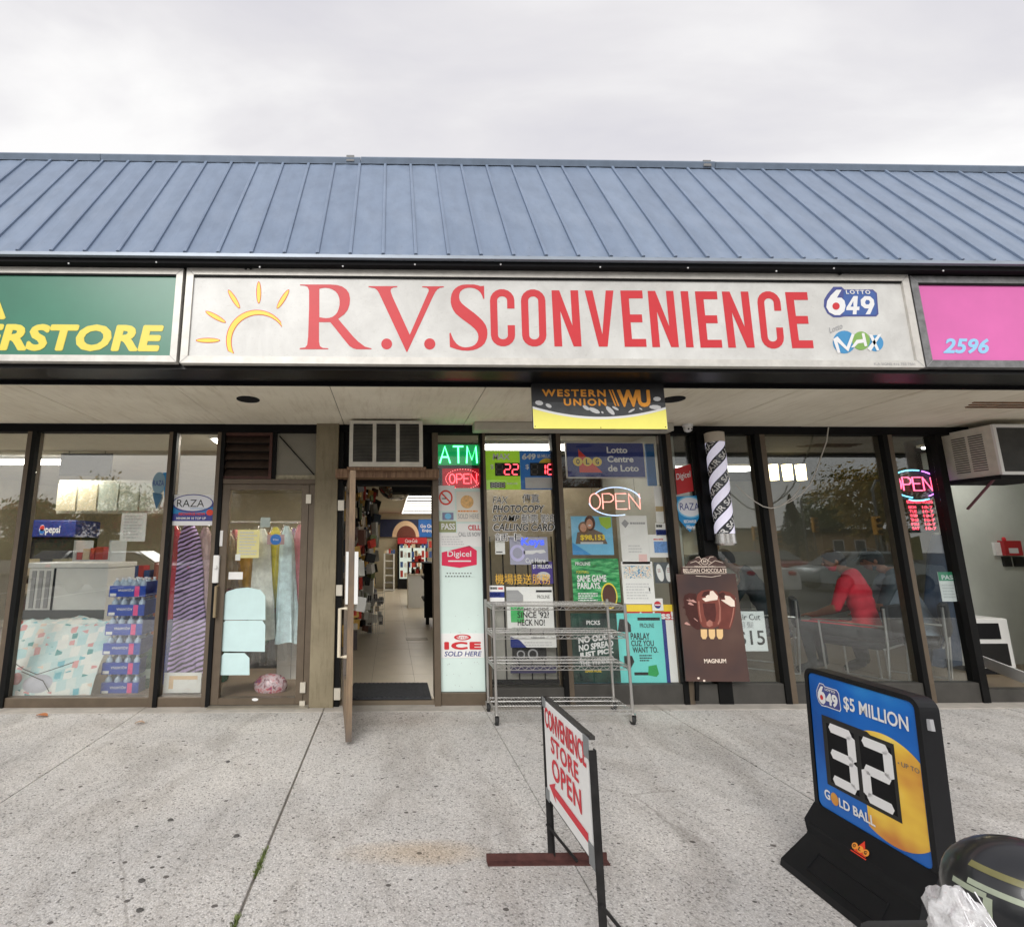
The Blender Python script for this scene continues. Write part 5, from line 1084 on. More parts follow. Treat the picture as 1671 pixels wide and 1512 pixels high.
for i, (pts, lab) in enumerate((([(361,1011),(364,975),(370,965),(385,960),(405,958),(425,962),(433,972),(433,1011)], 'uppermost pale mint arched card on left shop door'), ([(358,1062),(360,1020),(368,1012),(428,1012),(433,1020),(432,1063)], 'middle pale mint arched card on left shop door'), ([(357,1101),(358,1073),(366,1065),(399,1065),(407,1073),(407,1101)], 'lowest and smallest pale mint card on left shop door'))):
    tag(MB().prism([W(*p, YO) for p in pts], (0,.003,0)).build('mint_card', M_ice), lab, 'card')

# ================================================================ wire rack in front of the window
zr = [W(900, y, 4.43).z for y in (1161, 1089, 1038, 991)]
rx0, rx1, ry0, ry1 = W(808,1090,4.43).x, W(1027,1090,4.43).x, 4.43, 4.79
rk = thing('wire_rack', 'chrome wire shelving rack on castors below middle windows', 'rack', ((rx0+rx1)/2, (ry0+ry1)/2, 0))
for x in (rx0, rx1):
    for y in (ry0, ry1):
        MB().tube([(x, y, .085), (x, y, zr[3]+.035)], .0125, 10).build('post', M_chrome, rk, smooth=True)
        cst = MB().box(x-.022, x-.018, y-.02, y+.03, .03, .08).box(x+.018, x+.022, y-.02, y+.03, .03, .08).box(x-.022, x+.022, y-.018, y+.018, .0801, .086).build('caster', M_chrome, rk)
        MB().lathe([(.026,-.016),(.037,-.012),(.037,.012),(.026,.016)], (x, y+.012, .037), 18, axis='X').build('caster_wheel', M_rubber, cst, smooth=True)
for iz, z in enumerate(zr):
    q = MB(); q.tube([(rx0,ry0,z+.012),(rx1,ry0,z+.012),(rx1,ry1,z+.012),(rx0,ry1,z+.012)], .004, 6, closed=True); q.tube([(rx0,ry0,z-.018),(rx1,ry0,z-.018),(rx1,ry1,z-.018),(rx0,ry1,z-.018)], .004, 6, closed=True)
    shf = q.build('shelf', M_chrome, rk)
    for (A, B, n) in (((rx0,ry0),(rx1,ry0),36), ((rx1,ry0),(rx1,ry1),14), ((rx1,ry1),(rx0,ry1),36), ((rx0,ry1),(rx0,ry0),14)):
        pts = []
        for i in range(n+1): pts.append((A[0]+(B[0]-A[0])*i/n, A[1]+(B[1]-A[1])*i/n, z+(.011 if i % 2 else -.017)))
        MB().tube(pts, .0032, 4).build('truss_wire', M_chrome, shf)
    q = MB(); n = 46
    for i in range(1, n): x = rx0+(rx1-rx0)*i/n; q.tube([(x,ry0,z+.0165),(x,ry1,z+.0165)], .0017, 4)
    stuff(q.build('deck_wires', M_chrome, shf))
    for f_ in (.33, .67): MB().tube([(rx0,ry0+(ry1-ry0)*f_,z+.013),(rx1,ry0+(ry1-ry0)*f_,z+.013)], .003, 5).build('cross_rail', M_chrome, shf)

# ================================================================ steel stand sign "convenience store open"
M_stand = mat('black_angle_iron', (.018,.017,.017), .55, .3, var=.4, vs=20); M_rust = mat('rusty_foot', S(84,52,48), .75, .2, var=.4, vs=18, bump=.2); M_brk = mat('zinc_bracket', S(140,144,146), .5, .4, var=.15)
ax, ay, az, aph = .75, 2.6, .284, -1.537; aw, ah = .505, .433
au = Vector((math.cos(aph), math.sin(aph), 0)); an_ = Vector((math.sin(aph), -math.cos(aph), 0))   # an_ faces the viewer (to the left)
A0 = Vector((ax, ay, az))
st = thing('stand_sign', 'white and red convenience store open sign on black angle-iron stand', 'sign', (ax, ay-.3, 0))
def obox(q, u0, u1, n0, n1, z0, z1):
    i0 = len(q.v); q.box(u0, u1, n0, n1, z0, z1)
    for i in range(i0, len(q.v)): p = q.v[i]; q.v[i] = Vector((A0.x, A0.y, 0))+au*p.x+an_*p.y+Vector((0,0,p.z))
    return q
obox(MB(), 0, aw, -.006, 0, az, az+ah).build('panel', mat('sign_white', (.80,.80,.79), .4, var=.04), st)
obox(obox(MB(), -.022, -.002, -.024, -.02, .03, az+ah+.01), -.024, -.0195, -.0199, .004, .03, az+ah+.01).build('post', M_stand, st)
obox(obox(MB(), aw+.012, aw+.034, -.022, -.018, .03, az+ah-.03), aw+.03, aw+.0345, -.0179, .008, .03, az+ah-.03).build('post', M_stand, st)
obox(MB(), -.0015, aw+.01, -.03, -.008, az+ah-.002, az+ah+.012).build('top_rail', mat('rail_grey', S(70,68,66), .5, .4, var=.3), st)
obox(MB(), -.0015, aw+.011, -.028, -.008, az-.016, az-.001).build('bottom_rail', M_stand, st)
for (u0, u1, z0, z1) in ((-.012,.03,az-.01,az+.04), (aw-.035,aw+.02,az-.02,az+.06), (aw-.03,aw+.022,az+ah-.07,az+ah+.01), (-.012,.03,az+ah-.03,az+ah+.014)):
    obox(MB(), u0, u1, .001, .004, z0, z1).build('clip', M_brk, st)
for s_ in (0, 1):
    yb = ay+.005 if s_ == 0 else ay-aw-.03
    xc = ax-.012 if s_ == 0 else ax+.02
    MB().box(xc-.285, xc+.285, yb-.02, yb+.02, 0.0, .006).box(xc-.285, xc+.285, yb+.0141, yb+.02, .0061, .035).build('foot', M_rust, st)
    MB().tube([(xc, yb-.008, .17), (xc+.135, yb-.006, .012)], .008, 4).build('brace', M_stand, st)
fr = Fr(A0+an_*.0, au*aw, Vector((0,0,ah)))
fr.n = an_.copy()
M_sred = mat('stand_red', S(206,34,52), .45, var=.05)
txt('CONVENIENCE', M_sred, st, fr, .03, .74, .97, .95, bold=.020); txt('STORE', M_sred, st, fr, .17, .53, .80, .70, bold=.024, space=1.08); txt('OPEN', M_sred, st, fr, .17, .28, .83, .49, bold=.024, space=1.1)
flat('arrow', M_sred, st, fr, [(.07,.16),(.24,.255),(.21,.20),(.93,.19),(.93,.11),(.21,.12),(.24,.065)], .002)

# ================================================================ lotto sign
lx, ly, lz, lph, lean, lw_, lh = 2.0, 2.53, .276, -1.562, .05, .4925, .5825
lu = Vector((math.cos(lph), math.sin(lph), 0)); ln0 = Vector((math.sin(lph), -math.cos(lph), 0)); lv_ = Vector((0,0,1))*math.cos(lean)-ln0*math.sin(lean); lnn = lu.cross(lv_).normalized()
if lnn.dot(ln0) < 0: lnn = -lnn
L0 = Vector((lx, ly, lz))
lo = thing('lotto_sign', 'free-standing blue lotto sign in black frame showing 32 million', 'sign', (lx, ly-.25, 0))
def LP(u, v, n): return L0+lu*u+lv_*v+lnn*n
def rrect(u0, u1, v0, v1, r, n=5):
    pts = []
    for (cx, cy, a0) in ((u1-r, v1-r, 0), (u0+r, v1-r, 90), (u0+r, v0+r, 180), (u1-r, v0+r, 270)):
        for i in range(n+1): a_ = R(a0+90*i/n); pts.append((cx+r*math.cos(a_), cy+r*math.sin(a_)))
    return pts
M_lblk = mat('lotto_black', (.007,.0075,.009), .42, var=.15, vs=8, spec=.3); M_lpan = rampmat('lotto_blue', lambda t, co, b: ramp(t, noise(t, co, 2.6, 3, .5, .3), [(.32, S(14,80,160)), (.52, S(22,106,196)), (.70, S(60,158,222))]), .3)
bt = .075; bd = .018
q = MB(); OR = rrect(-.022, lw_+.022, -.08, lh+.022, .045); q.prism([LP(u, v, -bt) for u, v in OR], lnn*(bt-.006)); 
body = q.build('body', M_lblk, lo)
IRr = rrect(.0, lw_, .0, lh, .025)
# raised rim
vs_ = [LP(u, v, .004) for u, v in OR]+[LP(u, v, .004) for u, v in rrect(-.002, lw_+.002, -.002, lh+.002, .026)]+[LP(u, v, -.0059) for u, v in OR]; n = len(OR)
MB().add(vs_, [[i, (i+1) % n, n+(i+1) % n, n+i] for i in range(n)]+[[i, (i+1) % n, 2*n+(i+1) % n, 2*n+i] for i in range(n)]).build('rim', M_lblk, lo)
fr = Fr(LP(0,0,0), lu*lw_, lv_*lh); fr.n = lnn.copy()
MB().prism([LP(u, v, -.0055) for u, v in IRr], lnn*.0055).build('face', M_lpan, lo)
frs = lambda: fr
M_gold = rampmat('gold_ball', lambda t, co, b: ramp(t, noise(t, mapping(t, co, (1,1,1.6)), 3.0, 3, .5), [(.3, S(206,128,60)), (.5, S(240,196,72)), (.68, S(250,226,120))]), .3)
# golden ball clipped by the right edge of the face
gbx = [.50+.495*i/24 for i in range(25)]; gby = [.355*math.sqrt(max(0, 1-((x-.70)/.43)**2)) for x in gbx]
flat('gold_ball', M_gold, lo, fr, [(x, .37-y) for x, y in zip(gbx, gby)]+[(x, .37+y) for x, y in list(zip(gbx, gby))[::-1]], .0008)
flat('digit_panel', M_k, lo, fr, [(.10,.10),(.80,.07),(.80,.68),(.62,.70),(.55,.715),(.10,.715)][0:0]+[(.115,.19),(.80,.19),(.80,.685),(.60,.685),(.57,.70),(.115,.70)], .0016)
for i, ch in enumerate('32'):
    frect('digit_window', M_blackmatt, lo, fr, .16+i*.33, .22, .44+i*.33, .65, .0022); segs_('digit', M_wht, lo, fr, ch, .185+i*.33, .42+i*.33, .25, .625, .34, .0034, 0, .10)
Pm = lambda a, b: None
sb_ = Fr(fr.p(.085,.775), fr.u*.245, fr.v*.16); sb_.n = lnn.copy()
def bpt(p): return ((p[0]-200)/402, (440-p[1])/224)
flat('badge', M_wht, lo, sb_, [bpt(p) for p in [(262,208),(335,208),(356,228),(565,228),(600,258),(612,418),(590,444),(350,444),(320,450),(265,450),(215,418),(190,362),(192,306),(218,264)]], .0012)
flat('badge_rim', M_lot2, lo, sb_, [bpt(p) for p in [(270,216),(330,216),(352,236),(560,236),(590,262),(602,415),(585,434),(350,434),(320,440),(270,440),(225,410),(200,360),(202,310),(225,270)]], .0020)
for loop in ([(292,238),(330,238),(296,296),(330,296),(352,318),(360,356),(350,396),(318,424),(280,424),(240,404),(218,366),(224,320),(250,280)],): flat('badge_number', M_wht, lo, sb_, [bpt(p) for p in loop], .0030)
txt('49', M_wht, lo, sb_, *bpt((366,418)), *bpt((572,284)), bold=.05, d=.003); txt('LOTTO', M_wht, lo, sb_, *bpt((362,270)), *bpt((540,246)), bold=.03, d=.003); fell('red_ball', M_red, lo, sb_, *bpt((290,358)), .07, .12, .004)
txt('$5 MILLION', M_wht, lo, fr, .37, .79, .945, .90, bold=.02, d=.0025, shear=.05); txt('◂ UP TO', mat('up_to_grey', S(90,100,110), .5), lo, fr, .815, .56, .985, .59, d=.0025)
txt('G', M_wht, lo, fr, .075, .075, .135, .145, bold=.03, d=.0025); fell('gold_o', M_gold, lo, fr, .18, .105, .04, .045, .0025); txt('LD BALL', M_wht, lo, fr, .225, .07, .565, .135, bold=.03, d=.0025)
# apron below the face, OLG mark, hollow foot
q = MB(); q.prism([LP(-.024,-.0,.006), LP(lw_+.024,-.0,.006), LP(lw_+.03,-.075,.055), LP(lw_+.0,-.11,.07), LP(0,-.11,.07), LP(-.03,-.075,.055)], -lnn*.02); q.build('apron', M_lblk, lo)
af = Fr(LP(.0,-.098,.066), lu*lw_, LP(0,-.012,.011)-LP(0,-.098,.066)); af.n = af.u.cross(af.v).normalized(); 
if af.n.dot(lnn) < 0: af.n = -af.n
flat('red_triangle', M_org2, lo, af, [(.45,.25),(.56,.25),(.50,.80)], .004)
for i, ch in enumerate('OLG'): fell('ball', M_orange, lo, af, .45+i*.05, .42, .026, .13, .006); txt(ch, M_k, lo, af, .439+i*.05, .35, .461+i*.05, .49, bold=.02, d=.008)
frect('red_rule', M_org2, lo, af, .43, .17, .57, .21, .004)
zb_ = .0
q = MB()
def base_ring(u0, u1, n0, n1, z): return [Vector((L0.x, L0.y, 0))+lu*u+ln0*n_+Vector((0,0,z)) for u, n_ in ((u0,n0),(u1,n0),(u1,n1),(u0,n1))]
b0 = base_ring(-.05, lw_+.05, .185, -.21, 0); b1_ = base_ring(-.046, lw_+.046, .18, -.205, .03); b2 = base_ring(-.005, lw_+.005, .075, -.10, .155); b3 = base_ring(-.0, lw_, .06, -.09, .20)
q.add(b0+b1_+b2+b3, [[i+4*r_, (i+1) % 4+4*r_, (i+1) % 4+4*(r_+1), i+4*(r_+1)] for r_ in range(3) for i in range(4)]+[[3,2,1,0],[12,13,14,15]]); q.build('foot', M_lblk, lo)
q = MB(); e = [Vector((L0.x, L0.y, 0))+lu*u+ln0*n_+Vector((0,0,z)) for u, n_, z in ((.08,.16,.056),(lw_-.08,.16,.056),(lw_-.09,.105,.12),(.09,.105,.12))]
q.tube(e, .004, 5, closed=True).build('foot_groove', M_blackmatt, lo)
MB().tube([LP(lw_+.023, lh-.05, -.03), LP(lw_+.026, lh-.09, -.03)], .012, 6).build('side_latch', M_gry, lo)

# ================================================================ helmet, wrapped parcel and scooter at the lower right corner
hc = Vector((1.385, 1.20, .69))
M_hel = mat('helmet_black', (.012,.013,.015), .3, var=.15, vs=20, coat=.25); M_vis = mat('helmet_visor', (.01,.011,.013), .06, var=0, coat=1.); M_hg = mat('helmet_graphic', S(150,158,138), .35, var=.15, vs=30); M_hy = mat('helmet_olive', S(112,108,66), .35, var=.15, vs=20)
hel = thing('motorcycle_helmet', 'glossy black motorcycle helmet with pale graphics at lower right corner', 'helmet', tuple(hc-Vector((0,0,.14))))
HA = R(28)
HM = Matrix.Translation(hc) @ Matrix.Rotation(R(-12), 4, 'Z') @ Matrix.Rotation(R(6), 4, 'Y')
def hpt(az_, el_, k_=1.0):
    """helmet surface: az 0 = +x (visor side), el up"""
    r_ = Vector((math.cos(el_)*math.cos(az_)*.148, math.cos(el_)*math.sin(az_)*.118, math.sin(el_)*.128))
    if el_ < 0: r_.x *= 1+.10*max(0, math.cos(az_))*(-el_); 
    return HM @ (r_*k_)
def hpatch(name, m, a0, a1, e0, e1, k_, n=14, par=hel, th=0):
    q = MB(); vs2 = [hpt(a0+(a1-a0)*i/n, e0+(e1-e0)*j/n, k_) for j in range(n+1) for i in range(n+1)]
    q.add(vs2, [[j*(n+1)+i, j*(n+1)+i+1, (j+1)*(n+1)+i+1, (j+1)*(n+1)+i] for j in range(n) for i in range(n)]); return q.build(name, m, par, smooth=True)
q = MB(); n = 28; m_ = 16
q.add([hpt(2*math.pi*i/n, R(-62)+(R(90)-R(-62))*j/m_) for j in range(m_+1) for i in range(n)], [[j*n+i, j*n+(i+1) % n, (j+1)*n+(i+1) % n, (j+1)*n+i] for j in range(m_) for i in range(n)]+[list(range(n))])
q.build('shell', M_hel, hel, smooth=True)
hpatch('visor', M_vis, R(-72), R(60), R(-28), R(38), 1.02)
q = MB()
q.tube([hpt(R(-73), R(-30)+R(72)*i/14, 1.02) for i in range(15)], .004, 6); q.tube([hpt(R(-73)+R(130)*i/16, R(39), 1.02) for i in range(17)], .003, 6); q.tube([hpt(R(-180)+R(180)*i/16, R(-46), 1.01) for i in range(17)], .005, 6)
q.build('visor_trim', mat('trim_grey', S(120,124,124), .3, .3), hel, smooth=True)
hpatch('graphic', M_hy, R(-170), R(-80), R(31), R(37), 1.006)
for (a0, a1, e0, e1) in ((-165,-120,16,21), (-126,-120,-10,16), (-178,-150,10,15), (-152,-146,-4,12), (-178,-150,-10,-5), (-178,-134,-22,-17), (-138,-132,-28,-18)): hpatch('graphic', M_hg, R(a0), R(a1), R(e0), R(e1), 1.007, 6)
# parcel
pc = thing('plastic_bag', 'crumpled clear plastic bag in front of helmet at bottom right', 'bag', tuple(hc+Vector((-.14,-.12,-.16))))
bc = W(1572, 1520, 1.04)
rnd = random.Random(8); q = MB(); nu, nv = 34, 22; vs2 = []
from mathutils import noise as mnoise
for j in range(nv+1):
    for i in range(nu):
        a_ = 2*math.pi*i/nu; e_ = -math.pi/2+math.pi*j/nv; d_ = Vector((math.cos(e_)*math.cos(a_), math.cos(e_)*math.sin(a_), math.sin(e_)))
        rr = 1+.26*mnoise.noise(d_*2.2)+.20*abs(mnoise.noise(d_*5.0+Vector((3,1,2))))*.6
        vs2.append(bc+Vector((d_.x*.046*rr, d_.y*.045*rr, d_.z*.070*rr))+Vector((.010,.0,0))*(-d_.z))
q.add(vs2, [[j*nu+i, j*nu+(i+1) % nu, (j+1)*nu+(i+1) % nu, (j+1)*nu+i] for j in range(nv) for i in range(nu)])
M_bag = rampmat('crumpled_plastic', lambda t, co, b: ramp(t, noise(t, co, 20, 5, .7, 1.6), [(.30, S(190,182,184)), (.46, S(228,227,228)), (.60, S(244,244,245)), (.74, S(220,196,196))]), .1)
bt_ = M_bag.node_tree; pb_ = bt_.nodes['Principled BSDF']; pb_.inputs['Alpha'].default_value = .62; pb_.inputs['Coat Weight'].default_value = .6
bco = [n_ for n_ in bt_.nodes if n_.bl_idname == 'ShaderNodeTexCoord'][0].outputs['Object']; bpn = bt_.nodes.new('ShaderNodeBump'); bpn.inputs['Strength'].default_value = .55; bpn.inputs['Distance'].default_value = .02; bt_.links.new(noise(bt_, bco, 24, 5, .6, 2.5), bpn.inputs['Height']); bt_.links.new(bpn.outputs[0], pb_.inputs['Normal'])
q.build('bag', M_bag, pc, smooth=True)
q = MB()
for i in range(9):
    a_ = i*.7; d0 = Vector((math.cos(a_)*.038, -.04+.015*math.sin(a_), -.04)); q.tube([bc+d0, bc+d0*.7+Vector((0,-.012,.05)), bc+d0*.3+Vector((.01*math.cos(a_*3),.0,.085))], .0011, 4)
q.build('fold', mat('plastic_fold', (.85,.85,.86), .1), pc)
sc_ = thing('motor_scooter', 'black scooter seat carrying helmet at bottom right corner', 'scooter', (1.34, .6, 0))
M_seat = mat('seat_vinyl', (.03,.033,.033), .4, var=.2, vs=14)
MB().rbox(1.12, 1.58, .70, 1.36, .50, .575, .03).build('seat', M_seat, sc_, smooth=True)
MB().prism([(1.20,.5,.12),(1.20,1.45,.2),(1.20,1.40,.5),(1.20,.66,.5),(1.20,.5,.3)], (.28,0,0)).build('body', M_lblk, sc_)
MB().prism([(1.20,.02,.08),(1.20,.5,.08),(1.20,.5,.13),(1.20,.05,.13)], (.28,0,0)).build('footboard', M_lblk, sc_)
MB().prism([(1.18,-.04,.1),(1.18,.04,.1),(1.18,-.04,.85),(1.18,-.10,.85)], (.32,0,0)).build('leg_shield', M_lblk, sc_)
MB().tube([(1.02,-.02,.92),(1.34,-.08,.9),(1.66,-.02,.92)], .016, 8).build('handlebar', M_stand, sc_)
for yy in (-.22, 1.3):
    wh = MB().lathe([(.12,-.05),(.2,-.045),(.215,-.02),(.215,.02),(.2,.045),(.12,.05)], (1.34, yy, .2155), 24, axis='X').build('wheel', M_rubber, sc_, smooth=True); MB().lathe([(.05,-.052),(.118,-.052),(.118,.052),(.05,.052)], (1.34, yy, .2155), 18, axis='X').build('rim', M_chrome, wh)

# ================================================================ left shop display
# patterned quilt heap
def quilt(t, co, b):
    m = mapping(t, co, (1,1,1), (R(0), R(12), R(6)))
    br = t.nodes.new('ShaderNodeTexBrick'); t.links.new(mapping(t, m, (1,1,1), (R(90),0,0)), br.inputs['Vector']); br.inputs['Scale'].default_value = 5.5; br.inputs['Mortar Size'].default_value = .0; br.inputs['Color1'].default_value = (*S(226,228,224), 1); br.inputs['Color2'].default_value = (*S(150,206,214), 1); br.inputs['Bias'].default_value = -.2; br.inputs['Row Height'].default_value = .5; br.inputs['Brick Width'].default_value = .5
    v = t.nodes.new('ShaderNodeTexVoronoi'); t.links.new(m, v.inputs['Vector']); v.inputs['Scale'].default_value = 10; v.distance = 'CHEBYCHEV'
    sp = t.nodes.new('ShaderNodeSeparateColor'); t.links.new(v.outputs['Color'], sp.inputs[0])
    blob = ramp(t, v.outputs['Distance'], [(.0, (1,1,1)), (.27, (0,0,0))], True)
    colr = ramp(t, sp.outputs[0], [(0, S(214,150,150)), (.25, S(70,150,150)), (.45, S(236,236,230)), (.65, S(110,184,200)), (.85, S(226,206,190))], True)
    return mixc(t, blob, br.outputs['Color'], colr)
M_quilt = rampmat('patterned_quilt', quilt, .8)
qa, qb = W(12, 1080, 5.3).x, W(172, 1080, 5.3).x
nx_, ny_ = 26, 18; vs2 = []; 
for j in range(ny_+1):
    for i in range(nx_+1):
        s_ = i/nx_; t_ = j/ny_; x = qa+(qb-qa)*s_; y = 5.09+.75*t_; z = FL+.035+(.60*(min(1, t_*2.2)**.8)+.06*mnoise.noise(Vector((s_*4, t_*4, 1)))+.03*mnoise.noise(Vector((s_*11, t_*9, 4))))*(1-.06*s_)
        if j == 0: z = FL+.02
        vs2.append((x+.015*mnoise.noise(Vector((s_*6,t_*6,9))), y, z))
q = MB().add(vs2, [[j*(nx_+1)+i, j*(nx_+1)+i+1, (j+1)*(nx_+1)+i+1, (j+1)*(nx_+1)+i] for j in range(ny_) for i in range(nx_)])
tag(q.build('quilt', M_quilt, smooth=True), 'folded white quilt with teal and pink pattern in left window', 'quilt')
q = MB().ell(W(57, 1122, 5.10)+Vector((0,.06,0)), (.17,.07,.11), 16, 10)
tag(q.build('pillow', mat('lilac_cloth', S(196,196,208), .8, var=.1), smooth=True), 'pale lilac pillow in front of patterned quilt', 'pillow')
for i, (px, lab) in enumerate(((12, 'dusky pink fruit-like ornament beside lilac pillow, left one'), (27, 'dusky pink fruit-like ornament touching lilac pillow'))):
    tag(MB().ell(W(px, 1107, 5.12), (.045,.04,.055), 12, 8).build('ornament', mat('dusky_pink', S(186,110,110), .6, var=.2), smooth=True), lab, 'ornament')
q = MB()
for pts in ([(18,1078),(40,1092),(60,1100),(85,1092),(120,1080)], [(35,1095),(70,1110),(80,1128)]): q.tube([W(a, b, 5.08) for a, b in pts], .004, 5)
tag(q.build('wire', M_blackmatt), 'thin dark wire draped over patterned quilt', 'wire')
# water cases
M_case = mat('case_blue', S(30,72,176), .35, var=.08, vs=14); M_bot = mat('bottle_plastic', S(176,196,214), .15, var=.1); M_pink = mat('label_pink', S(232,70,140), .4); M_dkcase = mat('case_side_navy', S(52,70,140), .3, var=.25, vs=16); M_bcap = mat('bottle_cap', (.8,.82,.85), .4)
cx0, cx1 = W(171, 1040, 5.25).x, W(231, 1040, 5.25).x; chh = .185; 
ztop = W(200, 943, 5.25).z; nms = ('topmost', 'second from top', 'third from top', 'fourth from top', 'fifth from top', 'lowest')
case0 = None
for i in range(6):
    zb_ = ztop-(i+1)*chh
    lab = 'blue shrink-wrapped water bottle case, %s of the window stack' % nms[i]
    offx = random.uniform(-.012, .012) if i else 0
    if case0 is None:
        case0 = thing('water_case', lab, 'water case', (cx0, 5.2, zb_), 'water cases stacked in window'); wd = cx1-cx0
        MB().box(cx0, cx1, 5.25, 5.60, zb_+.002, zb_+.108).build('wrap', M_case, case0)
        MB().box(cx0+wd*.70, cx0+wd*.83, 5.2485, 5.2499, zb_+.004, zb_+.106).build('pink_band', M_pink, case0)
        MB().box(cx0+wd*.03, cx0+wd*.2, 5.248, 5.2495, zb_+.008, zb_+.035).build('info_label', M_paper, case0)
        fr = Fr((cx0, 5.249, zb_), (wd,0,0), (0,0,.11)); txt('AQUAFINA', M_wht, case0, fr, .24, .48, .68, .74, bold=.02, flip=True)
        MB().box(cx1+.0005, cx1+.004, 5.26, 5.59, zb_+.01, zb_+.15).build('side_wrap', M_dkcase, case0)
        for a in range(4):
            for b in range(3):
                bx = cx0+wd*(a+.5)/4; by = 5.30+b*.115
                bo_ = MB().lathe([(.034, zb_+.1085), (.034, zb_+.125), (.028, zb_+.142), (.014, zb_+.158), (.013, zb_+.165)], (bx, by, 0), 10).build('bottle', M_bot, case0, smooth=True)
                MB().lathe([(.0155, zb_+.165), (.0155, zb_+.184)], (bx, by, 0), 10).build('cap', M_bcap, bo_)
    else:
        c_ = copy_tree(case0, (offx, 0, -i*chh)); c_['label'] = lab
# second pile behind, darker
tag(MB().rbox(cx1+.03, cx1+.26, 5.55, 5.9, ztop-6*chh, ztop-.01, .02).build('water_pile', M_dkcase), 'darker pile of wrapped bottles behind the blue water cases', 'water case')
# green jugs
M_jug = mat('green_jug', S(24,96,70), .12, var=.2, vs=8); M_jl = mat('jug_label', S(190,210,196), .5)
for px, yy, lab in ((236, 5.5, 'green plastic water jug beside blue bottle cases'), (306, 5.42, 'green plastic water jug below striped garment'), (352, 5.7, 'dim green water jug behind left shop door')):
    c = W(px, 1100, yy); j_ = thing('water_jug', lab, 'jug', (c.x, yy, FL), 'green water jugs')
    MB().lathe([(.12,FL),(.135,FL+.02),(.135,FL+.2),(.125,FL+.22),(.135,FL+.24),(.132,FL+.30),(.09,FL+.36),(.035,FL+.39),(.03,FL+.43)], (c.x, yy, 0), 22).build('body', M_jug, j_, smooth=True)
    MB().lathe([(.1365,FL+.1),(.1365,FL+.19)], (c.x, yy, 0), 22).build('label_band', M_jl, j_, smooth=True); MB().lathe([(.034,FL+.42),(.034,FL+.45)], (c.x, yy, 0), 14).build('cap', M_wht, j_)
o, fr = poster('picture_card', 'white mounted card leaning at bottom of narrow left window', 'card', 267, 1097, 328, 1130, D+.06, M_paper, .01); frect('tan_border', mat('tan_border', S(224,190,150), .7), o, fr, .14, .2, .9, .84); frect('sheet', M_paper, o, fr, .26, .12, .9, .66, .003); lines(o, fr, M_lg, .4, .8, .2, .6, 3, 2)
# striped garment, red garments
def stripes(t, co, b):
    wv = t.nodes.new('ShaderNodeTexWave'); wv.wave_type = 'BANDS'; wv.bands_direction = 'Z'; t.links.new(mapping(t, co, (1,1,1), (0, R(24), 0)), wv.inputs['Vector']); wv.inputs['Scale'].default_value = 7.5; wv.inputs['Distortion'].default_value = 3.4; wv.inputs['Detail'].default_value = 2; wv.inputs['Detail Scale'].default_value = 1.2
    return ramp(t, wv.outputs['Fac'], [(0, S(40,28,54)), (.42, S(206,178,232)), (1, S(216,192,238))], True)
M_str = rampmat('striped_cloth', stripes, .8)
def cloth(name, m, px, ptop, pbot, w0, w1, Y, label, seed, cat='garment', folds=5, dep=.05, grp=None, par=None, sh=0):
    q = MB(); nu, nv = 22, 16; vs2 = []
    for j in range(nv+1):
        t_ = j/nv; c = W(px+sh*t_, ptop+(pbot-ptop)*t_, Y); ww = (w0+(w1-w0)*t_**.7); 
        if t_ < .12: ww *= .35+.65*(t_/.12)**.6
        for i in range(nu):
            a_ = 2*math.pi*i/nu; fo = 1+.26*math.sin(folds*a_+seed+t_*2)*t_+.07*math.sin(11*a_+seed*3+t_*5)*t_+.08*mnoise.noise(Vector((math.cos(a_)*2, t_*5, seed)))
            vs2.append(c+Vector((math.cos(a_)*ww*fo, math.sin(a_)*dep*fo, .012*math.sin(3*a_+seed)*t_)))
    q.add(vs2, [[j*nu+i, j*nu+(i+1) % nu, (j+1)*nu+(i+1) % nu, (j+1)*nu+i] for j in range(nv) for i in range(nu)])
    o = q.build(name, m, par, smooth=True)
    if par is None: tag(o, label, cat, grp)
    return o
cloth('garment', M_str, 309, 853, 1100, .10, .17, 5.30, 'purple and black zigzag striped garment hanging in left window', 1)
M_plas = glassmat('garment_plastic', (.95,.95,.95), .07)
GAR = [(285, 858, 1010, .07, .10, 5.42, S(190,60,74), 'dark red garment hanging left of the striped garment'), (336, 860, 1060, .07, .11, 5.36, S(226,196,200), 'pale pink bagged garment right of the striped garment'), (330, 905, 1085, .06, .08, 5.55, S(216,44,58), 'bright red garment behind the pale pink garment'),
       (370, 868, 960, .07, .11, 5.30, S(150,132,112), 'brown bagged garment behind left shop door near lock'), (402, 866, 958, .08, .12, 5.40, S(206,160,76), 'ochre bagged garment behind the yellow notice'), (428, 862, 1042, .07, .12, 5.28, S(226,228,220), 'grey white bagged garment in middle of left shop door'), (450, 860, 990, .06, .09, 5.36, S(228,214,84), 'yellow green bagged garment behind blue round sticker'), (468, 858, 1048, .06, .11, 5.27, S(206,228,232), 'light blue bagged garment behind left shop door'), (490, 856, 1034, .06, .09, 5.33, S(216,140,150), 'dusty rose bagged garment by the door hinge side'), (438, 868, 1000, .05, .08, 5.45, S(180,80,60), 'rust red garment glimpsed between the pale bagged garments'), (384, 864, 1035, .06, .10, 5.46, S(196,120,120), 'faded coral garment behind the brown bagged garment'), (416, 864, 1050, .06, .10, 5.55, S(120,150,110), 'moss green garment hanging between ochre and grey garments'), (481, 862, 1010, .05, .08, 5.5, S(150,120,180), 'lilac garment between light blue and rose garments'), (413, 900, 1010, .05, .08, 5.5, S(90,110,150), 'slate blue garment hanging low behind ochre garment')]
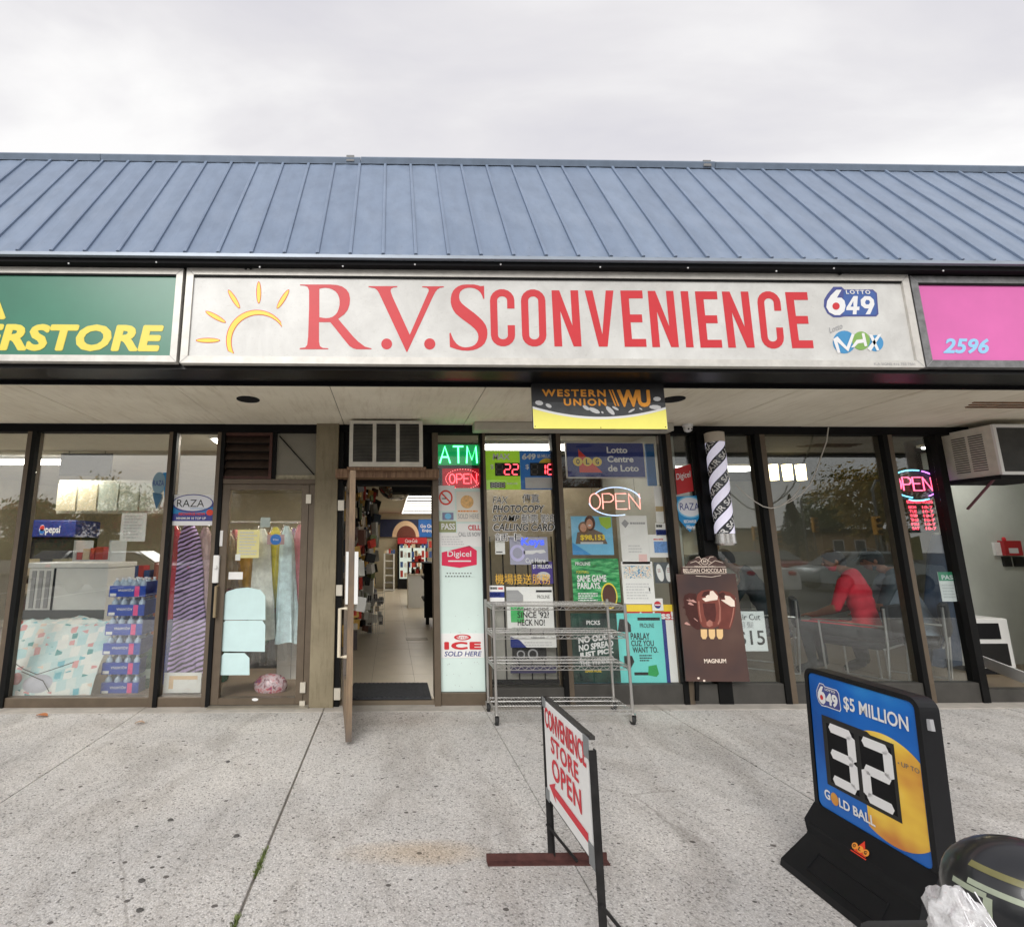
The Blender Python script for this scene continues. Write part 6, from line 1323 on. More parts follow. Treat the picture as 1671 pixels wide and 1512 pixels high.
for i, (px, a, b, w0, w1, Y, colr, lab) in enumerate(GAR):
    g_ = cloth('garment', mat('cloth_%d' % i, colr, .8, var=.22, vs=14, bump=.2, bs=30), px, a, b, w0, w1, Y, lab, i*1.7, dep=.045)
    cloth('plastic_cover', M_plas, px, a-4, b+35, w0*1.2, w1*1.45, Y, None, i*2.1, par=g_, dep=.065)
MB_ = MB().tube([(W(278,852,5.38).x, 5.38, W(278,852,5.38).z), (pilx0+.1, 5.38, W(278,852,5.38).z)], .012, 8); tag(MB_.build('clothes_rail', M_chrome), 'steel clothes rail holding bagged garments behind left door', 'rail')
tag(MB().ell(W(440, 1116, 5.25)+Vector((0,.05,-.02)), (.17,.1,.11), 18, 10).build('wrapped_bundle', rampmat('bundle_print', lambda t, co, b: ramp(t, noise(t, co, 16, 3, .6, .6), [(.35, S(120,60,70)), (.5, S(206,190,196)), (.62, S(190,90,96)), (.72, S(70,80,150))]), .25), smooth=True), 'red and blue wrapped bundle on floor behind left shop door', 'bundle')
o, fr = poster('white_cabinet', 'low white cabinet standing behind the left shop door', 'cabinet', 452, 1042, 498, 1114, 5.75, M_white, .4); frect('door_gap', M_gry, o, fr, .49, .04, .51, .96)
o, fr = poster('dark_backdrop', 'dark curtain added for the gloom behind garments in left shop', 'backdrop', 352, 905, 520, 1108, 6.25, mat('dark_backdrop', S(46,42,40), .9, var=.3, vs=6), .03)  # dark sheet added to stand for the dim interior
# display freezer
fz0, fz1 = W(42, 960, 5.95).x, W(172, 960, 5.95).x; zf0, zf1 = W(100, 1010, 5.95).z, W(100, 918, 5.95).z
fzr = thing('display_freezer', 'white chest freezer with dark seam behind patterned quilt', 'freezer', ((fz0+fz1)/2, 6.3, FL))
MB().rbox(fz0, fz1, 5.97, 6.6, FL, zf1-.06, .015).build('body', M_white, fzr); MB().rbox(fz0-.01, fz1+.01, 5.95, 6.62, zf1-.059, zf1, .012).build('lid', mat('lid_white', (.8,.8,.78), .3), fzr)
MB().box(fz0-.004, fz1+.004, 5.955, 5.9695, zf0, zf0+.10).build('bumper', mat('bumper_grey', S(90,92,92), .5), fzr)
MB().box(fz0+.32*(fz1-fz0), fz0+.345*(fz1-fz0), 5.962, 5.9695, zf0+.101, zf1-.06).build('seam', M_dkbronze, fzr)
for i in range(3): MB().box(fz0+(.05+.09*i)*(fz1-fz0), fz0+(.10+.09*i)*(fz1-fz0), 5.96, 5.9695, zf0+.12, zf1-.09).build('vent_slot', M_gry, fzr)
# drinks cooler with pepsi header, hanging things
pz = W(85, 864, 8.2); dc = thing('drinks_cooler', 'blue-headed drinks cooler deep inside left shop', 'cooler', (pz.x, 8.2, FL))
MB().box(pz.x-.34, pz.x+.34, 8.25, 8.9, FL, pz.z-.12).build('cabinet', M_blackmatt, dc); MB().rbox(pz.x-.37, pz.x+.37, 8.2, 8.9, pz.z-.119, pz.z+.16, .03).build('header', M_navy, dc); txtpx('pepsi', M_wht, dc, 74, 858, 98, 873, 8.195, bold=.02); fr = frpx(64, 856, 73, 872, 8.196); fell('globe', M_wht, dc, fr, .5, .5, .5, .5, 0); fell('globe_red', M_red, dc, fr, .5, .65, .42, .3, .002); fell('globe_blue', M_blue, dc, fr, .5, .33, .42, .28, .002)
MB().box(pz.x-.30, pz.x+.30, 8.235, 8.2495, FL+.3, pz.z-.2).build('glass_door', M_glassC, dc)
o, fr = poster('hanging_sign', 'dark hanging sign near ceiling of left shop', 'sign', 98, 740, 182, 776, 6.4, mat('charcoal_sign', (.03,.03,.032), .6, var=.3), .02)
q = MB()
for xx in (.15, .85): q.tube([fr.p(xx, 1, -.005), Vector((fr.p(xx,1).x, 6.405, CEIL-.22))], .003, 5)
q.build('hanger', M_blackmatt, o)
for i in range(5):
    x0p = 93+i*34; poster('framed_sheet', 'pale framed sheet on left shop rear screen, %s from left' % ('first','second','third','fourth','fifth')[i], 'frame', x0p, 788, x0p+31, 833, 7.2, mat('framed_cream' if i in (0,1) else 'framed_green', S(206,196,170) if i in (0,1) else S(190,198,186), .6, var=.15, vs=10), .015, 'framed sheets in left shop')
q = MB().box(W(88,840,7.2).x, W(268,840,7.2).x, 7.24, 7.26, Z_(838, 7.2), Z_(784, 7.2)); tag(q.build('screen', mat('pale_screen', S(196,196,186), .7, var=.06)), 'cream screen carrying framed sheets in left shop', 'screen')
for i, (px, yy, hh_, wd, colr) in enumerate(((150, 6.9, 1.55, .5, S(206,214,220)), (215, 7.0, 1.25, .7, S(150,86,66)), (60, 6.8, 1.3, .5, S(150,140,110)))):
    c = W(px, 900, yy); s_ = thing('shelf_unit', ('pale box shelf', 'brown stocked shelf', 'tan stocked shelf')[i]+' inside the left shop', 'shelf', (c.x, yy, FL))
    MB().box(c.x-wd/2, c.x-wd/2+.03, yy, yy+.4, FL, hh_).box(c.x+wd/2-.03, c.x+wd/2, yy, yy+.4, FL, hh_).build('side_panel', mat('shelf_%d' % i, colr, .7), s_)
    rnd = random.Random(i)
    for k_ in range(5):
        z = FL+.1+k_*(hh_-.15)/5; MB().box(c.x-wd/2+.031, c.x+wd/2-.031, yy, yy+.4, z, z+.02).build('board', mat('shelf_%d' % i), s_)
        x = c.x-wd/2+.04
        while x < c.x+wd/2-.12:
            ww = rnd.uniform(.05, .11); h_ = rnd.uniform(.1, .2); MB().box(x, x+ww, yy+.02, yy+.2, z+.0205, z+h_).build('packet', mat('pkt_%d' % rnd.randint(0,7), [S(190,60,50), S(220,200,170), S(60,90,150), S(230,180,70), S(120,150,90), S(235,235,230), S(150,80,90), S(90,60,50)][rnd.randint(0,7)], .5), s_); x += ww+.012

# ================================================================ lamps inside
M_tube = mat('lamp_diffuser', (1,1,1), .5, var=0, emit=24, ecol=(1,.95,.86)); M_warm = mat('pendant_glow', (1,.9,.6), .5, var=0, emit=5, ecol=(1,.78,.42))
def ceil_lamp(label, x0, x1, y0, y1, z, em=M_tube, louv=0):
    t = thing('ceiling_light', label, 'ceiling light', ((x0+x1)/2, (y0+y1)/2, z-.06), 'ceiling lights in the shops')
    MB().box(x0-.03, x1+.03, y0-.03, y1+.03, z-.0305, z).build('housing', M_white, t); MB().box(x0, x1, y0, y1, z-.05, z-.031).build('diffuser', em, t)
    for i in range(louv): yy = y0+(y1-y0)*(i+.5)/louv; MB().box(x0, x1, yy-.05, yy+.05, z-.075, z-.0505).build('louvre', M_blackmatt, t)
    return t
CZ = CEIL-.2205
ceil_lamp('lit ceiling light of left shop near the hanging sign', -6.2, W(100,760,6.45).x, 6.9, 7.2, CZ)
ceil_lamp('lit ceiling light at the middle of left shop', -2.6, -1.4, 8.0, 8.3, CZ)
ceil_lamp('added ceiling light hidden by the transom to light bagged garments', -2.0, -.9, 5.5, 5.75, CZ)  # added lamp behind the opaque transom, there to light the garments
ceil_lamp('lit louvred ceiling light seen through the open entrance', .40, 2.2, 10.2, 18.0, CZ, mat('store_lamp', (1,1,1), .5, var=0, emit=2.0, ecol=(1,.96,.88)), 11)
ceil_lamp('lit ceiling light behind the lottery displays', 1.0, 2.3, 5.75, 6.0, CZ, mat('display_lamp', (1,1,1), .5, var=0, emit=9, ecol=(1,.95,.86)))
for i, px in enumerate((1262, 1285, 1307)):
    c = W(px, 770, 6.6); t = thing('pendant_lamp', 'small lit amber pendant lamp in salon, %s of three' % ('left','middle','right')[i], 'lamp', tuple(c), 'salon pendant lamps')
    MB().lathe([(.055,-.11),(.06,.10)], c, 14).build('shade', M_warm, t, smooth=True); MB().tube([c+Vector((0,0,.10)), Vector((c.x, c.y, CEIL-.22))], .005, 5).build('cord', M_blackmatt, t); MB().lathe([(.062,.101),(.03,.14)], c, 14).build('cap', M_blackmatt, t)
ceil_lamp('lit ceiling light deep in the salon', 3.6, 5.6, 7.3, 7.7, CZ, mat('salon_lamp', (1,1,1), .5, var=0, emit=3.2, ecol=(1,.95,.86)))
ceil_lamp('added unseen ceiling light brightening the pale salon wall', 6.45, 7.6, 5.6, 5.85, CZ, mat('salon_wall_fill', (1,1,1), .5, var=0, emit=9, ecol=(1,.97,.92)))  # added fill light, kept out of view, to brighten the salon wall

# ================================================================ inside the convenience store
# back banner
bx = thing('wall_banner', 'dark blue drinks banner across the rear wall of store', 'banner', (1.0, 18.3, 2.0))
YK = 18.3
a, b, c, d = rectpx(620, 847, 720, 876, YK); b += 2.0
MB().box(a, b, YK, YK+.04, c, d).build('board', mat('banner_navy', S(24,34,70), .5, var=.2), bx); fr = Fr((a, YK, c), (b-a,0,0), (0,0,d-c))
frect('blue_field', M_blue, bx, fr, (W(683,860,YK).x-a)/(b-a), 0, 1, 1); txtpx('Go On', M_wht, bx, 686, 855, 706, 861, YK-.01, bold=.03); txtpx('Enjoy!', M_wht, bx, 689, 863, 708, 869, YK-.01, bold=.03)
fr2 = frpx(640, 848, 684, 876, YK); 
q = MB(); q.ngon([fr2.p(.5+.5*math.cos(R(180-i*9)), .0+.95*math.sin(R(180-i*9)), .003) for i in range(21)]); q.build('cream_arch', mat('arch_cream', S(226,200,160), .6), bx); q = MB(); q.ngon([fr2.p(.52+.36*math.cos(R(180-i*9)), .0+.66*math.sin(R(180-i*9)), .005) for i in range(21)]); q.build('brown_arch', mat('arch_brown', S(110,60,44), .6), bx)
# cooler
YCo = 17.6
a, b, c, d = rectpx(649, 877, 697, 964, YCo)
ck = thing('drinks_cooler', 'two-door drinks cooler with red header at rear of store', 'cooler', ((a+b)/2, YCo, FL))
zc = Z_(887, YCo)
MB().box(a, b, YCo, YCo+.7, FL, zc-.001).build('cabinet', M_blackmatt, ck); MB().box(a, b, YCo-.03, YCo+.7, zc, d).build('header', mat('cooler_red', S(170,34,40), .4, emit=.2, ecol=S(170,34,40)), ck)
txtpx('Coca-Cola', M_wht, ck, 661, 879, 681, 885, YCo-.035, shear=.25, bold=.02)
for i in range(2):
    xa, xb = a+.06+i*(b-a-.06)/2, a+(i+1)*(b-a-.06)/2; MB().box(xa, xb, YCo-.012, YCo-.001, FL+.35, zc-.06).build('lit_interior', mat('cooler_light', S(170,180,170), .5, emit=.35, ecol=(.8,.9,.8)), ck)
    rnd = random.Random(i)
    for r_ in range(4):
        for k_ in range(5): MB().box(xa+.03+k_*.13, xa+.12+k_*.13, YCo-.02, YCo-.0125, FL+.4+r_*.33, FL+.4+r_*.33+rnd.uniform(.14,.24)).build('bottle', mat('pkt_%d' % rnd.randint(0,7)), ck)
# white counter freezer and dark stand
YCt = 12.2
a, b, c, d = rectpx(666, 936, 692, 988, YCt)
ct = thing('counter', 'white counter freezer with goods on top inside store', 'counter', ((a+b)/2, YCt, FL))
MB().box(a, b, YCt, YCt+.7, FL, d-.03).build('body', M_white, ct); MB().box(a-.01, b+.01, YCt-.02, YCt+.7, d-.0299, d).build('top', mat('counter_top', S(214,206,190), .5), ct)
rnd = random.Random(3)
for i in range(14):
    x = a+(b-a)*rnd.random()*.9; h_ = rnd.uniform(.06,.16); zz = d+.0005+(.28 if i > 6 else 0); MB().box(x, x+.09, YCt+.05+.1*(i % 3), YCt+.12+.1*(i % 3), zz, zz+h_).build('snack_pack', mat('pkt_%d' % rnd.randint(0,7), S(180,80,60), .5), ct)
MB().box(a, b, YCt+.02, YCt+.5, d+.26, d+.28).build('tray', M_brn, ct); MB().box(a, a+.03, YCt+.05, YCt+.5, d+.0001, d+.26).build('tray_leg', M_brn, ct); MB().box(b-.03, b, YCt+.05, YCt+.5, d+.0001, d+.26).build('tray_leg', M_brn, ct)
YDs = 9.6
a, b, c, d = rectpx(692, 918, 730, 1000, YDs)
tag(MB().box(a, b, YDs, YDs+.05, FL+.12, d).box(a, b, YDs+.05, YDs+.9, d-.03, d).box(a, b, YDs+.05, YDs+.9, FL+.4, FL+.43).box(a, b, YDs+.05, YDs+.9, FL+.8, FL+.83).box(a+.03, a+.09, YDs, YDs+.06, FL, FL+.1199).box(b-.09, b-.03, YDs, YDs+.06, FL, FL+.1199).build('dark_shelf', M_blackmatt), 'dark shelving stand right of the store aisle', 'shelf')
# white rear shelf
YRs = 16.8
a, b, c, d = rectpx(626, 903, 644, 962, YRs)
rs = thing('white_shelf', 'small white rack with trays at rear of store', 'shelf', ((a+b)/2, YRs, FL))
MB().box(a, a+.05, YRs, YRs+.4, FL, d).box(b-.05, b, YRs, YRs+.4, FL, d).build('side', M_white, rs)
for k_ in range(6): z = FL+.02+k_*(d-FL-.04)/5; MB().box(a+.051, b-.051, YRs, YRs+.4, z, z+.03).build('tray', M_gry if k_ % 2 else M_white, rs)
for k_ in range(5): MB().box(a+.03+k_*.07, a+.09+k_*.07, YRs+.02, YRs+.2, d+.0005, d+.1+.03*(k_ % 3)).build('packet', mat('pkt_%d' % (k_ % 8)), rs)
# white column fridge with red sticker
YFr = 9.4
a, b, c, d = rectpx(580, 906, 609, 966, YFr)
fg = thing('white_cabinet', 'white cabinet with red sticker left of the store aisle', 'cabinet', ((a+b)/2, YFr, FL))
MB().box(a, b, YFr, YFr+.6, FL, d).build('body', M_white, fg); fr = frpx(591, 912, 602, 934, YFr-.002); frect('red_sticker', M_red, fg, fr, 0, .35, 1, 1, 0); lines(fg, fr, M_wht, .1, .9, .4, .95, 3, 1); lines(fg, fr, M_gry, .1, .9, 0, .3, 2, 1)
for nm, px0, py0, px1, py1, colr, lab in (('blue_panel', 586, 804, 607, 832, S(30,62,130), 'blue hanging panel above the white cabinet in store'),):
    o, fr = poster(nm, lab, 'panel', px0, py0, px1, py1, YFr, mat('store_blue_panel', colr, .5, var=.15), .04)
    MB().tube([fr.p(.5, 1, -.01), Vector((fr.p(.5,1).x, YFr+.01, CEIL-.22))], .006, 5).build('hanger', M_blackmatt, o)
# merchandise wall left of the aisle
gd = thing('merchandise_rack', 'crowded merchandise rack of hanging packets along left store wall', 'rack', (xB+.3, 7.5, FL))
MB().box(xB+.06, xB+.10, 6.0, 14.5, FL, 2.35).build('pegboard', mat('pegboard', S(120,108,92), .8), gd)
rnd = random.Random(12)
for i in range(230):
    y = rnd.uniform(6.0, 13.5); z = rnd.choice([.35,.6,.85,1.1,1.35,1.6,1.85,2.1]); x = xB+.12+rnd.random()*.22; ww = rnd.uniform(.07,.16); h_ = rnd.uniform(.10,.2)
    i_ = rnd.randint(0, 9); colr = [S(190,60,50), S(220,200,170), S(60,70,90), S(210,170,90), S(110,120,80), S(235,235,230), S(60,50,50), S(90,60,50), S(30,30,34), S(200,196,190)][i_]
    q = MB().box(x, x+.03, y, y+ww, z, z+h_); q.xform(Matrix.Translation((x,y,z)) @ Matrix.Rotation(rnd.uniform(-.5,.5), 4, 'Z') @ Matrix.Rotation(rnd.uniform(-.15,.15), 4, 'X') @ Matrix.Translation((-x,-y,-z)))
    q.build('packet', mat('merch_%d' % i_, colr, .4), gd)
for i in range(90):
    y = rnd.uniform(5.35, 8.6); z = rnd.uniform(.15, 2.3); x = xB+.12+rnd.random()*(.34 if z > .9 else .22); ww = rnd.uniform(.05,.13); h_ = rnd.uniform(.07,.2); i_ = rnd.choice([2,3,4,5,6,6,7,8,8,9,0])
    q = MB().box(x, x+rnd.uniform(.02,.08), y, y+ww, z, z+h_); q.xform(Matrix.Translation((x,y,z)) @ Matrix.Rotation(rnd.uniform(-1.2,.6), 4, 'Z') @ Matrix.Rotation(rnd.uniform(-.4,.4), 4, 'X') @ Matrix.Translation((-x,-y,-z)))
    q.build('packet', mat('merch_%d' % i_), gd)
# wire basket of goods at the foot
YBs = 8.6
a, b, c, d = rectpx(578, 966, 627, 1026, YBs)
bk = thing('wire_basket', 'wire basket of small goods on floor left of aisle', 'basket', ((a+b)/2, YBs, FL))
q = MB()
for i in range(15): x = a+(b-a)*i/14; q.tube([(x, YBs, FL), (x, YBs, d)], .004, 4)
for i in range(6): z = FL+.01+(d-FL-.02)*i/5; q.tube([(a,YBs,z),(b,YBs,z)], .004, 4); q.tube([(b,YBs,z),(b,YBs+.5,z)], .004, 4)
q.build('wire_cage', M_chrome, bk)
for i in range(24): x = a+.02+(b-a-.1)*rnd.random(); z = FL+.01+(d-FL-.16)*rnd.random(); MB().box(x, x+.07, YBs+.02+.12*(i % 3), YBs+.08+.12*(i % 3), z, z+rnd.uniform(.08,.16)).build('packet', mat('merch_%d' % rnd.choice([1,4,5,6,8,9])), bk)
# ceiling mirror dome
c = W(646, 806, 7.6)
dm = thing('dome_mirror', 'half-dome security mirror below the store ceiling', 'mirror', (c.x, 7.6, c.z))
q = MB(); n = 20
q.add([(c.x+.27*math.cos(2*math.pi*i/n)*math.cos(R(e_)), 7.6+.27*math.sin(2*math.pi*i/n)*math.cos(R(e_)), c.z+.14-.24*math.sin(R(e_))) for e_ in (0,15,30,45,60,75,89) for i in range(n)], [[j*n+i, j*n+(i+1) % n, (j+1)*n+(i+1) % n, (j+1)*n+i] for j in range(6) for i in range(n)])
q.build('dome', mat('mirror_chrome', (.75,.75,.73), .05, 1.0, var=0), dm, smooth=True); MB().lathe([(.28, c.z+.14), (.28, c.z+.17)], (c.x, 7.6, 0), 24).build('rim', M_blackmatt, dm)
MB().tube([(c.x,7.6,c.z+.17),(c.x,7.6,CEIL-.22)], .012, 6).build('stem', M_blackmatt, dm)
# dark bulkhead inside entrance
MB().box(X_(640,7,800), xC-.1, 6.6, 6.9, Z_(803, 6.6), CEIL-.2201).build('bulkhead', M_blackmatt, bld)
MB().box(X_(785, 6.2), X_(1110, 6.2), 6.3, 6.34, FL, 2.2).build('store_partition', mat('partition_tan', S(150,138,116), .8, var=.15), bld)

# ================================================================ salon
# frontal side wall with alarm at the far right
YSW = 6.3
swx = X_(1545, YSW)
MB().box(swx, xD-.06, YSW, YSW+.1, FL, CEIL-.2201).build('side_wall', mat('salon_grey_wall', S(188,192,184), .8, var=.05), bld)
al = thing('fire_alarm', 'red fire alarm pull box on pale salon wall', 'fire alarm', tuple(W(1655, 903, YSW-.05)))
fr = frpx(1640, 882, 1668, 906, YSW-.07); MB().box(fr.p(0,0).x, fr.p(1,0).x, YSW-.07, YSW-.001, fr.p(0,0).z, fr.p(0,1).z).build('box', mat('alarm_red', S(170,40,44), .4), al); frect('label', M_lg, al, fr, .2, .15, .75, .5, .001); MB().ell(fr.p(.15,1.1,-.02), (.02,.02,.03), 8, 6).build('beacon', M_red, al); MB().box(fr.p(-.35,0).x, fr.p(0,0).x-.001, YSW-.03, YSW-.001, fr.p(0,0).z, fr.p(0,.9).z).build('back_plate', M_white, al)
for i, (x0, x1) in enumerate(((1638, 1651), (1656, 1690))): o, fr = poster('switch_plate', 'black switch plate under fire alarm, '+('small left one' if i == 0 else 'larger right one'), 'switch', x0, 908, x1, 924, YSW-.02, M_k, .019)
cb = thing('white_appliance', 'white boxy appliance with dark panels on salon floor', 'appliance', tuple(W(1625, 1090, 5.8)))
a, b, c, d = rectpx(1596, 1010, 1660, 1092, 5.75)
MB().rbox(a, b, 5.8, 6.2, c+.0, d, .01).build('case', M_white, cb); MB().box(a+.02, b-.12, 5.79, 5.7995, d-.22, d-.05).build('screen', M_blackmatt, cb); MB().box(a+.02, b-.06, 5.79, 5.7995, c+.03, d-.27).build('door', M_k, cb); MB().box(a+.05, b-.05, 5.82, 6.18, FL, c-.0005).build('stand', M_blackmatt, cb)
# low white ramp board
q = MB().prism([G(1585,1078,.2), G(1705,1128,.2), G(1705,1128,.2)+Vector((0,0,.11)), G(1585,1078,.2)+Vector((0,0,.11))], (0,.03,0)); tag(q.build('kick_board', M_white), 'slanted white kick board at foot of salon wall', 'board')
MB().box(m11[1], X_(1712, D), D-.03, D+.06, 0, Z_(1128, D)).build('sill', M_sillg, bld)
# dark hanging robe behind end window
cloth('robe', mat('navy_robe', S(36,52,72), .85, var=.25, vs=10), 1532, 872, 1085, .09, .20, 5.7, 'dark navy robe hanging behind the salon end window', 3, dep=.07)
# counter with tools and mirror panels at the back
sc2 = thing('salon_counter', 'pale salon counter along the rear wall', 'counter', (5, 8.6, FL)); MB().box(3.2, 6.0, 8.5, 9.15, FL, .9).build('cabinet', mat('counter_grey', S(120,120,112), .7, var=.1), sc2); MB().box(3.18, 6.02, 8.48, 9.18, .9005, .94).build('top', M_cream, sc2)
for i in range(3): xx = 3.4+i*.95; t = thing('salon_mirror', 'framed salon mirror on rear wall, %s one' % ('left','middle','right')[i], 'mirror', (xx, 9.15, 1.1), 'salon mirrors'); MB().box(xx, xx+.7, 9.16, 9.19, 1.1, 2.1).build('frame', M_wood, t); MB().box(xx+.04, xx+.66, 9.155, 9.1595, 1.14, 2.06).build('mirror_glass', mat('mirror_chrome'), t)
# salon waiting chairs and people
M_vinyl = mat('black_vinyl', (.008,.009,.010), .45, var=.15)
def chair(label, x, y, rz):
    t = thing('salon_chair', label, 'chair', (x, y, FL), 'salon chairs by the window'); M4 = Matrix.Translation((x,y,FL)) @ Matrix.Rotation(rz, 4, 'Z')
    def add(nm, q, m, **k): q.xform(M4); q.build(nm, m, t, **k)
    add('seat', MB().rbox(-.25,.25,-.24,.26,.38,.46,.03), M_vinyl, smooth=True); add('backrest', MB().rbox(-.24,.24,-.33,-.26,.50,.82,.025), M_vinyl, smooth=True)
    for s_ in (-1,1): add('leg_frame', MB().tube([(s_*.27,-.30,.80),(s_*.27,-.29,.44),(s_*.27,-.26,.0121),(s_*.27,.24,.0121),(s_*.27,.25,.62),(s_*.27,-.28,.62)], .012, 8), M_chrome)
    add('crossbar', MB().tube([(-.27,-.26,.40),(.27,-.26,.40)], .011, 6), M_chrome)
    return M4
def figure(label, M4, shirt, trousers, lean_=.25, turn=0, armf=.35, hair=(.015,.013,.012), cap=None, cape=None):
    """seated person, one continuous body; local +y is forward, seat at .46"""
    t = thing('person', label, 'person', tuple(M4.translation))
    P = {'pel': (0,-.08,.53), 'wst': (0,-.08+lean_*.12,.70), 'chs': (0,-.07+lean_*.34,.93), 'sho': (0,-.06+lean_*.48,1.06), 'nk': (0,-.04+lean_*.6,1.13), 'nk2': (0,-.02+lean_*.68,1.165)}
    Rd = {'pel': (.16,.125), 'wst': (.145,.11), 'chs': (.17,.12), 'sho': (.13,.09), 'nk': (.055,.055), 'nk2': (.05,.052)}
    Ed = [('pel','wst'), ('wst','chs'), ('chs','sho'), ('sho','nk'), ('nk','nk2')]
    for s_, k_ in ((-1,'l'), (1,'r')):
        for nm, p, r_ in (('s', (s_*.19,-.05+lean_*.46,1.03), .065), ('e', (s_*.235,.02+lean_*.6,.77), .047), ('w', (s_*.14,.26+armf*.1,.68), .033), ('h1', (s_*.11,.33+armf*.1,.66), .03), ('h', (s_*.10,.09,.52), .095), ('k', (s_*.13,.44,.53), .066), ('a', (s_*.14,.40,.12), .042), ('f', (s_*.15,.53,.055), .04)):
            P[k_+nm] = p; Rd[k_+nm] = (r_, r_)
        Ed += [('sho',k_+'s'), (k_+'s',k_+'e'), (k_+'e',k_+'w'), (k_+'w',k_+'h1'), ('pel',k_+'h'), (k_+'h',k_+'k'), (k_+'k',k_+'a'), (k_+'a',k_+'f')]
    bm = bmesh.new(); bq = MB()
    for k_ in ('pel', 'wst', 'chs', 'sho'): bq.ell(P[k_], (Rd[k_][0], Rd[k_][1], .13), 18, 12)
    for a, b in zip(('pel','wst','chs'), ('wst','chs','sho')): bq.ell((Vector(P[a])+Vector(P[b]))/2, ((Rd[a][0]+Rd[b][0])/2, (Rd[a][1]+Rd[b][1])/2, .14), 18, 12)
    for a, b in Ed[3:]:
        ra = Rd[a][0] if a not in ('pel','sho') else Rd[b][0]*.95; bq.tube([P[a], (Vector(P[a])*.5+Vector(P[b])*.5), P[b]], [ra, (ra+Rd[b][0])/2*1.03, Rd[b][0]], 12); bq.ell(P[b], (Rd[b][0],)*3, 12, 8)
    vv = [bm.verts.new(p) for p in bq.v]
    for f in bq.f: bm.faces.new([vv[i] for i in f])
    # head, nose, ears and jaw merged in by a voxel remesh
    hp = Vector(P['nk2'])+Vector((0,.045,.105)); hq = MB().ell(hp, (.078,.098,.118), 20, 14).ell(hp+Vector((0,.03,-.055)), (.058,.062,.06), 14, 8).ell(hp+Vector((0,.105,-.015)), (.014,.022,.024), 8, 6)
    for s_ in (-1,1): hq.ell(hp+Vector((s_*.08,-.005,-.012)), (.012,.02,.032), 8, 6); 
    for s_ in (-1, 1):
        hb = Vector(P[('l' if s_ < 0 else 'r')+'h1'])
        hq.ell(hb+Vector((0,.02,0)), (.038,.05,.02), 10, 6)
        for f_ in range(4): hq.tube([hb+Vector((-.027+.018*f_,.05,0)), hb+Vector((-.027+.018*f_,.095-.006*abs(f_-1.5),-.012)), hb+Vector((-.025+.017*f_,.11-.008*abs(f_-1.5),-.035))], [.0095,.009,.008], 6)
        hq.tube([hb+Vector((-s_*.03,.01,.005)), hb+Vector((-s_*.055,.045,.0)), hb+Vector((-s_*.055,.075,-.012))], [.011,.010,.009], 6)
    T = Matrix.Translation(hp-Vector((0,.02,.1))) @ Matrix.Rotation(turn, 4, 'Z') @ Matrix.Rotation(R(-16), 4, 'X') @ Matrix.Translation(-(hp-Vector((0,.02,.1))))
    nh = 20*15+14*9+8*7*3
    for i in range(nh): hq.v[i] = T @ hq.v[i]
    off = len(bm.verts)
    vv = [bm.verts.new(p) for p in hq.v]
    for f in hq.f:
        try: bm.faces.new([vv[i] for i in f])
        except ValueError: pass
    me2 = bpy.data.meshes.new('body'); bm.to_mesh(me2); bm.free()
    o = bpy.data.objects.new('r', me2); COL.objects.link(o); rm = o.modifiers.new('r', 'REMESH'); rm.mode = 'VOXEL'; rm.voxel_size = .012; sm = o.modifiers.new('s', 'SMOOTH'); sm.iterations = 3; sm.factor = .5
    mm = bpy.data.meshes.new_from_object(o.evaluated_get(DG())); bpy.data.objects.remove(o)
    q = MB(); M_sk = mat('skin', S(150,104,78), .55, var=.08)
    vsl = [v.co.copy() for v in mm.vertices]; fs = [list(p.vertices) for p in mm.polygons]; ms = []
    for f in fs:
        c = sum((vsl[i] for i in f), Vector())/len(f)
        nkx = math.hypot(c.x, c.y-(P['nk'][1]+(c.z-1.13)*.3)); onh = c.z > 1.20 or (c.z > 1.115 and nkx < .085)
        if onh: ms.append(0)
        elif c.y > .20 and c.z > .60 and abs(c.x) < .24: ms.append(0)
        elif abs(c.x) > .13 and c.y > .02+lean_*.55 and .62 < c.z < .80: ms.append(0)
        elif c.z > .585: ms.append(1)
        elif c.z < .10 or (c.y > .36 and c.z < .1): ms.append(3)
        else: ms.append(2)
    q.v = vsl; q.f = fs; q.m = ms; q.xform(M4)
    q.build('body', [M_sk, shirt, trousers, M_vinyl], t, smooth=True)
    # hair cap following the skull
    Mh = M4 @ T; q = MB(); nu, nv = 22, 10
    hm = mat('hair_black', hair, .6, var=.3, vs=60, bump=.5, bs=150)
    def hcap(emin_front, emin_back, k_):
        q = MB(); vs3 = []
        for j in range(nv+1):
            for i in range(nu):
                a_ = 2*math.pi*i/nu; fr_ = .5+.5*math.sin(a_); lo_ = emin_back+(emin_front-emin_back)*fr_**2; e_ = R(90-(90-lo_)*j/nv); rr = k_*(1+.03*mnoise.noise(Vector((math.cos(a_)*4, math.sin(a_)*4, j*.7))))
                vs3.append(Mh @ (hp+Vector((math.cos(e_)*math.cos(a_)*.078*rr, math.cos(e_)*math.sin(a_)*.098*rr, math.sin(e_)*.118*rr))))
        q.add(vs3, [[j*nu+i, j*nu+(i+1) % nu, (j+1)*nu+(i+1) % nu, (j+1)*nu+i] for j in range(nv) for i in range(nu)]); return q
    hcap(35, -35, 1.10).build('hair', hm, t, smooth=True)
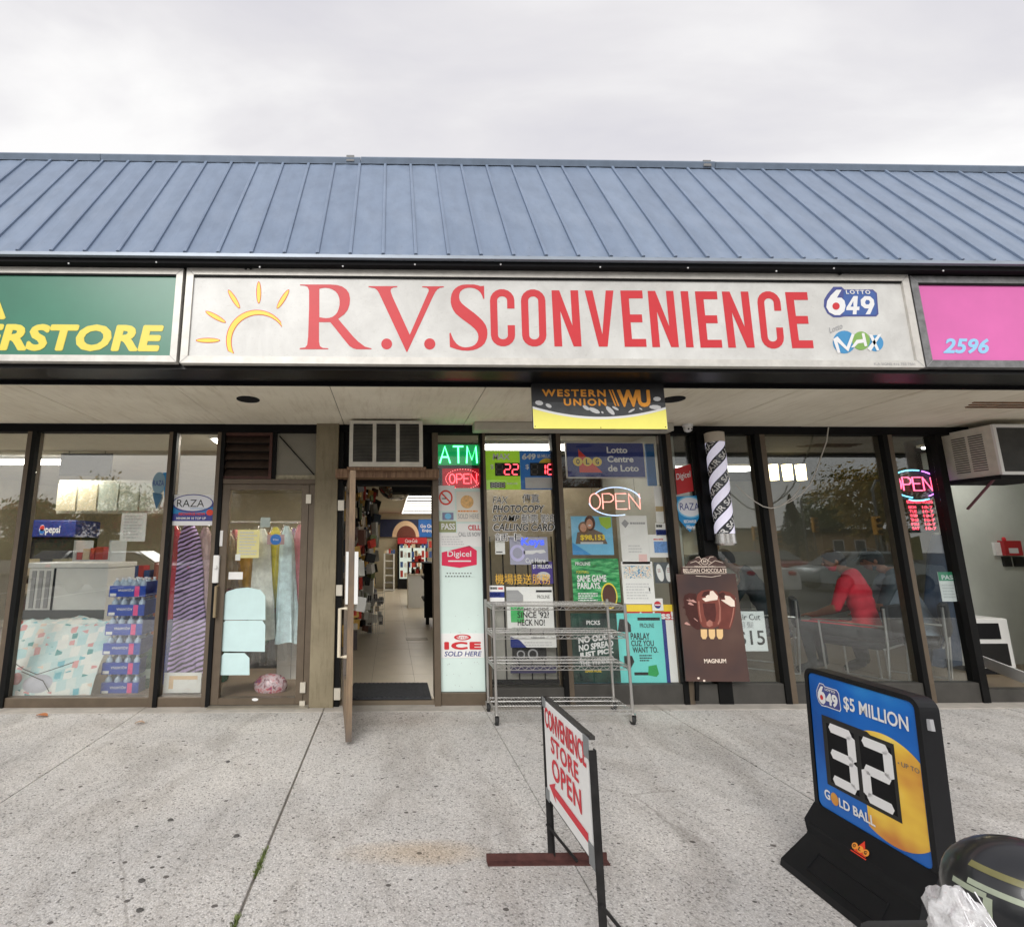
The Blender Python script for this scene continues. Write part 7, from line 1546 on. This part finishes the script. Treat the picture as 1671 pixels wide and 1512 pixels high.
    if cap:
        q = hcap(22, 8, 1.17); 
        nb = 10; br = [Mh @ (hp+Vector((.085*math.cos(R(20+140*i/nb)), .10*math.sin(R(20+140*i/nb))+.0, .05))) for i in range(nb+1)]+[Mh @ (hp+Vector((.095*math.cos(R(20+140*i/nb)), .17*math.sin(R(20+140*i/nb)), .035))) for i in range(nb, -1, -1)]
        q.prism(br, (0,0,.006)); q.build('cap', cap, t, smooth=True)
    for s_ in (-1,1): 
        q = MB().ell(hp+Vector((s_*.03,.094,.012)), (.012,.008,.008), 8, 6); q.xform(Mh); q.build('eye', M_k, t)
    q = MB().ell(hp+Vector((0,.094,-.06)), (.022,.006,.006), 8, 5); q.xform(Mh); q.build('mouth', mat('lips', S(130,74,66), .5), t)
    if cape:
        q = MB(); nu, nv = 30, 12; vs3 = []
        for j in range(nv+1):
            t_ = j/nv; z = 1.12-.62*t_; r1 = .07+.24*t_**.55; r2 = .07+.22*t_**.6; cy = -.04+lean_*.55*(1-t_)+.06*t_
            for i in range(nu):
                a_ = 2*math.pi*i/nu; fo = 1+.07*math.sin(7*a_+j*.3)*t_; vs3.append((math.cos(a_)*r1*fo, cy+math.sin(a_)*r2*fo, z))
        q.add(vs3, [[j*nu+i, j*nu+(i+1) % nu, (j+1)*nu+(i+1) % nu, (j+1)*nu+i] for j in range(nv) for i in range(nu)]); q.xform(M4); q.build('cape', cape, t, smooth=True)
    return t
cA = W(1398, 1000, 5.5); MA = chair('black padded salon chair under person in red shirt', cA.x, 5.5, R(30))
figure('person in red short-sleeved shirt seated with back to window', MA, mat('red_shirt', S(206,36,56), .8, var=.12, vs=10), mat('dark_trousers', S(24,32,32), .85, var=.15), .12, .5)
cB = W(1500, 1000, 5.6); MBm = chair('black padded salon chair under person in grey cape', cB.x-.16, 5.6, R(40))
figure('person in dark cap and grey cape seated by salon mullion', MBm, mat('grey_hoodie', S(70,80,86), .85, var=.12), mat('dark_trousers'), .22, .35, cap=mat('dark_cap', S(40,54,54), .8, var=.15), cape=mat('grey_cape', S(112,122,132), .7, var=.12, vs=8))
cC = W(1228, 1000, 6.4); MC = chair('black padded salon chair under person bending forward', cC.x, 6.2, R(55))
figure('person in dark coat with black hair bending forward behind price sign', MC, mat('dark_coat', S(34,48,52), .85, var=.15), mat('dark_trousers'), .42, 0)

# ================================================================ surroundings behind the camera (seen in the glass)
def car(label, x, y, rz, m):
    t = thing('parked_car', label, 'car', (x, y, -.15), 'cars parked in the lot'); M4 = Matrix.Translation((x,y,-.15)) @ Matrix.Rotation(rz, 4, 'Z')
    side = [(-2.2,.35),(-2.22,.62),(-2.1,.85),(-1.45,.93),(-.75,1.38),(-.3,1.46),(.7,1.45),(1.45,1.02),(2.1,.95),(2.2,.7),(2.2,.35),(1.75,.30),(-1.75,.30)]
    def add(nm, q, m, par=t, **k): q.xform(M4); return q.build(nm, m, par, **k)
    q = MB(); n = len(side); rows = []
    for yy, k_ in ((-.86,0), (-.80,1), (.80,1), (.86,0)):
        rows.append([(a*(1 if k_ else .985), yy*(.80 if b > 1.0 else 1), b*(1.0 if k_ else .985)+(0 if k_ else .01)) for a, b in side])
    vs2 = [p for r_ in rows for p in r_]; q.add(vs2, [[r_*n+i, r_*n+(i+1) % n, (r_+1)*n+(i+1) % n, (r_+1)*n+i] for r_ in range(3) for i in range(n)]+[list(range(n))[::-1], list(range(3*n,4*n))]); add('body', q, m, smooth=True)
    gl = mat('car_glass', (.01,.012,.014), .05, coat=.5)
    for s_ in (-1,1): add('side_window', MB().prism([(-1.2,s_*.80,.97),(-.62,s_*.70,1.36),(.66,s_*.70,1.38),(1.22,s_*.80,1.03)], (0,s_*.02,0)), gl)
    add('windscreen', MB().prism([(-1.50,-.66,.96),(-1.50,.66,.96),(-.78,.58,1.395),(-.78,-.58,1.395)], (-.02,0,.02)), gl); add('rear_window', MB().prism([(.78,-.58,1.45),(.78,.58,1.45),(1.44,.66,1.06),(1.44,-.66,1.06)], (.02,0,.02)), gl)
    for a in (-1.35, 1.35):
        for s_ in (-1,1):
            wq = add('wheel', MB().lathe([(.18,-.1),(.31,-.1),(.33,-.06),(.33,.06),(.31,.1),(.18,.1)], (a, s_*.78, .33), 20, axis='Y'), M_rubber, smooth=True); add('rim', MB().lathe([(.02,-.102),(.19,-.108),(.19,.108),(.02,.102)], (a, s_*.78, .33), 14, axis='Y'), mat('wheel_rim', (.10,.10,.105), .5, .3, var=.1), wq)
    for s_ in (-1,1): add('headlight', MB().ell((-2.12,s_*.62,.72), (.1,.16,.08), 10, 6), M_wht); add('tail_light', MB().ell((2.13,s_*.64,.82), (.08,.14,.08), 10, 6), M_red)
    return t
def rx(px, Y, py=900): return W(px, py, 2*D-Y).x
car('silver saloon car parked behind the camera, reflected in salon glass', rx(1404,-9), -9.0, R(5), mat('car_silver', S(150,156,158), .3, .6))
car('white car parked behind the camera beside the silver saloon', rx(1180,-7.5), -7.5, R(90), mat('car_white', S(214,214,210), .3))
car('dark blue car parked behind the camera at left', rx(205,-9.5), -9.5, R(0), mat('car_dark', S(40,48,58), .3, .4))
car('red car parked behind the camera at right', rx(1330,-10.5), -13.5, R(90), mat('car_red', S(150,30,36), .3, .2))
car('grey car parked behind the camera, reflected in left window', rx(60,-12), -14, R(90), mat('car_grey', S(110,112,112), .3, .4))
car('pale beige car parked behind the camera in the middle', rx(960,-14), -14, R(90), mat('car_beige', S(180,176,164), .3, .3))
def tree(label, x, y, h, w_, cols, seed, conifer=False, grp='trees beyond the parking lot'):
    t = thing('tree', label, 'tree', (x, y, -.15), grp); rnd = random.Random(seed)
    q = MB(); q.tube([(x,y,-.16),(x+.1,y,h*.3),(x,y+.1,h*.6),(x,y,h*.9)], [h*.03,h*.024,h*.015,h*.006], 8)
    limbs = []
    for i in range(9):
        a_ = rnd.uniform(0,6.28); z0 = h*rnd.uniform(.28,.6); e_ = Vector((x+math.cos(a_)*w_*.7, y+math.sin(a_)*w_*.7, z0+h*rnd.uniform(.1,.3)*(0 if conifer else 1))); q.tube([(x,y,z0), (Vector((x,y,z0))+e_)/2+Vector((0,0,.2)), e_], [h*.011,h*.008,h*.003], 5)
    q.build('trunk', mat('bark', (.07,.055,.045), .9, var=.3, vs=10), t)
    q = MB(); cl = []
    if conifer:
        for i in range(3500):
            s_ = rnd.random()**.7; r_ = w_*(1-s_)*rnd.uniform(.3,1); a_ = rnd.uniform(0,6.28); cl.append((Vector((x+r_*math.cos(a_), y+r_*math.sin(a_), h*.1+h*.92*s_-r_*.25)), .16))
    else:
        for c in range(64):
            d_ = Vector((rnd.gauss(0,1), rnd.gauss(0,1), rnd.gauss(0,1))).normalized()*rnd.uniform(.35,1); cc = Vector((x+d_.x*w_, y+d_.y*w_, h*.64+d_.z*h*.36)); rr = w_*rnd.uniform(.16,.34)
            for i in range(95): cl.append((cc+Vector((rnd.gauss(0,.5), rnd.gauss(0,.5), rnd.gauss(0,.42)))*rr, .20))
    for p, sz in cl:
        n_ = Vector((rnd.gauss(0,1), rnd.gauss(0,1), rnd.gauss(0,1))).normalized(); u = n_.orthogonal().normalized()*sz*rnd.uniform(.5,1); v = n_.cross(u)*.6
        q.add([p-u, p+v*.7, p+u, p-v*.7], [(0,1,2,3)], rnd.randint(0, len(cols)-1))
    q.build('crown', cols, t)
def leafm(name, col):
    m = mat(name, col, .7, var=.3); t = m.node_tree; o_ = [n for n in t.nodes if n.bl_idname == 'ShaderNodeOutputMaterial'][0]; tr = t.nodes.new('ShaderNodeBsdfTranslucent'); tr.inputs[0].default_value = (*[min(1, c*1.7) for c in col], 1)
    mxs = t.nodes.new('ShaderNodeMixShader'); mxs.inputs[0].default_value = .5; t.links.new(t.nodes['Principled BSDF'].outputs[0], mxs.inputs[1]); t.links.new(tr.outputs[0], mxs.inputs[2]); t.links.new(mxs.outputs[0], o_.inputs[0]); return m
Lg = leafm('leaf_green', (.08,.12,.045)); Lo = leafm('leaf_olive', (.16,.155,.055)); Lb = leafm('leaf_rust', (.26,.125,.05)); Ly = leafm('leaf_gold', (.36,.26,.08)); Lc = leafm('leaf_spruce', (.03,.05,.035)); Lr = leafm('leaf_red', (.26,.07,.045))
TR = [('olive tree behind the lot at far left', -10, -32, 7, 3.4, [Lg,Lo,Lo]), ('yellowing tree behind the lot left of the spruce', rx(170,-30), -30, 6.4, 3.6, [Lo,Ly,Lg]), ('rust red low tree behind the lot at left', rx(265,-26), -26, 4.2, 2.6, [Lb,Lr,Lo]), ('green tree behind the lot at left centre', rx(345,-34), -34, 5.6, 2.6, [Lg,Lo]), ('rust brown tree behind the lot reflected in middle window', rx(880,-26), -26, 7.6, 3.2, [Lb,Lo,Lb]), ('brown tree behind the lot reflected beside neon sign', rx(985,-30), -30, 7.4, 3.0, [Lb,Lo,Lb]), ('golden tree behind the lot at right', rx(1440,-24), -24, 7.4, 3.2, [Ly,Lo,Ly]), ('dark green tree behind the lot near low house', rx(1350,-46), -46, 7, 3, [Lg,Lg,Lo]), ('rust tree behind the lot at far left edge', rx(50,-24), -24, 4.6, 2.4, [Lb,Lo,Lg]), ('green tree behind the lot beyond the neon sign', rx(1080,-44), -44, 6.5, 3.4, [Lg,Lo])]
for i, (lab, x, y, h_, w_, cols) in enumerate(TR): tree(lab, x, y, h_, w_, cols, i)
tree('dark pointed spruce behind the lot at left', rx(395,-30), -30, 5.6, 1.5, [Lc], 40, True); tree('dark pointed spruce behind the lot at right', rx(1300,-36), -36, 6.2, 1.9, [Lc], 41, True)
hx0, hx1 = rx(1345,-40), rx(1490,-40)
ho = thing('low_house', 'low tan brick house with flat dark roof behind the lot', 'house', ((hx0+hx1)/2, -40, -.15)); MB().box(hx0, hx1, -46, -40, -.15, 2.9).build('wall', mat('tan_brick', S(176,146,110), .9, var=.15), ho); MB().box(hx0-.5, hx1+.5, -46.5, -39.4, 2.9005, 3.3).build('roof', M_blackmatt, ho)
for i in range(3): xx = hx0+1+i*2.2; wq = MB().box(xx, xx+1.1, -39.999, -39.95, 1.0, 2.2).build('window', M_wht, ho); MB().box(xx+.08, xx+1.02, -39.949, -39.94, 1.08, 2.12).build('window_glass', mat('car_glass'), wq)
ho2x0, ho2x1 = rx(1160,-42), rx(1262,-42)
ho = thing('low_house', 'tan stucco building behind the lot at centre right', 'house', ((ho2x0+ho2x1)/2, -42, -.15)); MB().box(ho2x0, ho2x1, -50, -42, -.15, 3.2).build('wall', mat('tan_stucco', S(188,164,124), .9, var=.12), ho); MB().box(ho2x0-.3, ho2x1+.3, -50.3, -41.7, 3.2005, 3.45).build('roof', M_blackmatt, ho)
M_pole = mat('grey_pole', S(130,130,126), .5, .5)
def lamp(label, px, Y, h, s_):
    x = rx(px, Y); t = thing('street_lamp', label, 'street lamp', (x, Y, -.15), 'street lamps beyond the lot'); MB().tube([(x,Y,-.15),(x,Y,h-.6),(x+s_*.3,Y,h-.1),(x+s_*1.4,Y,h)], .07, 8).build('pole', M_pole, t); MB().ell((x+s_*1.7,Y,h-.02), (.4,.15,.08), 12, 6).build('lamp_head', M_pole, t)
lamp('curved grey street lamp behind the lot near spruce', 1318, -32, 6.0, 1); lamp('grey street lamp behind the lot before golden tree', 1440, -20, 5.6, 1)
M_tly = mat('signal_yellow', S(226,160,40), .5)
for i, (px, Y, z, lab) in enumerate(((1336,-28,2.6,'yellow traffic signal behind the lot on tall pole'), (1438,-20,2.2,'yellow traffic signal behind the lot near golden tree'), (1236,-30,2.0,'yellow traffic signal behind the lot at centre right'), (1272,-26,1.5,'yellow pedestrian signal behind the lot'))):
    x = rx(px, Y); t = thing('traffic_light', lab, 'traffic light', (x, Y, -.15), 'traffic signals beyond the lot'); MB().tube([(x,Y-.2,-.15),(x,Y-.2,z+1.2)], .05, 8).build('pole', M_pole, t); MB().rbox(x-.2,x+.2,Y-.12,Y+.12,z,z+1.1,.04).build('housing', M_tly, t)
    for k_ in range(3): MB().lathe([(.12,.121),(.13,.2)], (x, Y, z+.2+k_*.34), 12, axis='Y').build('lens_hood', M_blackmatt, t)
stuff(MB().add([(-70+i*1.4, -58+3*math.sin(i*.7), 3.0+1.6*mnoise.noise(Vector((i*.31,0,0)))+1.0*mnoise.noise(Vector((i*.9,3,0)))) for i in range(101)]+[(-70+i*1.4, -58+3*math.sin(i*.7), -.2) for i in range(101)]+[(-70+i*1.4, -64, -.2) for i in range(101)], [[i, i+1, 102+i, 101+i] for i in range(100)]+[[i, i+1, 203+i, 202+i] for i in range(100)]).build('distant_hedge', Lo))
